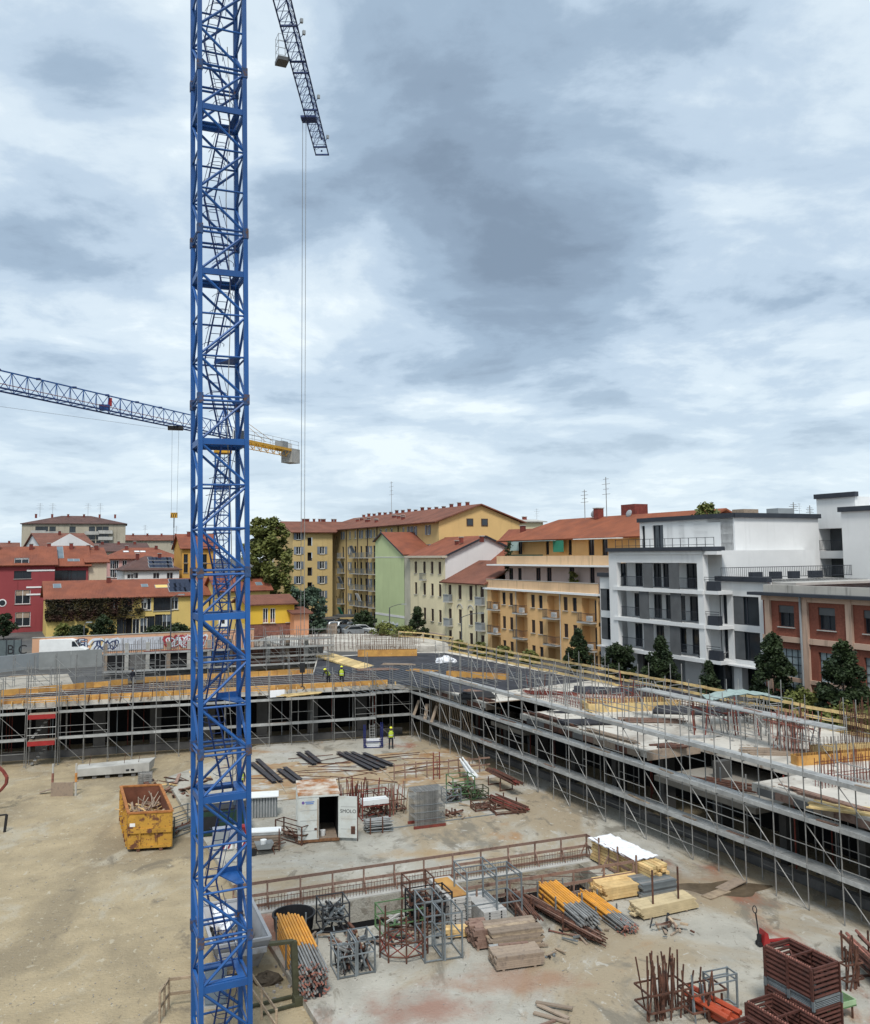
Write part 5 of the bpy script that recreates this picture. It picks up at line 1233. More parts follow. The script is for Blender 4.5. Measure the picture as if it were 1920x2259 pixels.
# second white volume, further right
C_ = Bld('white_wing', 'far right white building volume with two recessed dark loggias', V(1808, 1200, (D_.M @ Vector((ue, 0, 0))).y + 1.5), RZE)
zt2 = C_.uz(1815, 1100)[1]
uK = C_.uz(1892, 1200)[0]
for y0, y1_ in ((1165, 1215), (1232, 1278)):
    zt_, zb_ = C_.uz(1853, y0)[1], C_.uz(1853, y1_)[1]; u = C_.uz(1853, 1200)[0]
    C_.holes.setdefault('a', []).append((u - 2.3, u + 2.3, zb_, zt_, 1.6))
    o = C_.box('loggia_back', (u, 1.62, (zt_ + zb_) / 2), (4.6, .05, zt_ - zb_), K['anthm']); C_.box('pane', (u + .9, 1.55, (zt_ + zb_) / 2), (2.2, .04, zt_ - zb_ - .2), K['glass'], parent=o)
    b = MB()
    for zz_ in (zb_ + .1, zb_ + 1.0): b.sq((u - 2.3, -.0, zz_), (u + 2.3, -.0, zz_), .04)
    for i in range(30): b.box((u - 2.25 + i * .155, 0, zb_ + .55), (.02, .02, .9))
    C_.mb('railing', b, an)
C_.wall(-.1, uK, GZ, zt2, W1); C_.shell(-.1, uK, 0, 9, GZ, zt2, W1)
C_.box('coping', (uK / 2, 0, zt2 + .22), (uK + .4, .5, .45), an)
zt3 = C_.uz(1900, 1127, -2)[1]
C_.mesh('front_volume', *prism([(uK, -2), (uK + 14, -2), (uK + 14, 9), (uK, 9)], GZ, zt3), W1); C_.box('coping', (uK + 7, -2, zt3 + .22), (14.4, .5, .45), an)
# ---------------------------------------------------------------- brick building
B = Bld('brick_building', 'old red brick industrial building with pale piers at the right edge', row_origin(1692), RZE)
BR = mat('red brick', (.20, .068, .045), .9, .25, 6, col2=(.18, .06, .04), t2=(.45, .7), s2=.5, bump=.1, bscale=40); PK = stucco('pinkish render', (.48, .34, .26), .3)
fp = -.6
piers = [B.uz(x, 1370, fp)[0] for x in (1698, 1780, 1877, 1985)]
zc = B.uz(1700, 1313, fp)[1]; zs1 = B.uz(1710, 1407, fp)[1]; zpp = B.uz(1700, 1290, fp)[1]
u0, uN = piers[0] - .6, piers[-1] + 6
for a, c in zip(piers, piers[1:]):
    m_ = (a + c) / 2
    zt_, zb_ = zc - .75, zs1 + .95
    B.window(m_ - .1, (zt_ + zb_) / 2, 1.5, zt_ - zb_, 'dark', fp, 'a', deep=.3)
    B.box('roller_shutter', (m_ - .1, fp + .12, zt_ - .3), (1.7, .06, .55), K['anthm'])
    hh = 3.6; zz_ = zs1 - .75 - hh / 2
    B.holes.setdefault('a', []).append((m_ - 1.0, m_ + 1.2, zz_ - hh / 2, zz_ + hh / 2, .25))
    o = B.box('glazed_window', (m_ + .1, fp + .27, zz_), (2.2, .04, hh), mat('milky glass', (.33, .4, .42), .25, .15, 2))
    b = MB()
    for i in range(5): b.box((m_ - 1.0 + i * .55, fp + .23, zz_), (.04, .04, hh))
    for i in range(7): b.box((m_ + .1, fp + .228, zz_ - hh / 2 + i * hh / 6), (2.2, .04, .04))
    B.mb('glazing_bars', b, an, parent=o)
B.wall(u0, uN, GZ - .2, zc, BR, 'a', fp); B.shell(u0, uN, fp, 14, GZ - .2, zc, BR)
for u in piers: B.box('pier', (u, fp - .1, (GZ + zc) / 2), (.5, .25, zc - GZ), PK)
for z, h_ in ((zc - .2, .4), (zs1, .42), (GZ + 2.2, .3)): B.box('string_course', ((u0 + uN) / 2, fp - .08, z), (uN - u0, .2, h_), PK)
B.box('cornice', ((u0 + uN) / 2 - .3, fp - .35, zc + .12), (uN - u0 + 1.2, .9, .24), K['anth'])
B.box('parapet', ((u0 + uN) / 2, fp + .3, (zc + .24 + zpp) / 2), (uN - u0, .4, zpp - zc - .24), stucco('grey render', (.44, .42, .38), .35))
B.rod('downpipe', (piers[1] - .3, fp - .3, GZ), (piers[1] - .3, fp - .3, zc), .09, K['greymat'])
# ---------------------------------------------------------------- tall yellow L-shaped house
B = Bld('apartment_house', 'tall ochre yellow apartment house with many small balconies behind the green gable', HZ(748, 178), RZE)
YL = stucco('ochre', (.52, .385, .175), .12)
uR = B.uz(968, 1160)[0]; zE = B.uz(748, 1169)[1]
FHy = (B.uz(743, 1193)[1] - B.uz(743, 1325)[1]) / 4
zt_ = B.uz(775, 1178)[1]
colsB = [(757, 'bal'), (772, 'open'), (784, 'bal'), (797, 'bal'), (808, 'bal'), (817, 'open'), (826, 'bal'), (840, 'win'), (852, 'open'), (864, 'win'), (890, 'open'), (905, 'open'), (915, 'win'), (945, 'open')]
for x, kd in colsB:
    u = B.uz(x, 1200)[0]
    for k in range(6):
        z = zt_ - .2 - k * FHy
        if k == 0: B.window(u, z, .95, 1.5, 'open' if x % 2 else 'win'); continue
        if kd == 'bal':
            B.window(u, z - .3, 1.0, 2.2, 'dark', sill=False)
            if k in (2, 3, 4, 5, 1): B.balcony(u, z - 1.45, 2.2, .9, K['greysteel'])
            if random.random() < .3: B.box('awning', (u, -.6, z + .2), (1.6, .06, 1.6), random.choice([K['bluegrey'], K['white'], mat('emerald blind', (.03, .2, .13))]), rx=R(25))
        else: B.window(u, z, .95, 1.5, kd)
for k in range(5):
    u, z = B.uz(743, 1193 + 33 * k); B.window(u, z, .65, 1.7, 'void', sill=False)
uS = B.uz(715, 1250)[0]
B.wall(uS, uR, GZ - 2, zE, YL); dp = 15
for x_ in (765, 790, 812, 833, 880): B.rod('downpipe', (B.uz(x_, 1250)[0], -.1, GZ), (B.uz(x_, 1250)[0], -.1, zE), .08, K['shutter'], 6)
B.shell(uS - 4, uR, 0.05, dp, GZ - 2, zE, YL, top=False)
zr = B.uz(1000, 1118, dp / 2)[1]
B.mesh('gable_wall', [(uR + .01, 0, GZ), (uR + .01, dp, GZ), (uR + .01, dp, zE), (uR + .01, dp / 2, zr - .2), (uR + .01, 0, zE)], [(0, 1, 2, 3, 4)], stucco('warm ochre', (.62, .42, .18), .08))
for y, z in ((5.6, zr - 3.0), (8.3, zr - 3.0), (8.8, zr - 6.5)): 
    o = B.box('window', (uR + .05, y, z), (.1, 1.2, 1.2), K['shutter']); B.box('pane', (uR + .11, y, z), (.02, .9, .9), K['glass'], parent=o)
rf = B.roof([(uS - 6, -1.0, zE), (uR + .6, -1.0, zE), (uR + .6, dp / 2, zr), (uS - 2, dp / 2, zr)], t_brown)
B.roof([(uR + .6, dp + 1, zE), (uS - 6, dp + 1, zE), (uS - 2, dp / 2, zr), (uR + .6, dp / 2, zr)], t_brown)
for i in range(17):
    u = uS + 3 + i * (uR - uS - 5) / 17; B.chimney(u, dp / 2 + .4, zr - .3, random.uniform(.5, .9), .5, K['redrust'], rf)
for i in range(12):
    u = uS + 8 + i * 2.6 + random.uniform(-1, 1); yy = random.uniform(1.5, 5); B.chimney(u, yy, zE + (zr - zE) * (yy + 1) / (dp / 2 + 1) - .4, .8, .5, K['redrust'], rf)
B.antenna(864, 1062, 1130, dp / 2, 1.4)
# left wing of the L, facing the viewer
P0 = HZ(646, 172)
W_ = Bld('apartment_house', 'ochre yellow wing with stair windows right of the big tree', P0, RZN)
uR2 = W_.uz(718, 1250)[0]; zE2 = W_.uz(680, 1174)[1]
for k in range(5):
    u, z = W_.uz(659, 1182 + 32.5 * k); W_.window(u, z, .95, 1.5, 'open'); u, z = W_.uz(684, 1195 + 33 * k); W_.window(u, z, 1.0, 1.65, 'void'); 
    u, z = W_.uz(711, 1214 + 32.5 * k); W_.window(u, z, 1.0, 1.5, 'open')
W_.wall(0, uR2 + 1.5, GZ - 2, zE2, YL)
gw = 13.0
zr2 = W_.uz(625, 1150, gw / 2)[1]
W_.mesh('gable_wall', [(0, 0, GZ - 2), (0, gw, GZ - 2), (0, gw, zE2), (0, gw / 2, zr2 - .2), (0, 0, zE2)], [(4, 3, 2, 1, 0)], YL)
rf = W_.roof([(-.6, -.9, zE2), (uR2 + 2, -.9, zE2), (uR2 + 8, gw / 2, zr2), (-.6, gw / 2, zr2)], t_brown)
W_.roof([(uR2 + 8, gw + .9, zE2), (-.6, gw + .9, zE2), (-.6, gw / 2, zr2), (uR2 + 8, gw / 2, zr2)], t_brown)
for x in (670, 676, 681, 694, 706, 712, 717, 735, 741): W_.chimney(W_.uz(x, 1150, gw / 2)[0], gw / 2 + .3, zr2 - .3, .8, .4, K['redrust'], rf)
W_.box('garage_roof', (uR2 + 8, -7, W_.uz(760, 1358, -7)[1]), (16, 3, .3), K['anthm']); W_.box('yard_wall', (uR2 + 8, -8.4, (GZ + W_.uz(760, 1362, -8)[1]) / 2), (16, .3, W_.uz(760, 1362, -8)[1] - GZ), YL)
# roofs seen between yellow house and orange house
def simple(label, pxl, pxr, Y, rz, y_eave, y_ridge, wallm, roofm, dpt=10, wins=(), wr=(), hip=0, name='house', z0=GZ - .3, kind='win', ww=1.0, wh=1.4, chim=2):
    B = Bld(name, label, HZ(pxl, Y), rz); xm = (pxl + pxr) / 2
    u1 = B.uz(pxr, 1222)[0]; zE = B.uz(xm, y_eave)[1]; zr = B.uz(xm, y_ridge, dpt / 2)[1]
    for x in wins:
        for y in wr: u, z = B.uz(x, y); B.window(u, z, ww, wh, kind)
    B.wall(0, u1, z0, zE, wallm); B.shell(0, u1, .01, dpt, z0, zE, wallm, top=False)
    if hip == 0:
        for u, o_ in ((0, 1), (u1, -1)): B.mesh('gable_wall', [(u, 0, zE), (u, dpt, zE), (u, dpt / 2, zr - .15)], [(0, 1, 2) if o_ < 0 else (2, 1, 0)], wallm)
    rf = B.roof([(-.5, -.6, zE), (u1 + .5, -.6, zE), (u1 + .5 - hip, dpt / 2, zr), (-.5 + hip, dpt / 2, zr)], roofm)
    B.roof([(u1 + .5, dpt + .6, zE), (-.5, dpt + .6, zE), (-.5 + hip, dpt / 2, zr), (u1 + .5 - hip, dpt / 2, zr)], roofm)
    if hip:
        B.roof([(-.5, dpt + .6, zE), (-.5, -.6, zE), (-.5 + hip, dpt / 2, zr)], roofm); B.roof([(u1 + .5, -.6, zE), (u1 + .5, dpt + .6, zE), (u1 + .5 - hip, dpt / 2, zr)], roofm)
    for i in range(chim):
        B.chimney(u1 * (i + .7) / (chim + .4), dpt * .42, zr - .8, 1.2, .6, K['redrust'], rf)
    B.rf = rf; B.u1 = u1; B.zE = zE; B.zr = zr; return B
simple('red tiled roof of a hidden house behind the white gable', 1055, 1190, 128, RZE + .25, 1250, 1168, OR, t_red, 14)
q = simple('low cream penthouse beyond the orange house roof', 1152, 1200, 150, RZN, 1150, 1146, CR, K['conc'], 6, chim=1, z0=8)
# ---------------------------------------------------------------- left side
YEL = stucco('lemon yellow', (.62, .46, .16), .15); ROSE = stucco('crimson', (.27, .055, .06), .2); PINK = stucco('rose pink', (.52, .30, .27), .1)
GRYW = stucco('old beige', (.40, .36, .28), .25)
B = simple('long low yellow house with red roof overgrown by creeper', 106, 560, 135, RZN, 1316, 1277, YEL, t_red, 11, (), (), name='long_house')
for x, y, w_, h_, kd in ((325, 1333, 1.2, 1.9, 'win'), (360, 1332, 3.0, 2.2, 'dark'), (385, 1331, 1.2, 2.0, 'win'), (318, 1330, .8, 1.9, 'win'), (282, 1333, 1.4, 1.9, 'dark'), (252, 1333, 1.2, 1.8, 'win'), (218, 1334, 1.4, 1.9, 'dark'), (205, 1335, 1.0, 1.8, 'win'), (153, 1338, 1.2, 1.8, 'win'), (132, 1341, 1.2, 1.6, 'dark'),
                         (282, 1382, 1.3, 2.6, 'void'), (300, 1382, 1.1, 2.4, 'win'), (317, 1380, 1.1, 2.4, 'win'), (330, 1376, 1.6, 2.4, 'dark'), (353, 1372, 1.6, 2.4, 'dark'), (368, 1372, 1.4, 2.4, 'win'), (268, 1380, 1.4, 2.6, 'dark'), (470, 1330, 1.4, 1.8, 'dark'), (510, 1330, 1.4, 1.8, 'win')):
    u, z = B.uz(x, y); B.window(u, z, w_, h_, kd)
for o in [o for o in bpy.data.objects if o.parent == B.e and o.name.startswith('wall')]: bpy.data.objects.remove(o)
B.wall(0, B.u1, GZ - .3, B.zE, YEL)
def skylight(B, px, py, w, h, dpt, m=None, name='skylight', slope_from=-.6):
    """window lying in the front roof slope"""
    ys = dpt / 2 + .6; k = (B.zr - B.zE) / ys
    o = B.Mi @ CAM; d = B.Mi.to_3x3() @ ray(px, py)
    t = (B.zE + k * (o.y + .6) - o.z) / (d.z - k * d.y); P = o + d * t
    a = math.atan(k); q = B.put(name, unit('box', K['greymat']), Matrix.Translation(P) @ Matrix.Rotation(a, 4, 'X') @ Matrix.Diagonal((w + .2, h + .2, .12, 1)), None)
    B.put('pane', unit('box', m or mat('sky glass', (.13, .17, .2), .5, .15, 1)), Matrix.Translation(P) @ Matrix.Rotation(a, 4, 'X') @ Matrix.Translation((0, 0, .06)) @ Matrix.Diagonal((w, h, .05, 1)), q)
    return q
skylight(B, 126, 1293, 1.0, 1.3, 11); skylight(B, 319, 1292, .9, .9, 11); skylight(B, 356, 1294, 1.9, 1.0, 11, YEL); skylight(B, 572, 1289, .9, .9, 11) if False else None
for i in range(5):
    for j in range(3): skylight(B, 381 + i * 11, 1283 + j * 9, 1.15, 1.6, 11, mat('solar cell', (.012, .02, .045), .55, .2, 4), 'solar_panel')
cr_ = MB()
# creeper over the left half of the facade
def leaves(b, rnd, n, fn, size, flat=None):
    for _ in range(n):
        p = fn(); a = rnd.uniform(0, 6.28); t = rnd.uniform(.15, 1.2) if flat is None else flat
        X = Vector((math.cos(a), math.sin(a), rnd.uniform(-.5, .5))).normalized() * size * rnd.uniform(.6, 1.3)
        Y = X.cross(Vector((rnd.uniform(-1, 1), rnd.uniform(-1, 1), rnd.uniform(-.3, 1)))).normalized() * size * rnd.uniform(.4, .9)
        k = len(b.v); b.v += [tuple(p - X), tuple(p + Y), tuple(p + X), tuple(p - Y)]; b.f.append((k, k + 1, k + 2, k + 3))
rn = random.Random(5)
ua, ub = B.uz(100, 1340)[0], B.uz(318, 1340)[0]; zlo, zhi = B.uz(200, 1368)[1], B.zE
zwin0, zwin1 = B.uz(200, 1345)[1], B.uz(200, 1323)[1]
def cp():
    while True:
        u = rn.uniform(ua, ub); z = rn.uniform(zlo, zhi); edge = (u - ub + 6) / 6
        if edge > 0 and rn.random() < edge * .8: continue
        if zwin0 < z < zwin1 and rn.random() < .78: continue
        if z < zlo + 1.0 + .9 * math.sin(u * .9) * math.sin(u * 2.3 + 1) and rn.random() < .8: continue
        return Vector((u, -.25 - rn.random() * .45, z))
leaves(cr_, rn, 5600, cp, .19)
B.mb('creeper', cr_, K['creeper'], kind='stuff')
# right end of the long house: taller yellow block
B = simple('yellow end block with red roof right of the near mast', 548, 650, 126, RZN, 1332, 1311, stucco('golden yellow', (.66, .42, .05), .1), t_brown, 8, (586, 602), (1358,), ww=.75, wh=2.1, z0=6.2, chim=0)
u, z = B.uz(638, 1361); B.window(u, z, .9, 1.5, 'win')
B.box('brick_base', (B.u1 / 2, .3, 5.4), (B.u1, .4, 3.0), mat('old brick', (.2, .09, .07), .9, .3, 3))
B2 = simple('salmon lean-to at the right end of the yellow block', 650, 682, 127, RZN, 1352, 1338, stucco('salmon', (.62, .30, .17), .1), t_brown, 8, (), (), z0=GZ, chim=0)
B3 = simple('red roof with skylight right of the near mast behind the yellow block', 480, 596, 142, RZN, 1303, 1268, YEL, t_red, 9, chim=1); skylight(B3, 571, 1288, .9, .9, 9)
# crimson house at the far left
B = simple('crimson house with white framed windows at the far left edge', -60, 122, 142, RZN, 1247, 1206, ROSE, t_red, 12, (), (), name='town_house')
for x, y, w_, h_, kd in ((50, 1317, 2.3, 2.3, 'win'), (50, 1366, 2.3, 2.3, 'win'), (48, 1237, 2.2, 1.0, 'win'), (50, 1268, 2.6, 1.3, 'dark')):
    u, z = B.uz(x, y); B.window(u, z, w_, h_, kd)
for o in [o for o in bpy.data.objects if o.parent == B.e and o.name.startswith('wall')]: bpy.data.objects.remove(o)
B.wall(0, B.u1, GZ - .3, B.zE, ROSE)
for y in (1296, 1312, 1259): B.box('white_band', (B.u1 / 2 + 4, -.05, B.uz(50, y)[1]), (B.u1 - 8, .08, .25), K['white'])
u, z = B.uz(5, 1330); B.put('round_window', rawmesh('ring', *cylv(20), K['white']), Matrix.Translation((u, .05, z)) @ Matrix.Rotation(R(90), 4, 'X') @ Matrix.Diagonal((.62, .62, .12, 1))); B.put('round_pane', rawmesh('disc', *cylv(20), K['glass']), Matrix.Translation((u, .03, z)) @ Matrix.Rotation(R(90), 4, 'X') @ Matrix.Diagonal((.45, .45, .14, 1)))
B = simple('crimson row with dark studio windows under a wide red roof', 75, 196, 148, RZN, 1249, 1204, ROSE, t_red, 12, (94, 138, 170), (1270,), ww=2.9, wh=1.8, kind='dark', name='town_house')
skylight(B, 121, 1219, 2.6, 4.2, 12); skylight(B, 156, 1236, .8, .7, 12); skylight(B, 169, 1236, .8, .7, 12)
B = simple('beige gable end beside the crimson row', 193, 236, 152, RZN + .05, 1240, 1208, stucco('pale beige', (.55, .48, .36), .08), t_red, 14, name='town_house')
B = simple('rose pink house with hipped red roof and small skylights', 238, 400, 185, RZN, 1232, 1208, PINK, t_red, 14, (248, 257, 275), (1246, 1265), hip=5, ww=.9, wh=1.8)
for x in (278, 302, 315): skylight(B, x, 1217, 1.0, .8, 14, K['white'])
B = simple('white house with hipped roof and solar panels', 276, 396, 165, RZN, 1257, 1226, WH, t_dark, 12, (288, 298, 345, 375), (1270,), hip=5, ww=1.2, wh=1.2)
for i in range(6):
    for j in range(3): skylight(B, 333 + i * 8 + j * 1, 1233 + j * 8, 1.0, 1.4, 12, mat('solar cell', (.012, .02, .045)), 'solar_panel')
B = simple('ochre tower house half hidden by the near mast', 402, 476, 172, RZN, 1210, 1178, stucco('deep ochre', (.55, .30, .07), .12), t_red, 9, (410, 452), (1232, 1254), ww=.8, wh=1.7, kind='dark')
B = simple('white gabled house below the far grey apartment block', 92, 206, 205, RZN + .1, 1205, 1176, WH, t_brown, 30, (), (), chim=1)
B.mesh('front_gable', [(B.uz(100, 1205)[0], -.7, B.uz(100, 1206)[1]), (B.uz(206, 1205)[0], -.7, B.uz(206, 1206)[1]), (B.uz(154, 1176, -.7)[0], -.7, B.uz(154, 1177, -.7)[1])], [(0, 1, 2)], WH)
B = simple('old brown tiled roofs between the white gable and the pink house', 205, 330, 215, RZN, 1216, 1198, GRYW, t_dark, 16, chim=3)
B = simple('far terracotta roofs on the left skyline', 275, 415, 300, RZN, 1192, 1180, GRYW, t_brown, 14, (380, 392), (1196,), chim=4)
B.antenna(320, 1158, 1180, 7); B.antenna(389, 1160, 1180, 7)
B = simple('distant beige apartment block with dark roof on the left skyline', 46, 276, 265, RZN - .12, 1155, 1138, GRYW, t_dark, 16, (85, 99, 116, 160, 203, 219, 233), (1168, 1184, 1199), hip=11, ww=1.8, wh=1.8, kind='dark', chim=6, name='apartment_block')
for x in (88, 116, 194, 221): B.antenna(x, 1110, 1138, 8, 1.3)
for x, y in ((85, 1168), (116, 1170), (203, 1170), (233, 1182), (233, 1168)): u, z = B.uz(x, y); B.balcony(u, z - 1.3, 4.2, 1.0, K['conc'], 'solid')
B = simple('low roofs at the far left skyline edge', -30, 40, 240, RZN, 1208, 1197, GRYW, t_brown, 12)
for i, (a, b, Y, e, r_) in enumerate(((600, 640, 320, 1195, 1185), (1040, 1130, 300, 1180, 1168), (1130, 1240, 310, 1172, 1160), (1700, 1830, 260, 1160, 1148))):
    simple(('distant roofs left of the ochre wing', 'distant roof with antennas right of the ochre gable', 'far roofs beyond the orange house', 'far roofs behind the white block')[i], a, b, Y, RZN, e, r_, GRYW, t_brown, 12).antenna((a + b) / 2, r_ - 38, r_, 6, 1.5)
# terrace plants on the white block roof
# ================================================================ walls, gate, van, cars, lamps
def wall_thing(label, a, b, z0, h, m, name='boundary_wall', cat='wall', t=.25):
    d = b - a; T = Thing(name, label, cat, (a.x, a.y, z0), math.atan2(d.y, d.x)); L_ = math.hypot(d.x, d.y); T.L = L_
    T.box('wall_face', (L_ / 2, 0, h / 2), (L_, t, h), m); T.box('coping', (L_ / 2, 0, h + .04), (L_ + .05, t + .12, .08), K['conc']); return T
wa, wb = G(70, 1452, GZ), G(560, 1428, GZ)
WT = wall_thing('long salmon garden wall with graffiti behind the rear scaffold', wa, wb, GZ, 2.4, stucco('salmon wall', (.60, .35, .22), .15))
gb = mat('graffiti blue', (.04, .06, .13), .8); gw = mat('graffiti pale', (.62, .66, .70), .8); gr = mat('graffiti red', (.35, .05, .06), .8)
def graff(T, px, py, txt, size, m1, m2):
    d = ray(px, py); o = T.Mi @ CAM; dl = T.Mi.to_3x3() @ d; t = (-.14 - o.y) / dl.y; P = o + dl * t
    T.put('graffiti', text_mesh(txt, size, m1, .003, 0, .1), Matrix.Translation((P.x, -.135, P.z)) @ Matrix.Rotation(R(90), 4, 'X'))
    T.put('graffiti', text_mesh(txt, size, m2, .003, 0, -.01), Matrix.Translation((P.x, -.145, P.z)) @ Matrix.Rotation(R(90), 4, 'X'))
graff(WT, 172, 1421, 'GEi', 1.5, gb, gw); graff(WT, 175, 1434, 'OGU', 1.5, gb, gw)
for px, sd_, m1, m2 in ((232, 5, gw, gb), (392, 7, gr, gw), (425, 9, gw, gr)):
    dl_ = WT.Mi.to_3x3() @ ray(px, 1420); oo = WT.Mi @ CAM; PP = oo + dl_ * ((-.2 - oo.y) / dl_.y); scribble(WT, PP.x, -.2, 1.25, 3.2, 1.5, m1, sd_, .16); scribble(WT, PP.x + .1, -.22, 1.2, 2.8, 1.2, m2, sd_, .07)
WT.box('white_panel', (WT.L * .43, -.16, 1.2), (7.5, .05, 1.6), mat('pale wall paint', (.5, .52, .56), .8)); WT.box('yellow_panel', (WT.L * .275, -.17, 1.3), (1.7, .06, 1.5), K['yboard'])
GT = Thing('metal_gate', 'dark grey metal gate with letters at the far left', 'gate', G(-20, 1464, GZ), R(6))
g0, g1 = 0, (GT.Mi @ G(66, 1456, GZ)).x
for i in range(4):
    x0, x1 = g0 + (g1 - g0) * i / 4, g0 + (g1 - g0) * (i + 1) / 4; GT.box('gate_panel', ((x0 + x1) / 2, 0, 1.35), (x1 - x0 - .04, .06, 2.6), mat('gate grey', (.10, .125, .13), .6))
for i in range(5): GT.sq('gate_post', (g0 + (g1 - g0) * i / 4, -.05, 0), (g0 + (g1 - g0) * i / 4, -.05, 2.75), .08, K['anth'])
for ch, px in (('B', 23), ('C', 50)):
    d = ray(px, 1434); o = GT.Mi @ CAM; dl = GT.Mi.to_3x3() @ d; P = o + dl * ((-.04 - o.y) / dl.y); GT.put('letter', text_mesh(ch, 1.5, K['black'], .004), Matrix.Translation((P.x, -.045, P.z)) @ Matrix.Rotation(R(90), 4, 'X'))
def car(label, px, py, rz, m, scale=1.0, van=False, group=None, name='parked_car', z=GZ):
    p = G(px, py, z); T = Thing(name, label, 'van' if van else 'car', (p.x, p.y, z), rz, group)
    if van: prof = [(-2.7, .35), (2.6, .35), (2.75, .9), (1.95, 1.25), (1.35, 2.05), (.9, 2.2), (-2.7, 2.2)]; glass = [(1.1, 1.3), (1.85, 1.3), (1.38, 1.95), (1.1, 1.95)]; W = 1.95; wx = (-1.75, 1.75)
    else: prof = [(-2.05, .3), (2.0, .3), (2.1, .65), (1.95, .82), (.95, .95), (.3, 1.42), (-1.1, 1.45), (-1.75, 1.0), (-2.08, .9)]; glass = [(.85, .96), (.28, 1.36), (-1.05, 1.38), (-1.6, .98)]; W = 1.75; wx = (-1.3, 1.3)
    v, f = ext([(a * scale, b * scale) for a, b in prof], -W / 2, W / 2); T.mesh('body', v, f, m)
    for s in (-1, 1):
        g_ = [(a * scale, b * scale) for a, b in glass]; v, f = ext(g_, s * (W / 2 + .004) - .008, s * (W / 2 + .004) + .008); T.mesh('side_window', v, f, K['glass'])
        for x in wx:
            w_ = T.put('wheel', rawmesh('wheel', *cylv(14), K['black']), Matrix.Translation((x, s * (W / 2 - .12), .33)) @ Matrix.Rotation(R(-90 * s), 4, 'X') @ Matrix.Diagonal((.33, .33, .2, 1)))
            T.put('rim', rawmesh('rim', *cylv(10), K['galv']), Matrix.Translation((x, s * (W / 2 + .085), .33)) @ Matrix.Rotation(R(-90 * s), 4, 'X') @ Matrix.Diagonal((.2, .2, .012, 1)), w_)
    if not van:
        T.mesh('windscreen', [(.93, -.72, .98), (.93, .72, .98), (.33, .62, 1.41), (.33, -.62, 1.41)], [(0, 1, 2, 3)], K['glass'], Matrix.Translation((.02, 0, .012))); T.mesh('rear_window', [(-1.72, .7, 1.03), (-1.72, -.7, 1.03), (-1.15, -.6, 1.42), (-1.15, .6, 1.42)], [(0, 1, 2, 3)], K['glass'], Matrix.Translation((-.02, 0, .012)))
    else: T.mesh('windscreen', [(1.93, -.85, 1.28), (1.93, .85, 1.28), (1.38, .8, 2.0), (1.38, -.8, 2.0)], [(0, 1, 2, 3)], K['glass'], Matrix.Translation((.02, 0, .015)))
    for s in (-.6, .6): T.box('headlight', (2.06 if not van else 2.7, s, .66 if not van else .8), (.06, .32, .16), K['white'])
    return T
car('white delivery van parked in front of the graffiti wall', 142, 1449, R(8), K['white'], van=True, name='delivery_van')
cm = [mat('car white', (.7, .71, .72), .25, .03, spec=.6), mat('car black', (.012, .012, .015), .2, .1, spec=.6), mat('car silver', (.36, .38, .40), .25, .05, metal=.4), mat('car navy', (.015, .02, .04), .25, .1), mat('car grey', (.13, .14, .15), .25, .1)]
for lab, px, py, rz, ci in (('white parked car nearest the wooden fence', 737, 1400, 80, 0), ('white parked car behind the nearest one', 741, 1391, 85, 0), ('black parked car in the middle of the car park', 765, 1397, 84, 1), ('dark blue parked car at the back left of the car park', 733, 1384, 5, 3),
                            ('silver parked car at the right of the car park', 786, 1401, 20, 2), ('white parked car right of the black one', 800, 1398, 20, 0), ('grey parked car under the dark round bush', 783, 1391, 78, 4), ('black parked car at the back of the car park', 762, 1385, 5, 1), ('dark parked car at the right end by the shrubs', 812, 1395, 15, 1),
                            ('dark grey parked car below the grey green tree', 700, 1396, 80, 4), ('silver car at the left end behind the lean-to', 688, 1388, 85, 2)):
    car(lab, px, py, R(rz), cm[ci])
def lamp(label, px, y_top, y_base, arm, z=GZ):
    p = G(px, y_base, z); h = V(px, y_top, p.y).z - z; T = Thing('street_lamp', label, 'street lamp', (p.x, p.y, z), 0)
    T.rod('pole', (0, 0, 0), (0, 0, h - .5), .085, K['anthm']); pr = Vector((0, 0, h - .55)); n = 6
    for i in range(1, n + 1):
        a = i / n; q = Vector((arm * a, 0, h - .5 + .5 * math.sin(a * 1.5))); T.rod('arm', pr, q, .05, K['anthm']); pr = q
    o = T.box('lamp_head', pr + Vector((.3 * (1 if arm > 0 else -1), 0, 0)), (.8, .3, .14), K['greymat']); return T
lamp('curved street lamp in front of the green gable wall', 860, 1333, 1402, 1.9)
lamp('street lamp in front of the low cream house', 1019, 1353, 1432, 2.2)
lamp('street lamp in front of the orange house', 1247, 1380, 1462, 2.0)
lamp('street lamp before the white block', 1601, 1428, 1530, 2.6)
lamp('thin lamp post behind the salmon garden wall', 376, 1312, 1440, 1.0); lamp('short white post by the garden shrubs', 185, 1373, 1418, .4)
# wooden paling fence by the car park
F_ = Thing('paling_fence', 'weathered paling fence left of the parked cars', 'fence', G(660, 1405, GZ), R(4))
for i in range(34): F_.box('pale', (i * .17, random.uniform(-.02, .02), .95 + random.uniform(-.1, .1)), (.15, .04, 1.9), K['woodg'])
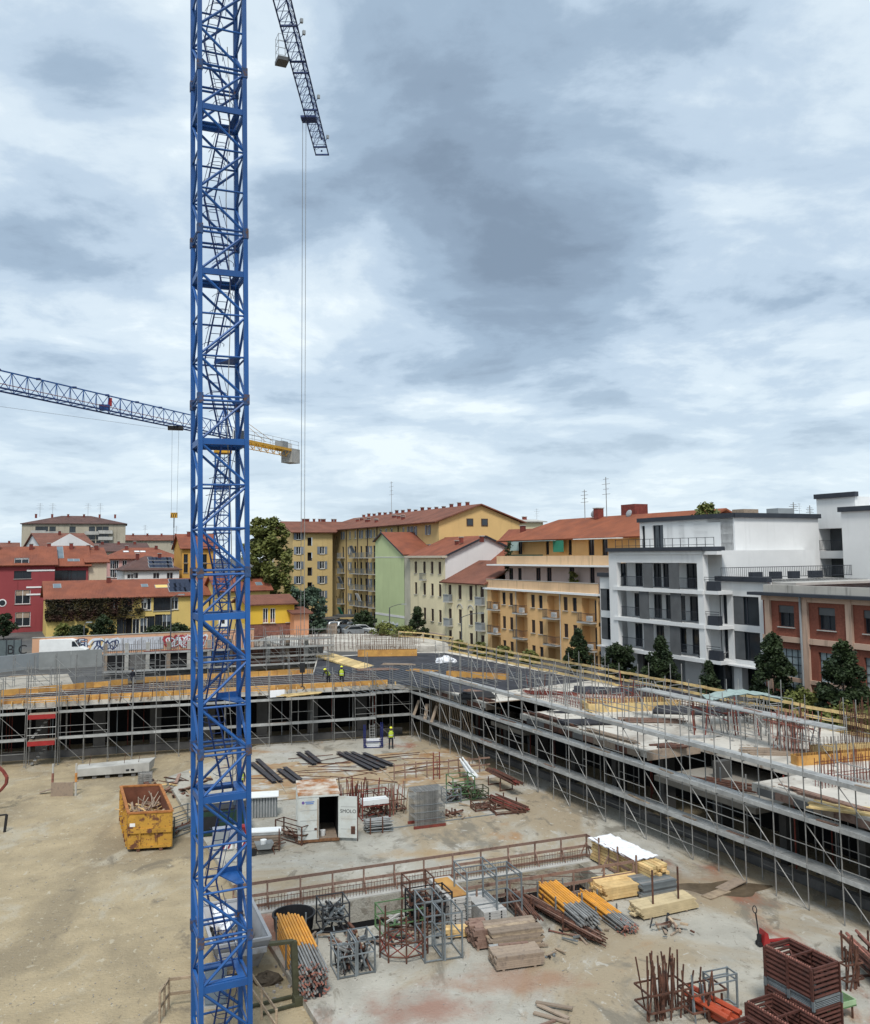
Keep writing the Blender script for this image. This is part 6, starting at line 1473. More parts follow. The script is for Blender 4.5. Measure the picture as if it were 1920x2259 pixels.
# ================================================================ trees and shrubs
def tree(label, px, y_top, y_base, half_w, m, z=GZ, n=3800, leaf=.17, shape='oval', name='tree', Y=None, seed=None, cat='tree', low=.12, gaps=.5, clumps=80):
    p = G(px, y_base, z) if Y is None else HZ(px, Y); 
    ztop = V(px, y_top, p.y).z; h = ztop - z; hw = half_w * p.y / FPX; rnd = random.Random(seed or px * 3 + y_top)
    T = Thing(name, label, cat, (p.x, p.y, z), 0)
    pts = [(0, 0, 0), (rnd.uniform(-.1, .1), 0, h * .35), (rnd.uniform(-.2, .2), rnd.uniform(-.2, .2), h * .75)]
    tr = MB(); r_ = max(.07, h * .018)
    tr.add(*cylv(8, 1, .7), rodM(pts[0], pts[1], r_)); tr.add(*cylv(8, .7, .25), rodM(pts[1], pts[2], r_))
    cl = []
    for i in range(clumps):
        t = rnd.uniform(low, 1.0); a = rnd.uniform(0, 6.28)
        if shape == 'cone': rr = hw * (1.04 - t) ** .75 * 1.1
        elif shape == 'column': rr = hw * min(1, ((1.03 - t) * 1.5) ** .8) * min(1, .62 + t * 1.3)
        elif shape == 'bush': rr = hw * math.sqrt(max(0, 1 - (max(0, t - .35) / .68) ** 2))
        else: rr = hw * math.sqrt(max(.03, 1 - ((t - .52) / .52) ** 2))
        k = rnd.uniform(.25, 1.0); c = Vector((rr * k * math.cos(a), rr * k * math.sin(a), h * t)); cl.append((c, max(.22, hw * rnd.uniform(.13, .30))))
        if i % 6 == 0: tr.add(*cylv(5, 1, .3), rodM((0, 0, max(.2, h * t * .75)), c, r_ * .35))
    T.mb('trunk', tr, K['bark'])
    b = MB()
    def fn():
        c, s = rnd.choice(cl); d = Vector((rnd.gauss(0, 1), rnd.gauss(0, 1), rnd.gauss(0, .9))); d = d.normalized() * s * (rnd.random() ** gaps); return c + d
    leaves(b, rnd, n, fn, leaf)
    T.mb('crown', b, m); return T
tree('big leafy tree right of the near mast beside the ochre wing', 590, 1150, 1400, 58, K['leaf'], Y=150, n=17000, leaf=.3, low=.2, clumps=110)
tree('grey green willow-like tree above the lean-to', 690, 1298, 1400, 36, K['leafg'], Y=133, n=5200, leaf=.24, shape='bush', low=.05)
tree('grey green shrub tree left of the car park', 655, 1300, 1396, 26, K['leafg'], Y=136, n=2600, leaf=.24, shape='bush', low=.05)
tree('dark round bush in front of the ochre house', 803, 1352, 1396, 28, K['leafd'], n=4200, leaf=.17, shape='bush', low=.02, name='bush')
tree('dark cone shaped evergreen in front of the cream house', 922, 1340, 1412, 25, K['leafd'], n=6500, leaf=.14, shape='cone', low=.05)
for px, yt, yb, hw, lab in ((850, 1376, 1412, 30, 'green shrubs below the green wall at left'), (893, 1384, 1416, 28, 'green shrubs below the green wall at right'), (1010, 1414, 1436, 18, 'scrub behind the guard boards by the cream house'), (1060, 1420, 1446, 20, 'scrub behind the guard boards by the orange house'), (1110, 1428, 1456, 22, 'scrub behind the guard boards left of the dark tree'), (1170, 1438, 1464, 20, 'low scrub in front of the orange garage')):
    tree(lab, px, yt, yb, hw, K['leaf'], n=1500, leaf=.17, shape='bush', low=.02, name='shrub', cat='shrub')
tree('dark columnar tree in front of the orange house', 1278, 1392, 1486, 30, K['leafd'], n=7500, leaf=.13, shape='column', low=.08)
tree('dark tree in front of the white block at left', 1368, 1424, 1502, 34, K['leafd'], n=7000, leaf=.13, shape='oval', low=.1)
tree('tall dark tree in front of the slat screens', 1460, 1410, 1524, 40, K['leafd'], n=9500, leaf=.13, shape='column', low=.08)
tree('small sparse tree in front of the white block', 1567, 1462, 1545, 28, K['leafd'], n=3500, leaf=.12, shape='cone', low=.1)
tree('large dark tree between the white block and the brick building', 1712, 1405, 1568, 54, K['leafd'], n=14000, leaf=.13, shape='column', low=.06)
tree('large dark tree in front of the brick building at the right edge', 1866, 1420, 1600, 62, K['leafd'], n=16000, leaf=.13, shape='column', low=.05)
tree('green hedge shrubs at the foot of the brick building', 1780, 1530, 1590, 55, K['leaf'], n=3500, leaf=.14, shape='bush', low=.02, name='shrub', cat='shrub')
tree('green shrubs under the right edge tree', 1880, 1560, 1615, 60, K['leaf'], n=3500, leaf=.14, shape='bush', low=.02, name='shrub', cat='shrub')
tree('round tree at the far left edge', 8, 1356, 1412, 26, K['leafd'], n=3500, leaf=.18, shape='oval', low=.2)
for px, yt, yb, hw, lab, mm_ in ((138, 1378, 1408, 18, 'light green garden shrub left of the white post', 'leaf'), (172, 1382, 1408, 20, 'dark garden shrub behind the white post', 'leafd'), (228, 1362, 1404, 32, 'tall garden shrub before the creeper house', 'leafd'), (345, 1384, 1402, 26, 'dark hedge in front of the yellow house at left', 'leafd'), (392, 1380, 1400, 30, 'dark hedge in front of the yellow house beside the mast', 'leafd')):
    tree(lab, px, yt, yb, hw, K[mm_], n=2600, leaf=.18, shape='bush', low=.02, name='shrub', cat='shrub', z=GZ)
tree('potted palm like bush on the white block roof', 1562, 1114, 1140, 32, K['leaf'], z=zpt, n=700, leaf=.2, shape='bush', low=.1, name='bush', cat='shrub', Y=(B.M @ Vector((0, 0, 0))).y * 0 + 88)
tree('planter greenery on the orange house terrace', 1262, 1262, 1284, 16, K['leaf'], z=10.6, n=900, leaf=.13, shape='bush', low=.05, name='shrub', cat='shrub', Y=99)
tree('dark climbing plant on the upper orange terrace', 1124, 1192, 1224, 10, K['leafd'], z=13.2, n=700, leaf=.14, shape='bush', low=.05, name='shrub', cat='shrub', Y=113)
# ================================================================ yard: skip, container, stores
def at(px, py, z=.25): return G(px, py, z)
# ---- yellow skip with scrap wood
p = at(282, 1880, 0); T = Thing('skip_container', 'rusty yellow roll-off skip full of scrap wood left of the mast', 'skip', p, R(9))
Wd, Ln, Ht = 2.3, 5.9, 2.05; z0 = .16; th = .07
sk_ang = R(105 - 90)
def SK(x, y, z): return (x - y * math.sin(sk_ang), y, z)
def skwall(name, a, b, z1, m, mi):
    a = Vector(SK(*a, 0)); b = Vector(SK(*b, 0)); d = (b - a).normalized(); n_ = Vector((-d.y, d.x, 0))
    o = T.sq(name, a + Vector((0, 0, (z0 + z1) / 2)), b + Vector((0, 0, (z0 + z1) / 2)), th, m, h=z1 - z0)
    i = n_ * (th / 2 + .012)
    T.sq('rust_or_shade_lining', a + i + Vector((0, 0, (z0 + z1) / 2 + .01)), b + i + Vector((0, 0, (z0 + z1) / 2 + .01)), .02, mi, h=z1 - z0 - .04, parent=o)
    T.sq('top_rim', a + Vector((0, 0, z1)), b + Vector((0, 0, z1)), th + .09, mat('rusty yellow rim', (.33, .13, .04), .8, .3, 4), h=.09, parent=o); return o
fr = skwall('front_wall', (0, 0), (Wd, 0), Ht, K['skip'], K['skipin']); skwall('side_wall', (Wd, 0), (Wd, Ln), Ht, K['skip'], K['skipin'])
skwall('back_wall', (Wd, Ln), (0, Ln), Ht, K['skip'], K['skipin']); skwall('side_wall', (0, Ln), (0, 0), Ht, K['skip'], K['skipin'])
T.mesh('floor_plate', [SK(0, 0, z0), SK(Wd, 0, z0), SK(Wd, Ln, z0), SK(0, Ln, z0)], [(0, 1, 2, 3)], K['skipin'])
T.box('front_beam', (Wd / 2, -.08, 1.1), (Wd, .1, .24), K['skip']); T.box('lower_band', (Wd / 2, -.075, .25), (Wd, .09, .14), K['skip'])
T.put('lifting_boss', rawmesh('boss', *cylv(10), K['rustm']), Matrix.Translation((Wd / 2, -.1, 1.1)) @ Matrix.Rotation(R(90), 4, 'X') @ Matrix.Diagonal((.12, .12, .08, 1)))
for x in (.62, 1.5): T.box('front_rib', (x, -.07, .6), (.1, .08, .85), K['skip'])
for i in range(7): q = SK(-.06, .5 + i * .82, 1.05); T.box('side_rib', q, (.08, .12, 1.8), K['skip'])
T.box('white_label', (.22, -.045, 1.42), (.28, .012, .18), K['white']); T.rod('roller', (.55, -.1, .1), (.55, .2, .1), .1, K['rustm'], 10); T.rod('roller', (1.75, -.1, .1), (1.75, .2, .1), .1, K['rustm'], 10)
S = Thing('scrap_wood', 'heap of broken pale planks inside the yellow skip', 'scrap wood', T.M @ Vector(SK(Wd / 2, Ln / 2, 0)), R(9)); rn = random.Random(3)
for i in range(130):
    y = rn.uniform(-2.6, 2.6); x = rn.uniform(-.95, .95) - y * math.sin(sk_ang); z = .75 + .35 * rn.random() + .25 * (1 - abs(y) / 3)
    S.box('plank', (x, y, z), (rn.uniform(.4, 1.3), rn.uniform(.05, .14), .03), rn.choice([K['wood'], K['woodg'], K['newwood'], K['brownp']]), rz=rn.uniform(0, 3.14), rx=rn.uniform(-.5, .5), ry=rn.uniform(-.45, .45))
for i in range(9): S.sq('batten', (rn.uniform(-.7, .7), rn.uniform(0, 2), .9), (rn.uniform(-.7, .7), rn.uniform(.5, 2.6), rn.uniform(1.5, 2.1)), .05, K['woodg'])
# ---- white site container with open door
p = at(658, 1862); T = Thing('storage_container', 'small white rusty storage container with its right door open', 'container', p, R(11))
cw, cl, ch = 2.25, 3.1, 2.42; cz = .12
wc = mat('container white', (.58, .60, .57), .6, .08, 1.5, col2=(.5, .47, .40), t2=(.55, .7), s2=1.2, col3=(.24, .10, .04), t3=(.69, .72), s3=3.2)
rfm = mat('rust streaked roof', (.60, .54, .46), .8, .12, 2, col2=(.36, .15, .05), t2=(.44, .62), s2=1.1)
T.box('side_wall', (.03, cl / 2, cz + ch / 2), (.06, cl, ch), wc); T.box('side_wall', (cw - .03, cl / 2, cz + ch / 2), (.06, cl, ch), wc); T.box('back_wall', (cw / 2, cl - .03, cz + ch / 2), (cw - .13, .06, ch - .01), wc)
for i in range(9): T.box('wall_rib', (-.015, .25 + i * .33, cz + ch / 2), (.03, .1, ch - .2), wc)
r_ = T.mesh('roof', *ext([(-.03, cz + ch), (cw + .03, cz + ch), (cw + .03, cz + ch + .08), (-.03, cz + ch + .08)], -.04, cl + .04), rfm)
for i in range(10): T.box('roof_rib', (cw / 2, .2 + i * .31, cz + ch + .09), (cw - .1, .08, .03), rfm, parent=r_)
T.box('rust_or_shade_lining', (cw / 2, cl - .1, cz + ch / 2), (cw - .14, .03, ch - .1), K['dark'])  # near-black sheets and ceiling added so the container's inside reads dark
for x in (.08, cw - .08): T.box('rust_or_shade_lining', (x, cl / 2, cz + ch / 2), (.03, cl - .2, ch - .1), K['dark'])
T.box('shade_ceiling', (cw / 2, cl / 2, cz + ch - .05), (cw - .2, cl - .2, .03), K['dark'])
T.box('floor', (cw / 2, cl / 2, cz), (cw - .14, cl - .1, .08), K['woodg']); T.box('sill_beam', (cw / 2, -.01, cz + .0), (cw, .1, .14), mat('rusty sill', (.2, .1, .05), .9, .4, 5)); T.box('head_beam', (cw / 2, 0, cz + ch - .05), (cw - .02, .1, .1), wc)
dw = cw / 2 - .06
d1 = T.box('door', (.06 + dw / 2, -.03, cz + ch / 2 - .02), (dw, .06, ch - .2), wc)
for z in (.55, 1.1, 1.65): T.box('door_seam', (.06 + dw / 2, -.065, cz + z), (dw - .1, .012, .03), mat('seam grey', (.4, .4, .38), .8), parent=d1)
for i_, (w_, z_) in enumerate(((.5, 2.09), (.42, 2.0))): T.box('faded_logo_line', (.62, -.066, cz + z_), (w_, .01, .05), mat('logo blue', (.10, .2, .45), .6), parent=d1)
T.put('logo_disc', rawmesh('disc', *cylv(14), mat('logo purple', (.16, .1, .3), .6)), Matrix.Translation((.26, -.062, cz + 2.06)) @ Matrix.Rotation(R(90), 4, 'X') @ Matrix.Diagonal((.08, .08, .012, 1)), d1)
T.box('data_plate', (.32, -.066, cz + .32), (.34, .012, .1), mat('dark plate', (.12, .11, .08), .7), parent=d1); T.box('rust_patch', (dw - .12, -.066, cz + .62), (.14, .012, .12), K['rustm'], parent=d1)
T.rod('lock_bar', (dw + .0, -.09, cz + .15), (dw + .0, -.09, cz + ch - .2), .022, mat('rusty bar', (.3, .17, .08), .8, .3, 5), parent=d1)
d2 = T.sq('door', (cw + .0, -.02, cz + ch / 2 - .02), (cw + .98, -.36, cz + ch / 2 - .02), .06, wc, h=ch - .2)
ad = math.atan2(-.34, .98)
T.put('door_lettering', text_mesh('SMOLO', .27, K['black'], .003), Matrix.Translation((cw + .47, -.22, cz + 1.5)) @ Matrix.Rotation(ad, 4, 'Z') @ Matrix.Rotation(R(90), 4, 'X'), d2)
T.box('rust_patch', (cw + .73, -.31, cz + .5), (.24, .012, .42), K['rustm'], rz=ad, parent=d2)
for z in (.55, 1.1, 1.75): T.box('door_seam', (cw + .48, -.222, cz + z), (.85, .012, .025), mat('seam grey', (.4, .4, .38), .8), rz=ad, parent=d2)
T.rod('lock_bar', (cw + .97, -.4, cz - .05), (cw + .97, -.4, cz + ch - .1), .025, K['rustm'], parent=d2)
Bq = Thing('bucket', 'white bucket standing inside the dark container', 'bucket', T.M @ Vector((cw / 2 + .25, .6, cz + .05)), 0); Bq.put('bucket_body', rawmesh('bucket', *cylv(12, .8, 1), K['white']), Matrix.Diagonal((.16, .16, .3, 1)))
# ---- generic stores
def props(name, label, pa, pb, n, m1, m2, r=.038, split=.55, cols=6, group=None, plate=K['pinkrust'], z=0, cat='steel props', spread=.09, jit=.25):
    d = pb - pa; L_ = math.hypot(d.x, d.y); T = Thing(name, label, cat, (pa.x, pa.y, .25 + z), math.atan2(d.y, d.x), group); rn = random.Random(int(pa.x * 31))
    for i in range(n):
        rr, c = divmod(i, cols); y = (c - cols / 2) * spread + (rr % 2) * spread / 2; zz_ = .06 + rr * spread * .87; e = rn.uniform(-jit, jit)
        o = T.rod('prop', (e, y, zz_), (e + L_ * split, y, zz_), r, m1, 8); T.rod('inner_tube', (e + L_ * split, y, zz_), (e + L_ + rn.uniform(-.2, .2), y + rn.uniform(-.02, .02), zz_), r * .8, m2, 8, parent=o)
        if plate: T.box('head_plate', (e + L_ + rn.uniform(-.2, .15), y, zz_), (.03, .13, .05), plate, parent=o, rx=rn.uniform(0, 3))
    H = .06 + (n // cols) * spread * .87
    for x in (L_ * .06, L_ * .52):
        T.box('cradle_post', (x, -cols * spread / 2 - .12, H / 2), (.07, .05, H + .15), K['greysteel']); T.box('cradle_post', (x, cols * spread / 2 + .1, H / 2), (.07, .05, H + .15), K['greysteel'])
        T.box('cradle_bar', (x, 0, .02), (.07, cols * spread + .3, .04), K['greysteel'])
    return T
def stillage(name, label, p, rz, w, d, h, m, mid=(.5,), fill=None, cat='stillage', r=.03, z=0, group=None, feet=0):
    T = Thing(name, label, cat, (p.x, p.y, .25 + z), rz, group); rn = random.Random(int(p.x * 77 + p.y))
    for x in (0, w):
        for y in (0, d): T.sq('post', (x, y, 0), (x, y, h), 2 * r, m)
    for zf in (.06, *[q * h for q in mid], h - .03):
        T.sq('rail', (0, 0, zf), (w, 0, zf), r * 1.4, m); T.sq('rail', (0, d, zf), (w, d, zf), r * 1.4, m); T.sq('rail', (0, 0, zf), (0, d, zf), r * 1.4, m); T.sq('rail', (w, 0, zf), (w, d, zf), r * 1.4, m)
    if fill:
        mats, n, hh = fill
        for i in range(n):
            a = Vector((rn.uniform(.05, w - .05), rn.uniform(.05, d - .05), rn.uniform(.05, hh))); b = Vector((rn.uniform(.05, w - .05), rn.uniform(.05, d - .05), rn.uniform(.05, hh)))
            T.sq('stored_piece', a, b, rn.uniform(.04, .08), rn.choice(mats))
    return T
def stack(name, label, p, rz, ln, wd, layers, cols, t, m, jit=.05, cat='timber stack', gapm=None, z=0, shear=0):
    T = Thing(name, label, cat, (p.x, p.y, .25 + z), rz); rn = random.Random(int(p.x * 53 + p.y * 7)); w = wd / cols
    for x in (ln * .15, ln * .8): T.box('bearer', (x, wd / 2, .04), (.09, wd, .08), gapm or K['woodg'])
    for l in range(layers):
        for c in range(cols):
            T.box('plank', (ln / 2 + rn.uniform(-jit, jit) + shear * l, (c + .5) * w, .08 + (l + .5) * t), (ln * rn.uniform(.97, 1.0), w * .95, t * .93), m if not isinstance(m, list) else rn.choice(m), rz=rn.uniform(-.01, .01))
    return T
# pit guard rails and starter bars
PR = Thing('pit_railing', 'brown timber guard rail around the long pit in the yard', 'guard rail', PT(0, 0, .25), ang_p)
bp = K['brownp']
def rail_run(a, b, n, h=1.1, prefix=''):
    a, b = Vector(a), Vector(b)
    for zf in (h, h * .52, .12): PR.sq('rail_board', a + Vector((0, 0, zf)), b + Vector((0, 0, zf)), .035, bp, h=.13)
    d = (b - a)
    for i in range(n + 1):
        q = a + d * i / n; PR.sq('post', q, q + Vector((0, 0, h + .06)), .07, bp)
        pv = Vector((-d.y, d.x, 0)).normalized() * .45; PR.sq('raking_strut', q - pv * (1 if a.y > -1 else -1), q + Vector((0, 0, h * .7)), .05, bp)
rail_run((-.8, .15, 0), (PLN + .9, .15, 0), 12); rail_run((7.5, -PWD - .5, 0), (PLN + .9, -PWD - .5, 0), 6); rail_run((PLN + .9, -PWD - .5, 0), (PLN + .9, .15, 0), 2)
b = MB(); rn = random.Random(9)
for i in range(118):
    x = i * .145 - .2; b.rod((x, -.32, 0), (x + rn.uniform(-.02, .02), -.32, .62 + rn.uniform(-.06, .06)), .011, 4); b.rod((x, -PWD + .25 - .55, 0), (x, -PWD - .3, .5), .011, 4) if i > 60 else None
PR.mb('starter_bars', b, K['rustm'], kind='stuff'); 
for z_ in (.3, .55): PR.rod('tie_bar', (-.2, -.32, z_), (17, -.32, z_), .014, K['rustm'], 4)
PR.box('kerb_beam', (PLN / 2, -.35, .02), (PLN + 1.5, .45, .06), K['conc'])
for i in range(4): PR.rod('loose_bar', (10.5 + i * 1.2, -1.2, .12), (12.5 + i * 1.2, -PWD, .55), .015, K['rustm'], 4)
b = MB(); 
# ---- grey skip with rubble beside the mast
p = at(545, 2110, 0); T = Thing('tipping_skip', 'light grey tipping skip with rubble between the mast and the orange props', 'skip', (-8.35, 33.6, .3), R(22))
gs = mat('pale grey skip paint', (.36, .36, .37), .6, .1, 2, col2=(.25, .24, .23), t2=(.55, .7), s2=2, col3=(.2, .12, .08), t3=(.7, .74), s3=4)
ow, ol, oh = 2.1, 4.2, 1.3
def frust(name, a, b, c, d): T.mesh(name, [a, b, c, d, *[tuple(Vector(q) + Vector((0, 0, 0))) for q in (a, b, c, d)]], [(0, 1, 2, 3)], gs)
top = [(0, 0, oh), (ow, 0, oh), (ow, ol, oh), (0, ol, oh)]; bot = [(.35, .6, .15), (ow - .35, .6, .15), (ow - .35, ol - .7, .15), (.35, ol - .7, .15)]
for i, nm in enumerate(('front_wall', 'side_wall', 'back_wall', 'side_wall')):
    j = (i + 1) % 4; n_ = (Vector(top[j]) - Vector(top[i])).cross(Vector(bot[i]) - Vector(top[i])).normalized() * .06
    q = [Vector(top[i]), Vector(top[j]), Vector(bot[j]), Vector(bot[i])]; o = T.mesh(nm, [*q, *[x - n_ for x in q]], [(0, 1, 2, 3), (7, 6, 5, 4), (0, 4, 5, 1), (1, 5, 6, 2), (2, 6, 7, 3), (3, 7, 4, 0)], gs)
    T.sq('rim', Vector(top[i]), Vector(top[j]), .12, gs, h=.1, parent=o)
T.mesh('floor_plate', bot, [(0, 1, 2, 3)], gs); T.box('front_rail', (ow / 2, -.08, oh - .35), (ow - .3, .08, .2), gs)
S = Thing('rubble_heap', 'white and grey rubble lying in the grey skip', 'rubble', T.M @ Vector((ow / 2, ol / 2, .3)), R(22)); rn = random.Random(6)
for i in range(70):
    S.box('rubble_piece', (rn.uniform(-.75, .75), rn.uniform(-1.5, 1.5), .35 + rn.uniform(0, .35)), (rn.uniform(.1, .5), rn.uniform(.08, .25), rn.uniform(.05, .15)), rn.choice([K['rubble'], K['white'], K['conc'], K['woodg'], K['pinkrust']]), rz=rn.uniform(0, 3), rx=rn.uniform(-1, 1), ry=rn.uniform(-1, 1))
v, f = uv_sphere(.5, .9, .5, 12, 6, -.4); v = [(a * rn.uniform(.7, 1.2), c * rn.uniform(.8, 1.2), d * rn.uniform(.6, 1.3)) for a, c, d in v]; S.mesh('plastic_sack', v, f, K['cloth'], Matrix.Translation((-.3, .9, .75)))
# ---- black rubber tub
p = at(643, 2062); T = Thing('rubber_tub', 'round black tub behind the orange props', 'tub', (p.x, p.y + .6, .25), 0)
v, f = [], []; prof = [(.0, .1), (.72, .1), (.8, 0), (.86, .55), (.92, .58), (.92, .64), (.84, .64), (.78, .12)]
for k_, (r_, z) in enumerate(prof):
    for j in range(24): a = 2 * math.pi * j / 24; v.append((r_ * math.cos(a), r_ * math.sin(a), z))
for k_ in range(len(prof) - 1):
    for j in range(24): f.append((k_ * 24 + j, k_ * 24 + (j + 1) % 24, (k_ + 1) * 24 + (j + 1) % 24, (k_ + 1) * 24 + j))
T.mesh('tub_wall', v, f, K['black'], smooth=False); T.put('tub_base', rawmesh('disc', *cylv(24), K['black']), Matrix.Translation((0, 0, .1)) @ Matrix.Diagonal((.8, .8, .03, 1)))
# ---- orange prop bundles
props('prop_bundle', 'tall bundle of orange props nearest the mast with pink end plates', Vector((-6.15, 37.4, 0)), Vector((-4.5, 32.75, 0)), 96, K['orange'], K['galv'], r=.048, split=.6, cols=9, spread=.11)
props('prop_bundle', 'lower layer of bare steel props under the orange bundle', at(660, 2150, .25), at(728, 2236, .25), 14, K['galv'], K['pinkrust'], r=.038, split=.6, cols=7) if False else None
props('prop_bundle', 'orange prop bundle with grey tube ends behind the rusty rods', Vector((5.0, 41.4, 0)), Vector((6.25, 37.5, 0)), 56, K['orange'], K['galv'], r=.055, split=.62, cols=8, spread=.13, plate=None)
props('prop_bundle', 'low orange prop bundle with pink ends beside the timber packs', Vector((6.65, 41.2, 0)), Vector((7.85, 37.7, 0)), 36, K['orange'], K['galv'], r=.042, split=.66, cols=8, spread=.1)
# black block at the foot of the first bundle
p = at(700, 2198); T = Thing('black_block', 'small black box under the ends of the orange props', 'box', p, R(5)); T.box('box_body', (0, .1, .16), (.36, .36, .32), K['black']); T.box('box_lid', (0, .1, .33), (.4, .4, .03), K['black'])
# ---- grey stillages and frames
gsm = K['greysteel']
mix = [K['greysteel'], K['galv'], K['black'], K['rustm']]
stillage('stillage', 'grey steel stillage on the left of the pair beside the orange props', at(746, 2162), R(20), .68, 1.15, 1.25, gsm, (.62,), (mix, 34, 1.0))
stillage('stillage', 'grey steel stillage on the right of the pair beside the round frame', at(789, 2153), R(20), .68, 1.15, 1.25, gsm, (.62,), (mix, 34, 1.0))
stillage('stillage', 'dark stillage of clamps standing behind the grey pair', at(712, 2062), R(20), 1.15, 1.2, 1.15, mat('black steel', (.035, .037, .04), .5, .2, 3), (.5,), ([K['black'], K['greysteel'], K['galv']], 60, .95))
stillage('stillage', 'faded green stillage with red plate behind the round frame', at(850, 2072), R(22), 1.7, 1.3, 1.0, K['green'], (.5,), ([K['rustm'], K['green'], K['conc']], 26, .5))
stillage('stillage', 'rusty open box stillage at the pit edge', at(905, 2045), R(22), 1.1, 1.0, 1.9, K['rustm'], (.5, .75), ([K['rustm'], K['black']], 40, 1.2))
stillage('stillage', 'black filled stillage behind the tall grey frame', at(915, 2063), R(22), 1.7, 1.1, 1.5, K['black'], (.3, .6), ([K['black'], K['rustm'], K['dark']], 60, 1.3))
stillage('tall_frame', 'tall grey steel frame on the left beside the timber stack', at(938, 2126), R(18), .72, 1.3, 2.3, gsm, (.42, .75))
stillage('tall_frame', 'tall grey steel frame on the right beside the timber stack', at(982, 2120), R(18), .72, 1.3, 1.75, gsm, (.5,))
stillage('tall_frame', 'tall grey steel frame around the stacked deck panels', at(1032, 2052), R(20), 1.35, 1.5, 2.35, gsm, (.4, .85))
stillage('tall_frame', 'tall grey steel frame right of the deck panels', at(1098, 2046), R(20), 1.15, 1.5, 2.1, gsm, (.45, .9))
# round rusty frame
p = at(890, 2128); T = Thing('round_frame', 'round rusty steel frame with crossed braces on the slab', 'frame', (p.x, p.y + .75, .25), R(10))
ring = [(.95 * math.cos(2 * math.pi * i / 8), .72 * math.sin(2 * math.pi * i / 8)) for i in range(8)]
for i in range(8):
    a, c = ring[i], ring[(i + 1) % 8]; T.rod('post', (*a, 0), (*a, 1.45 + .3 * (i % 3 == 0)), .035, K['rustm'])
    for z in (.22, .72): T.rod('ring_bar', (*a, z), (*c, z), .03, K['rustm'])
    T.rod('cross_brace', (*a, .22), (*c, .72), .022, K['redrust']); T.rod('cross_brace', (*a, .72), (*c, .22), .022, K['redrust'])
# stacked deck panels with round holes
p = at(1000, 1996); 
p2 = at(1034, 2050); d = p2 - p; T = Thing('deck_panel_stack', 'stack of pale metal deck panels with round holes in their ends', 'deck panels', (p2.x - .95, p2.y + .3, .25), R(20))
for i in range(11): 
    o = T.box('deck_panel', (.55 + .0, .95 + .02 * (i % 3), .1 + i * .105), (.98, 2.6, .09), mat('pale zinc', (.44, .43, .41), .6, .12, 3, col2=(.3, .2, .15), t2=(.62, .7), s2=3))
    for xx in (.3, .8): T.put('end_hole', rawmesh('disc', *cylv(10), K['black']), Matrix.Translation((xx, -.345, .1 + i * .105)) @ Matrix.Rotation(R(90), 4, 'X') @ Matrix.Diagonal((.03, .03, .012, 1)), o)
T.box('formwork_offcut', (.55, .9, 1.24), (.7, 2.2, .03), K['ply'], rz=.05)
T = Thing('deck_panel_stack', 'short stack of pale deck panels behind the timber stack', 'deck panels', (p2.x + .55, p2.y + .1, .25), R(20))
for i in range(6):
    o = T.box('deck_panel', (.55, .95, .1 + i * .11), (1.05, 2.4, .1), MATS['pale zinc'])
    for xx in (.28, .82): T.put('end_hole', rawmesh('disc', *cylv(10), K['black']), Matrix.Translation((xx, -.26, .1 + i * .11)) @ Matrix.Rotation(R(90), 4, 'X') @ Matrix.Diagonal((.035, .035, .012, 1)), o)
# timber stacks
stack('timber_stack', 'front block of grey old boards on the slab', at(1096, 2147), R(15), 1.95, 1.0, 6, 4, .075, K['woodg'], .04)
stack('timber_stack', 'taller stack of grey boards behind the front block', at(1084, 2108), R(15), 2.2, 1.25, 12, 5, .062, [K['woodg'], K['woodg'], K['wood']], .12)
stack('timber_stack', 'stack of short dark board ends beside the tall grey stack', at(1050, 2100), R(15), .7, 1.2, 9, 5, .08, K['brownp'], .1)
p = at(1095, 2125); T = Thing('leftover_sheets', 'loose pale panel resting on the old boards', 'panel', (p.x - .1, p.y - .1, .72), R(12)); T.box('panel_sheet', (.5, .3, .02), (1.1, .5, .03), K['galvl']); T.box('panel_batten', (.9, .35, .06), (1.2, .16, .05), K['brownp'])
stack('timber_beam_stack', 'short yellow formwork beams lying behind the tall frames', at(985, 2075), R(10), 1.55, .5, 2, 2, .16, K['newwood'], .1)
# rusty rods in cradles
def rodpile(label, pa, pb, n, m, r=.028, w=.5, h=.4, z=0.1, extra=.4, name='steel_rods'):
    d = pb - pa; L_ = math.hypot(d.x, d.y); T = Thing(name, label, 'steel rods', (pa.x, pa.y, .25), math.atan2(d.y, d.x)); rn = random.Random(int(pa.x * 19 + n))
    for i in range(n):
        y, zz_ = rn.uniform(-w / 2, w / 2), z + rn.random() * h; T.rod('rod', (rn.uniform(-extra, extra), y, zz_), (L_ + rn.uniform(-extra, extra), y + rn.uniform(-.1, .1), max(.04, zz_ + rn.uniform(-.08, .03))), r, m if not isinstance(m, list) else rn.choice(m), 6)
    for x in (L_ * .12, L_ * .6):
        for s in (-1, 1): T.sq('cradle_post', (x, s * (w / 2 + .06), 0), (x, s * (w / 2 + .06), h + .3), .06, K['rustm'])
        T.sq('cradle_bar', (x, -w / 2, .06), (x, w / 2, .06), .06, K['rustm'])
    return T
rodpile('long rusty rods in a cradle running towards the viewer', at(1168, 2000), at(1322, 2086), 46, [K['rustm'], K['rustm'], K['brownp']], w=.55, h=.35)
rodpile('shorter rusty tube pile left of the long rods', at(1130, 1992), at(1178, 2052), 36, [K['rustm'], K['brownp'], K['rustm']], r=.04, w=.7, h=.5)
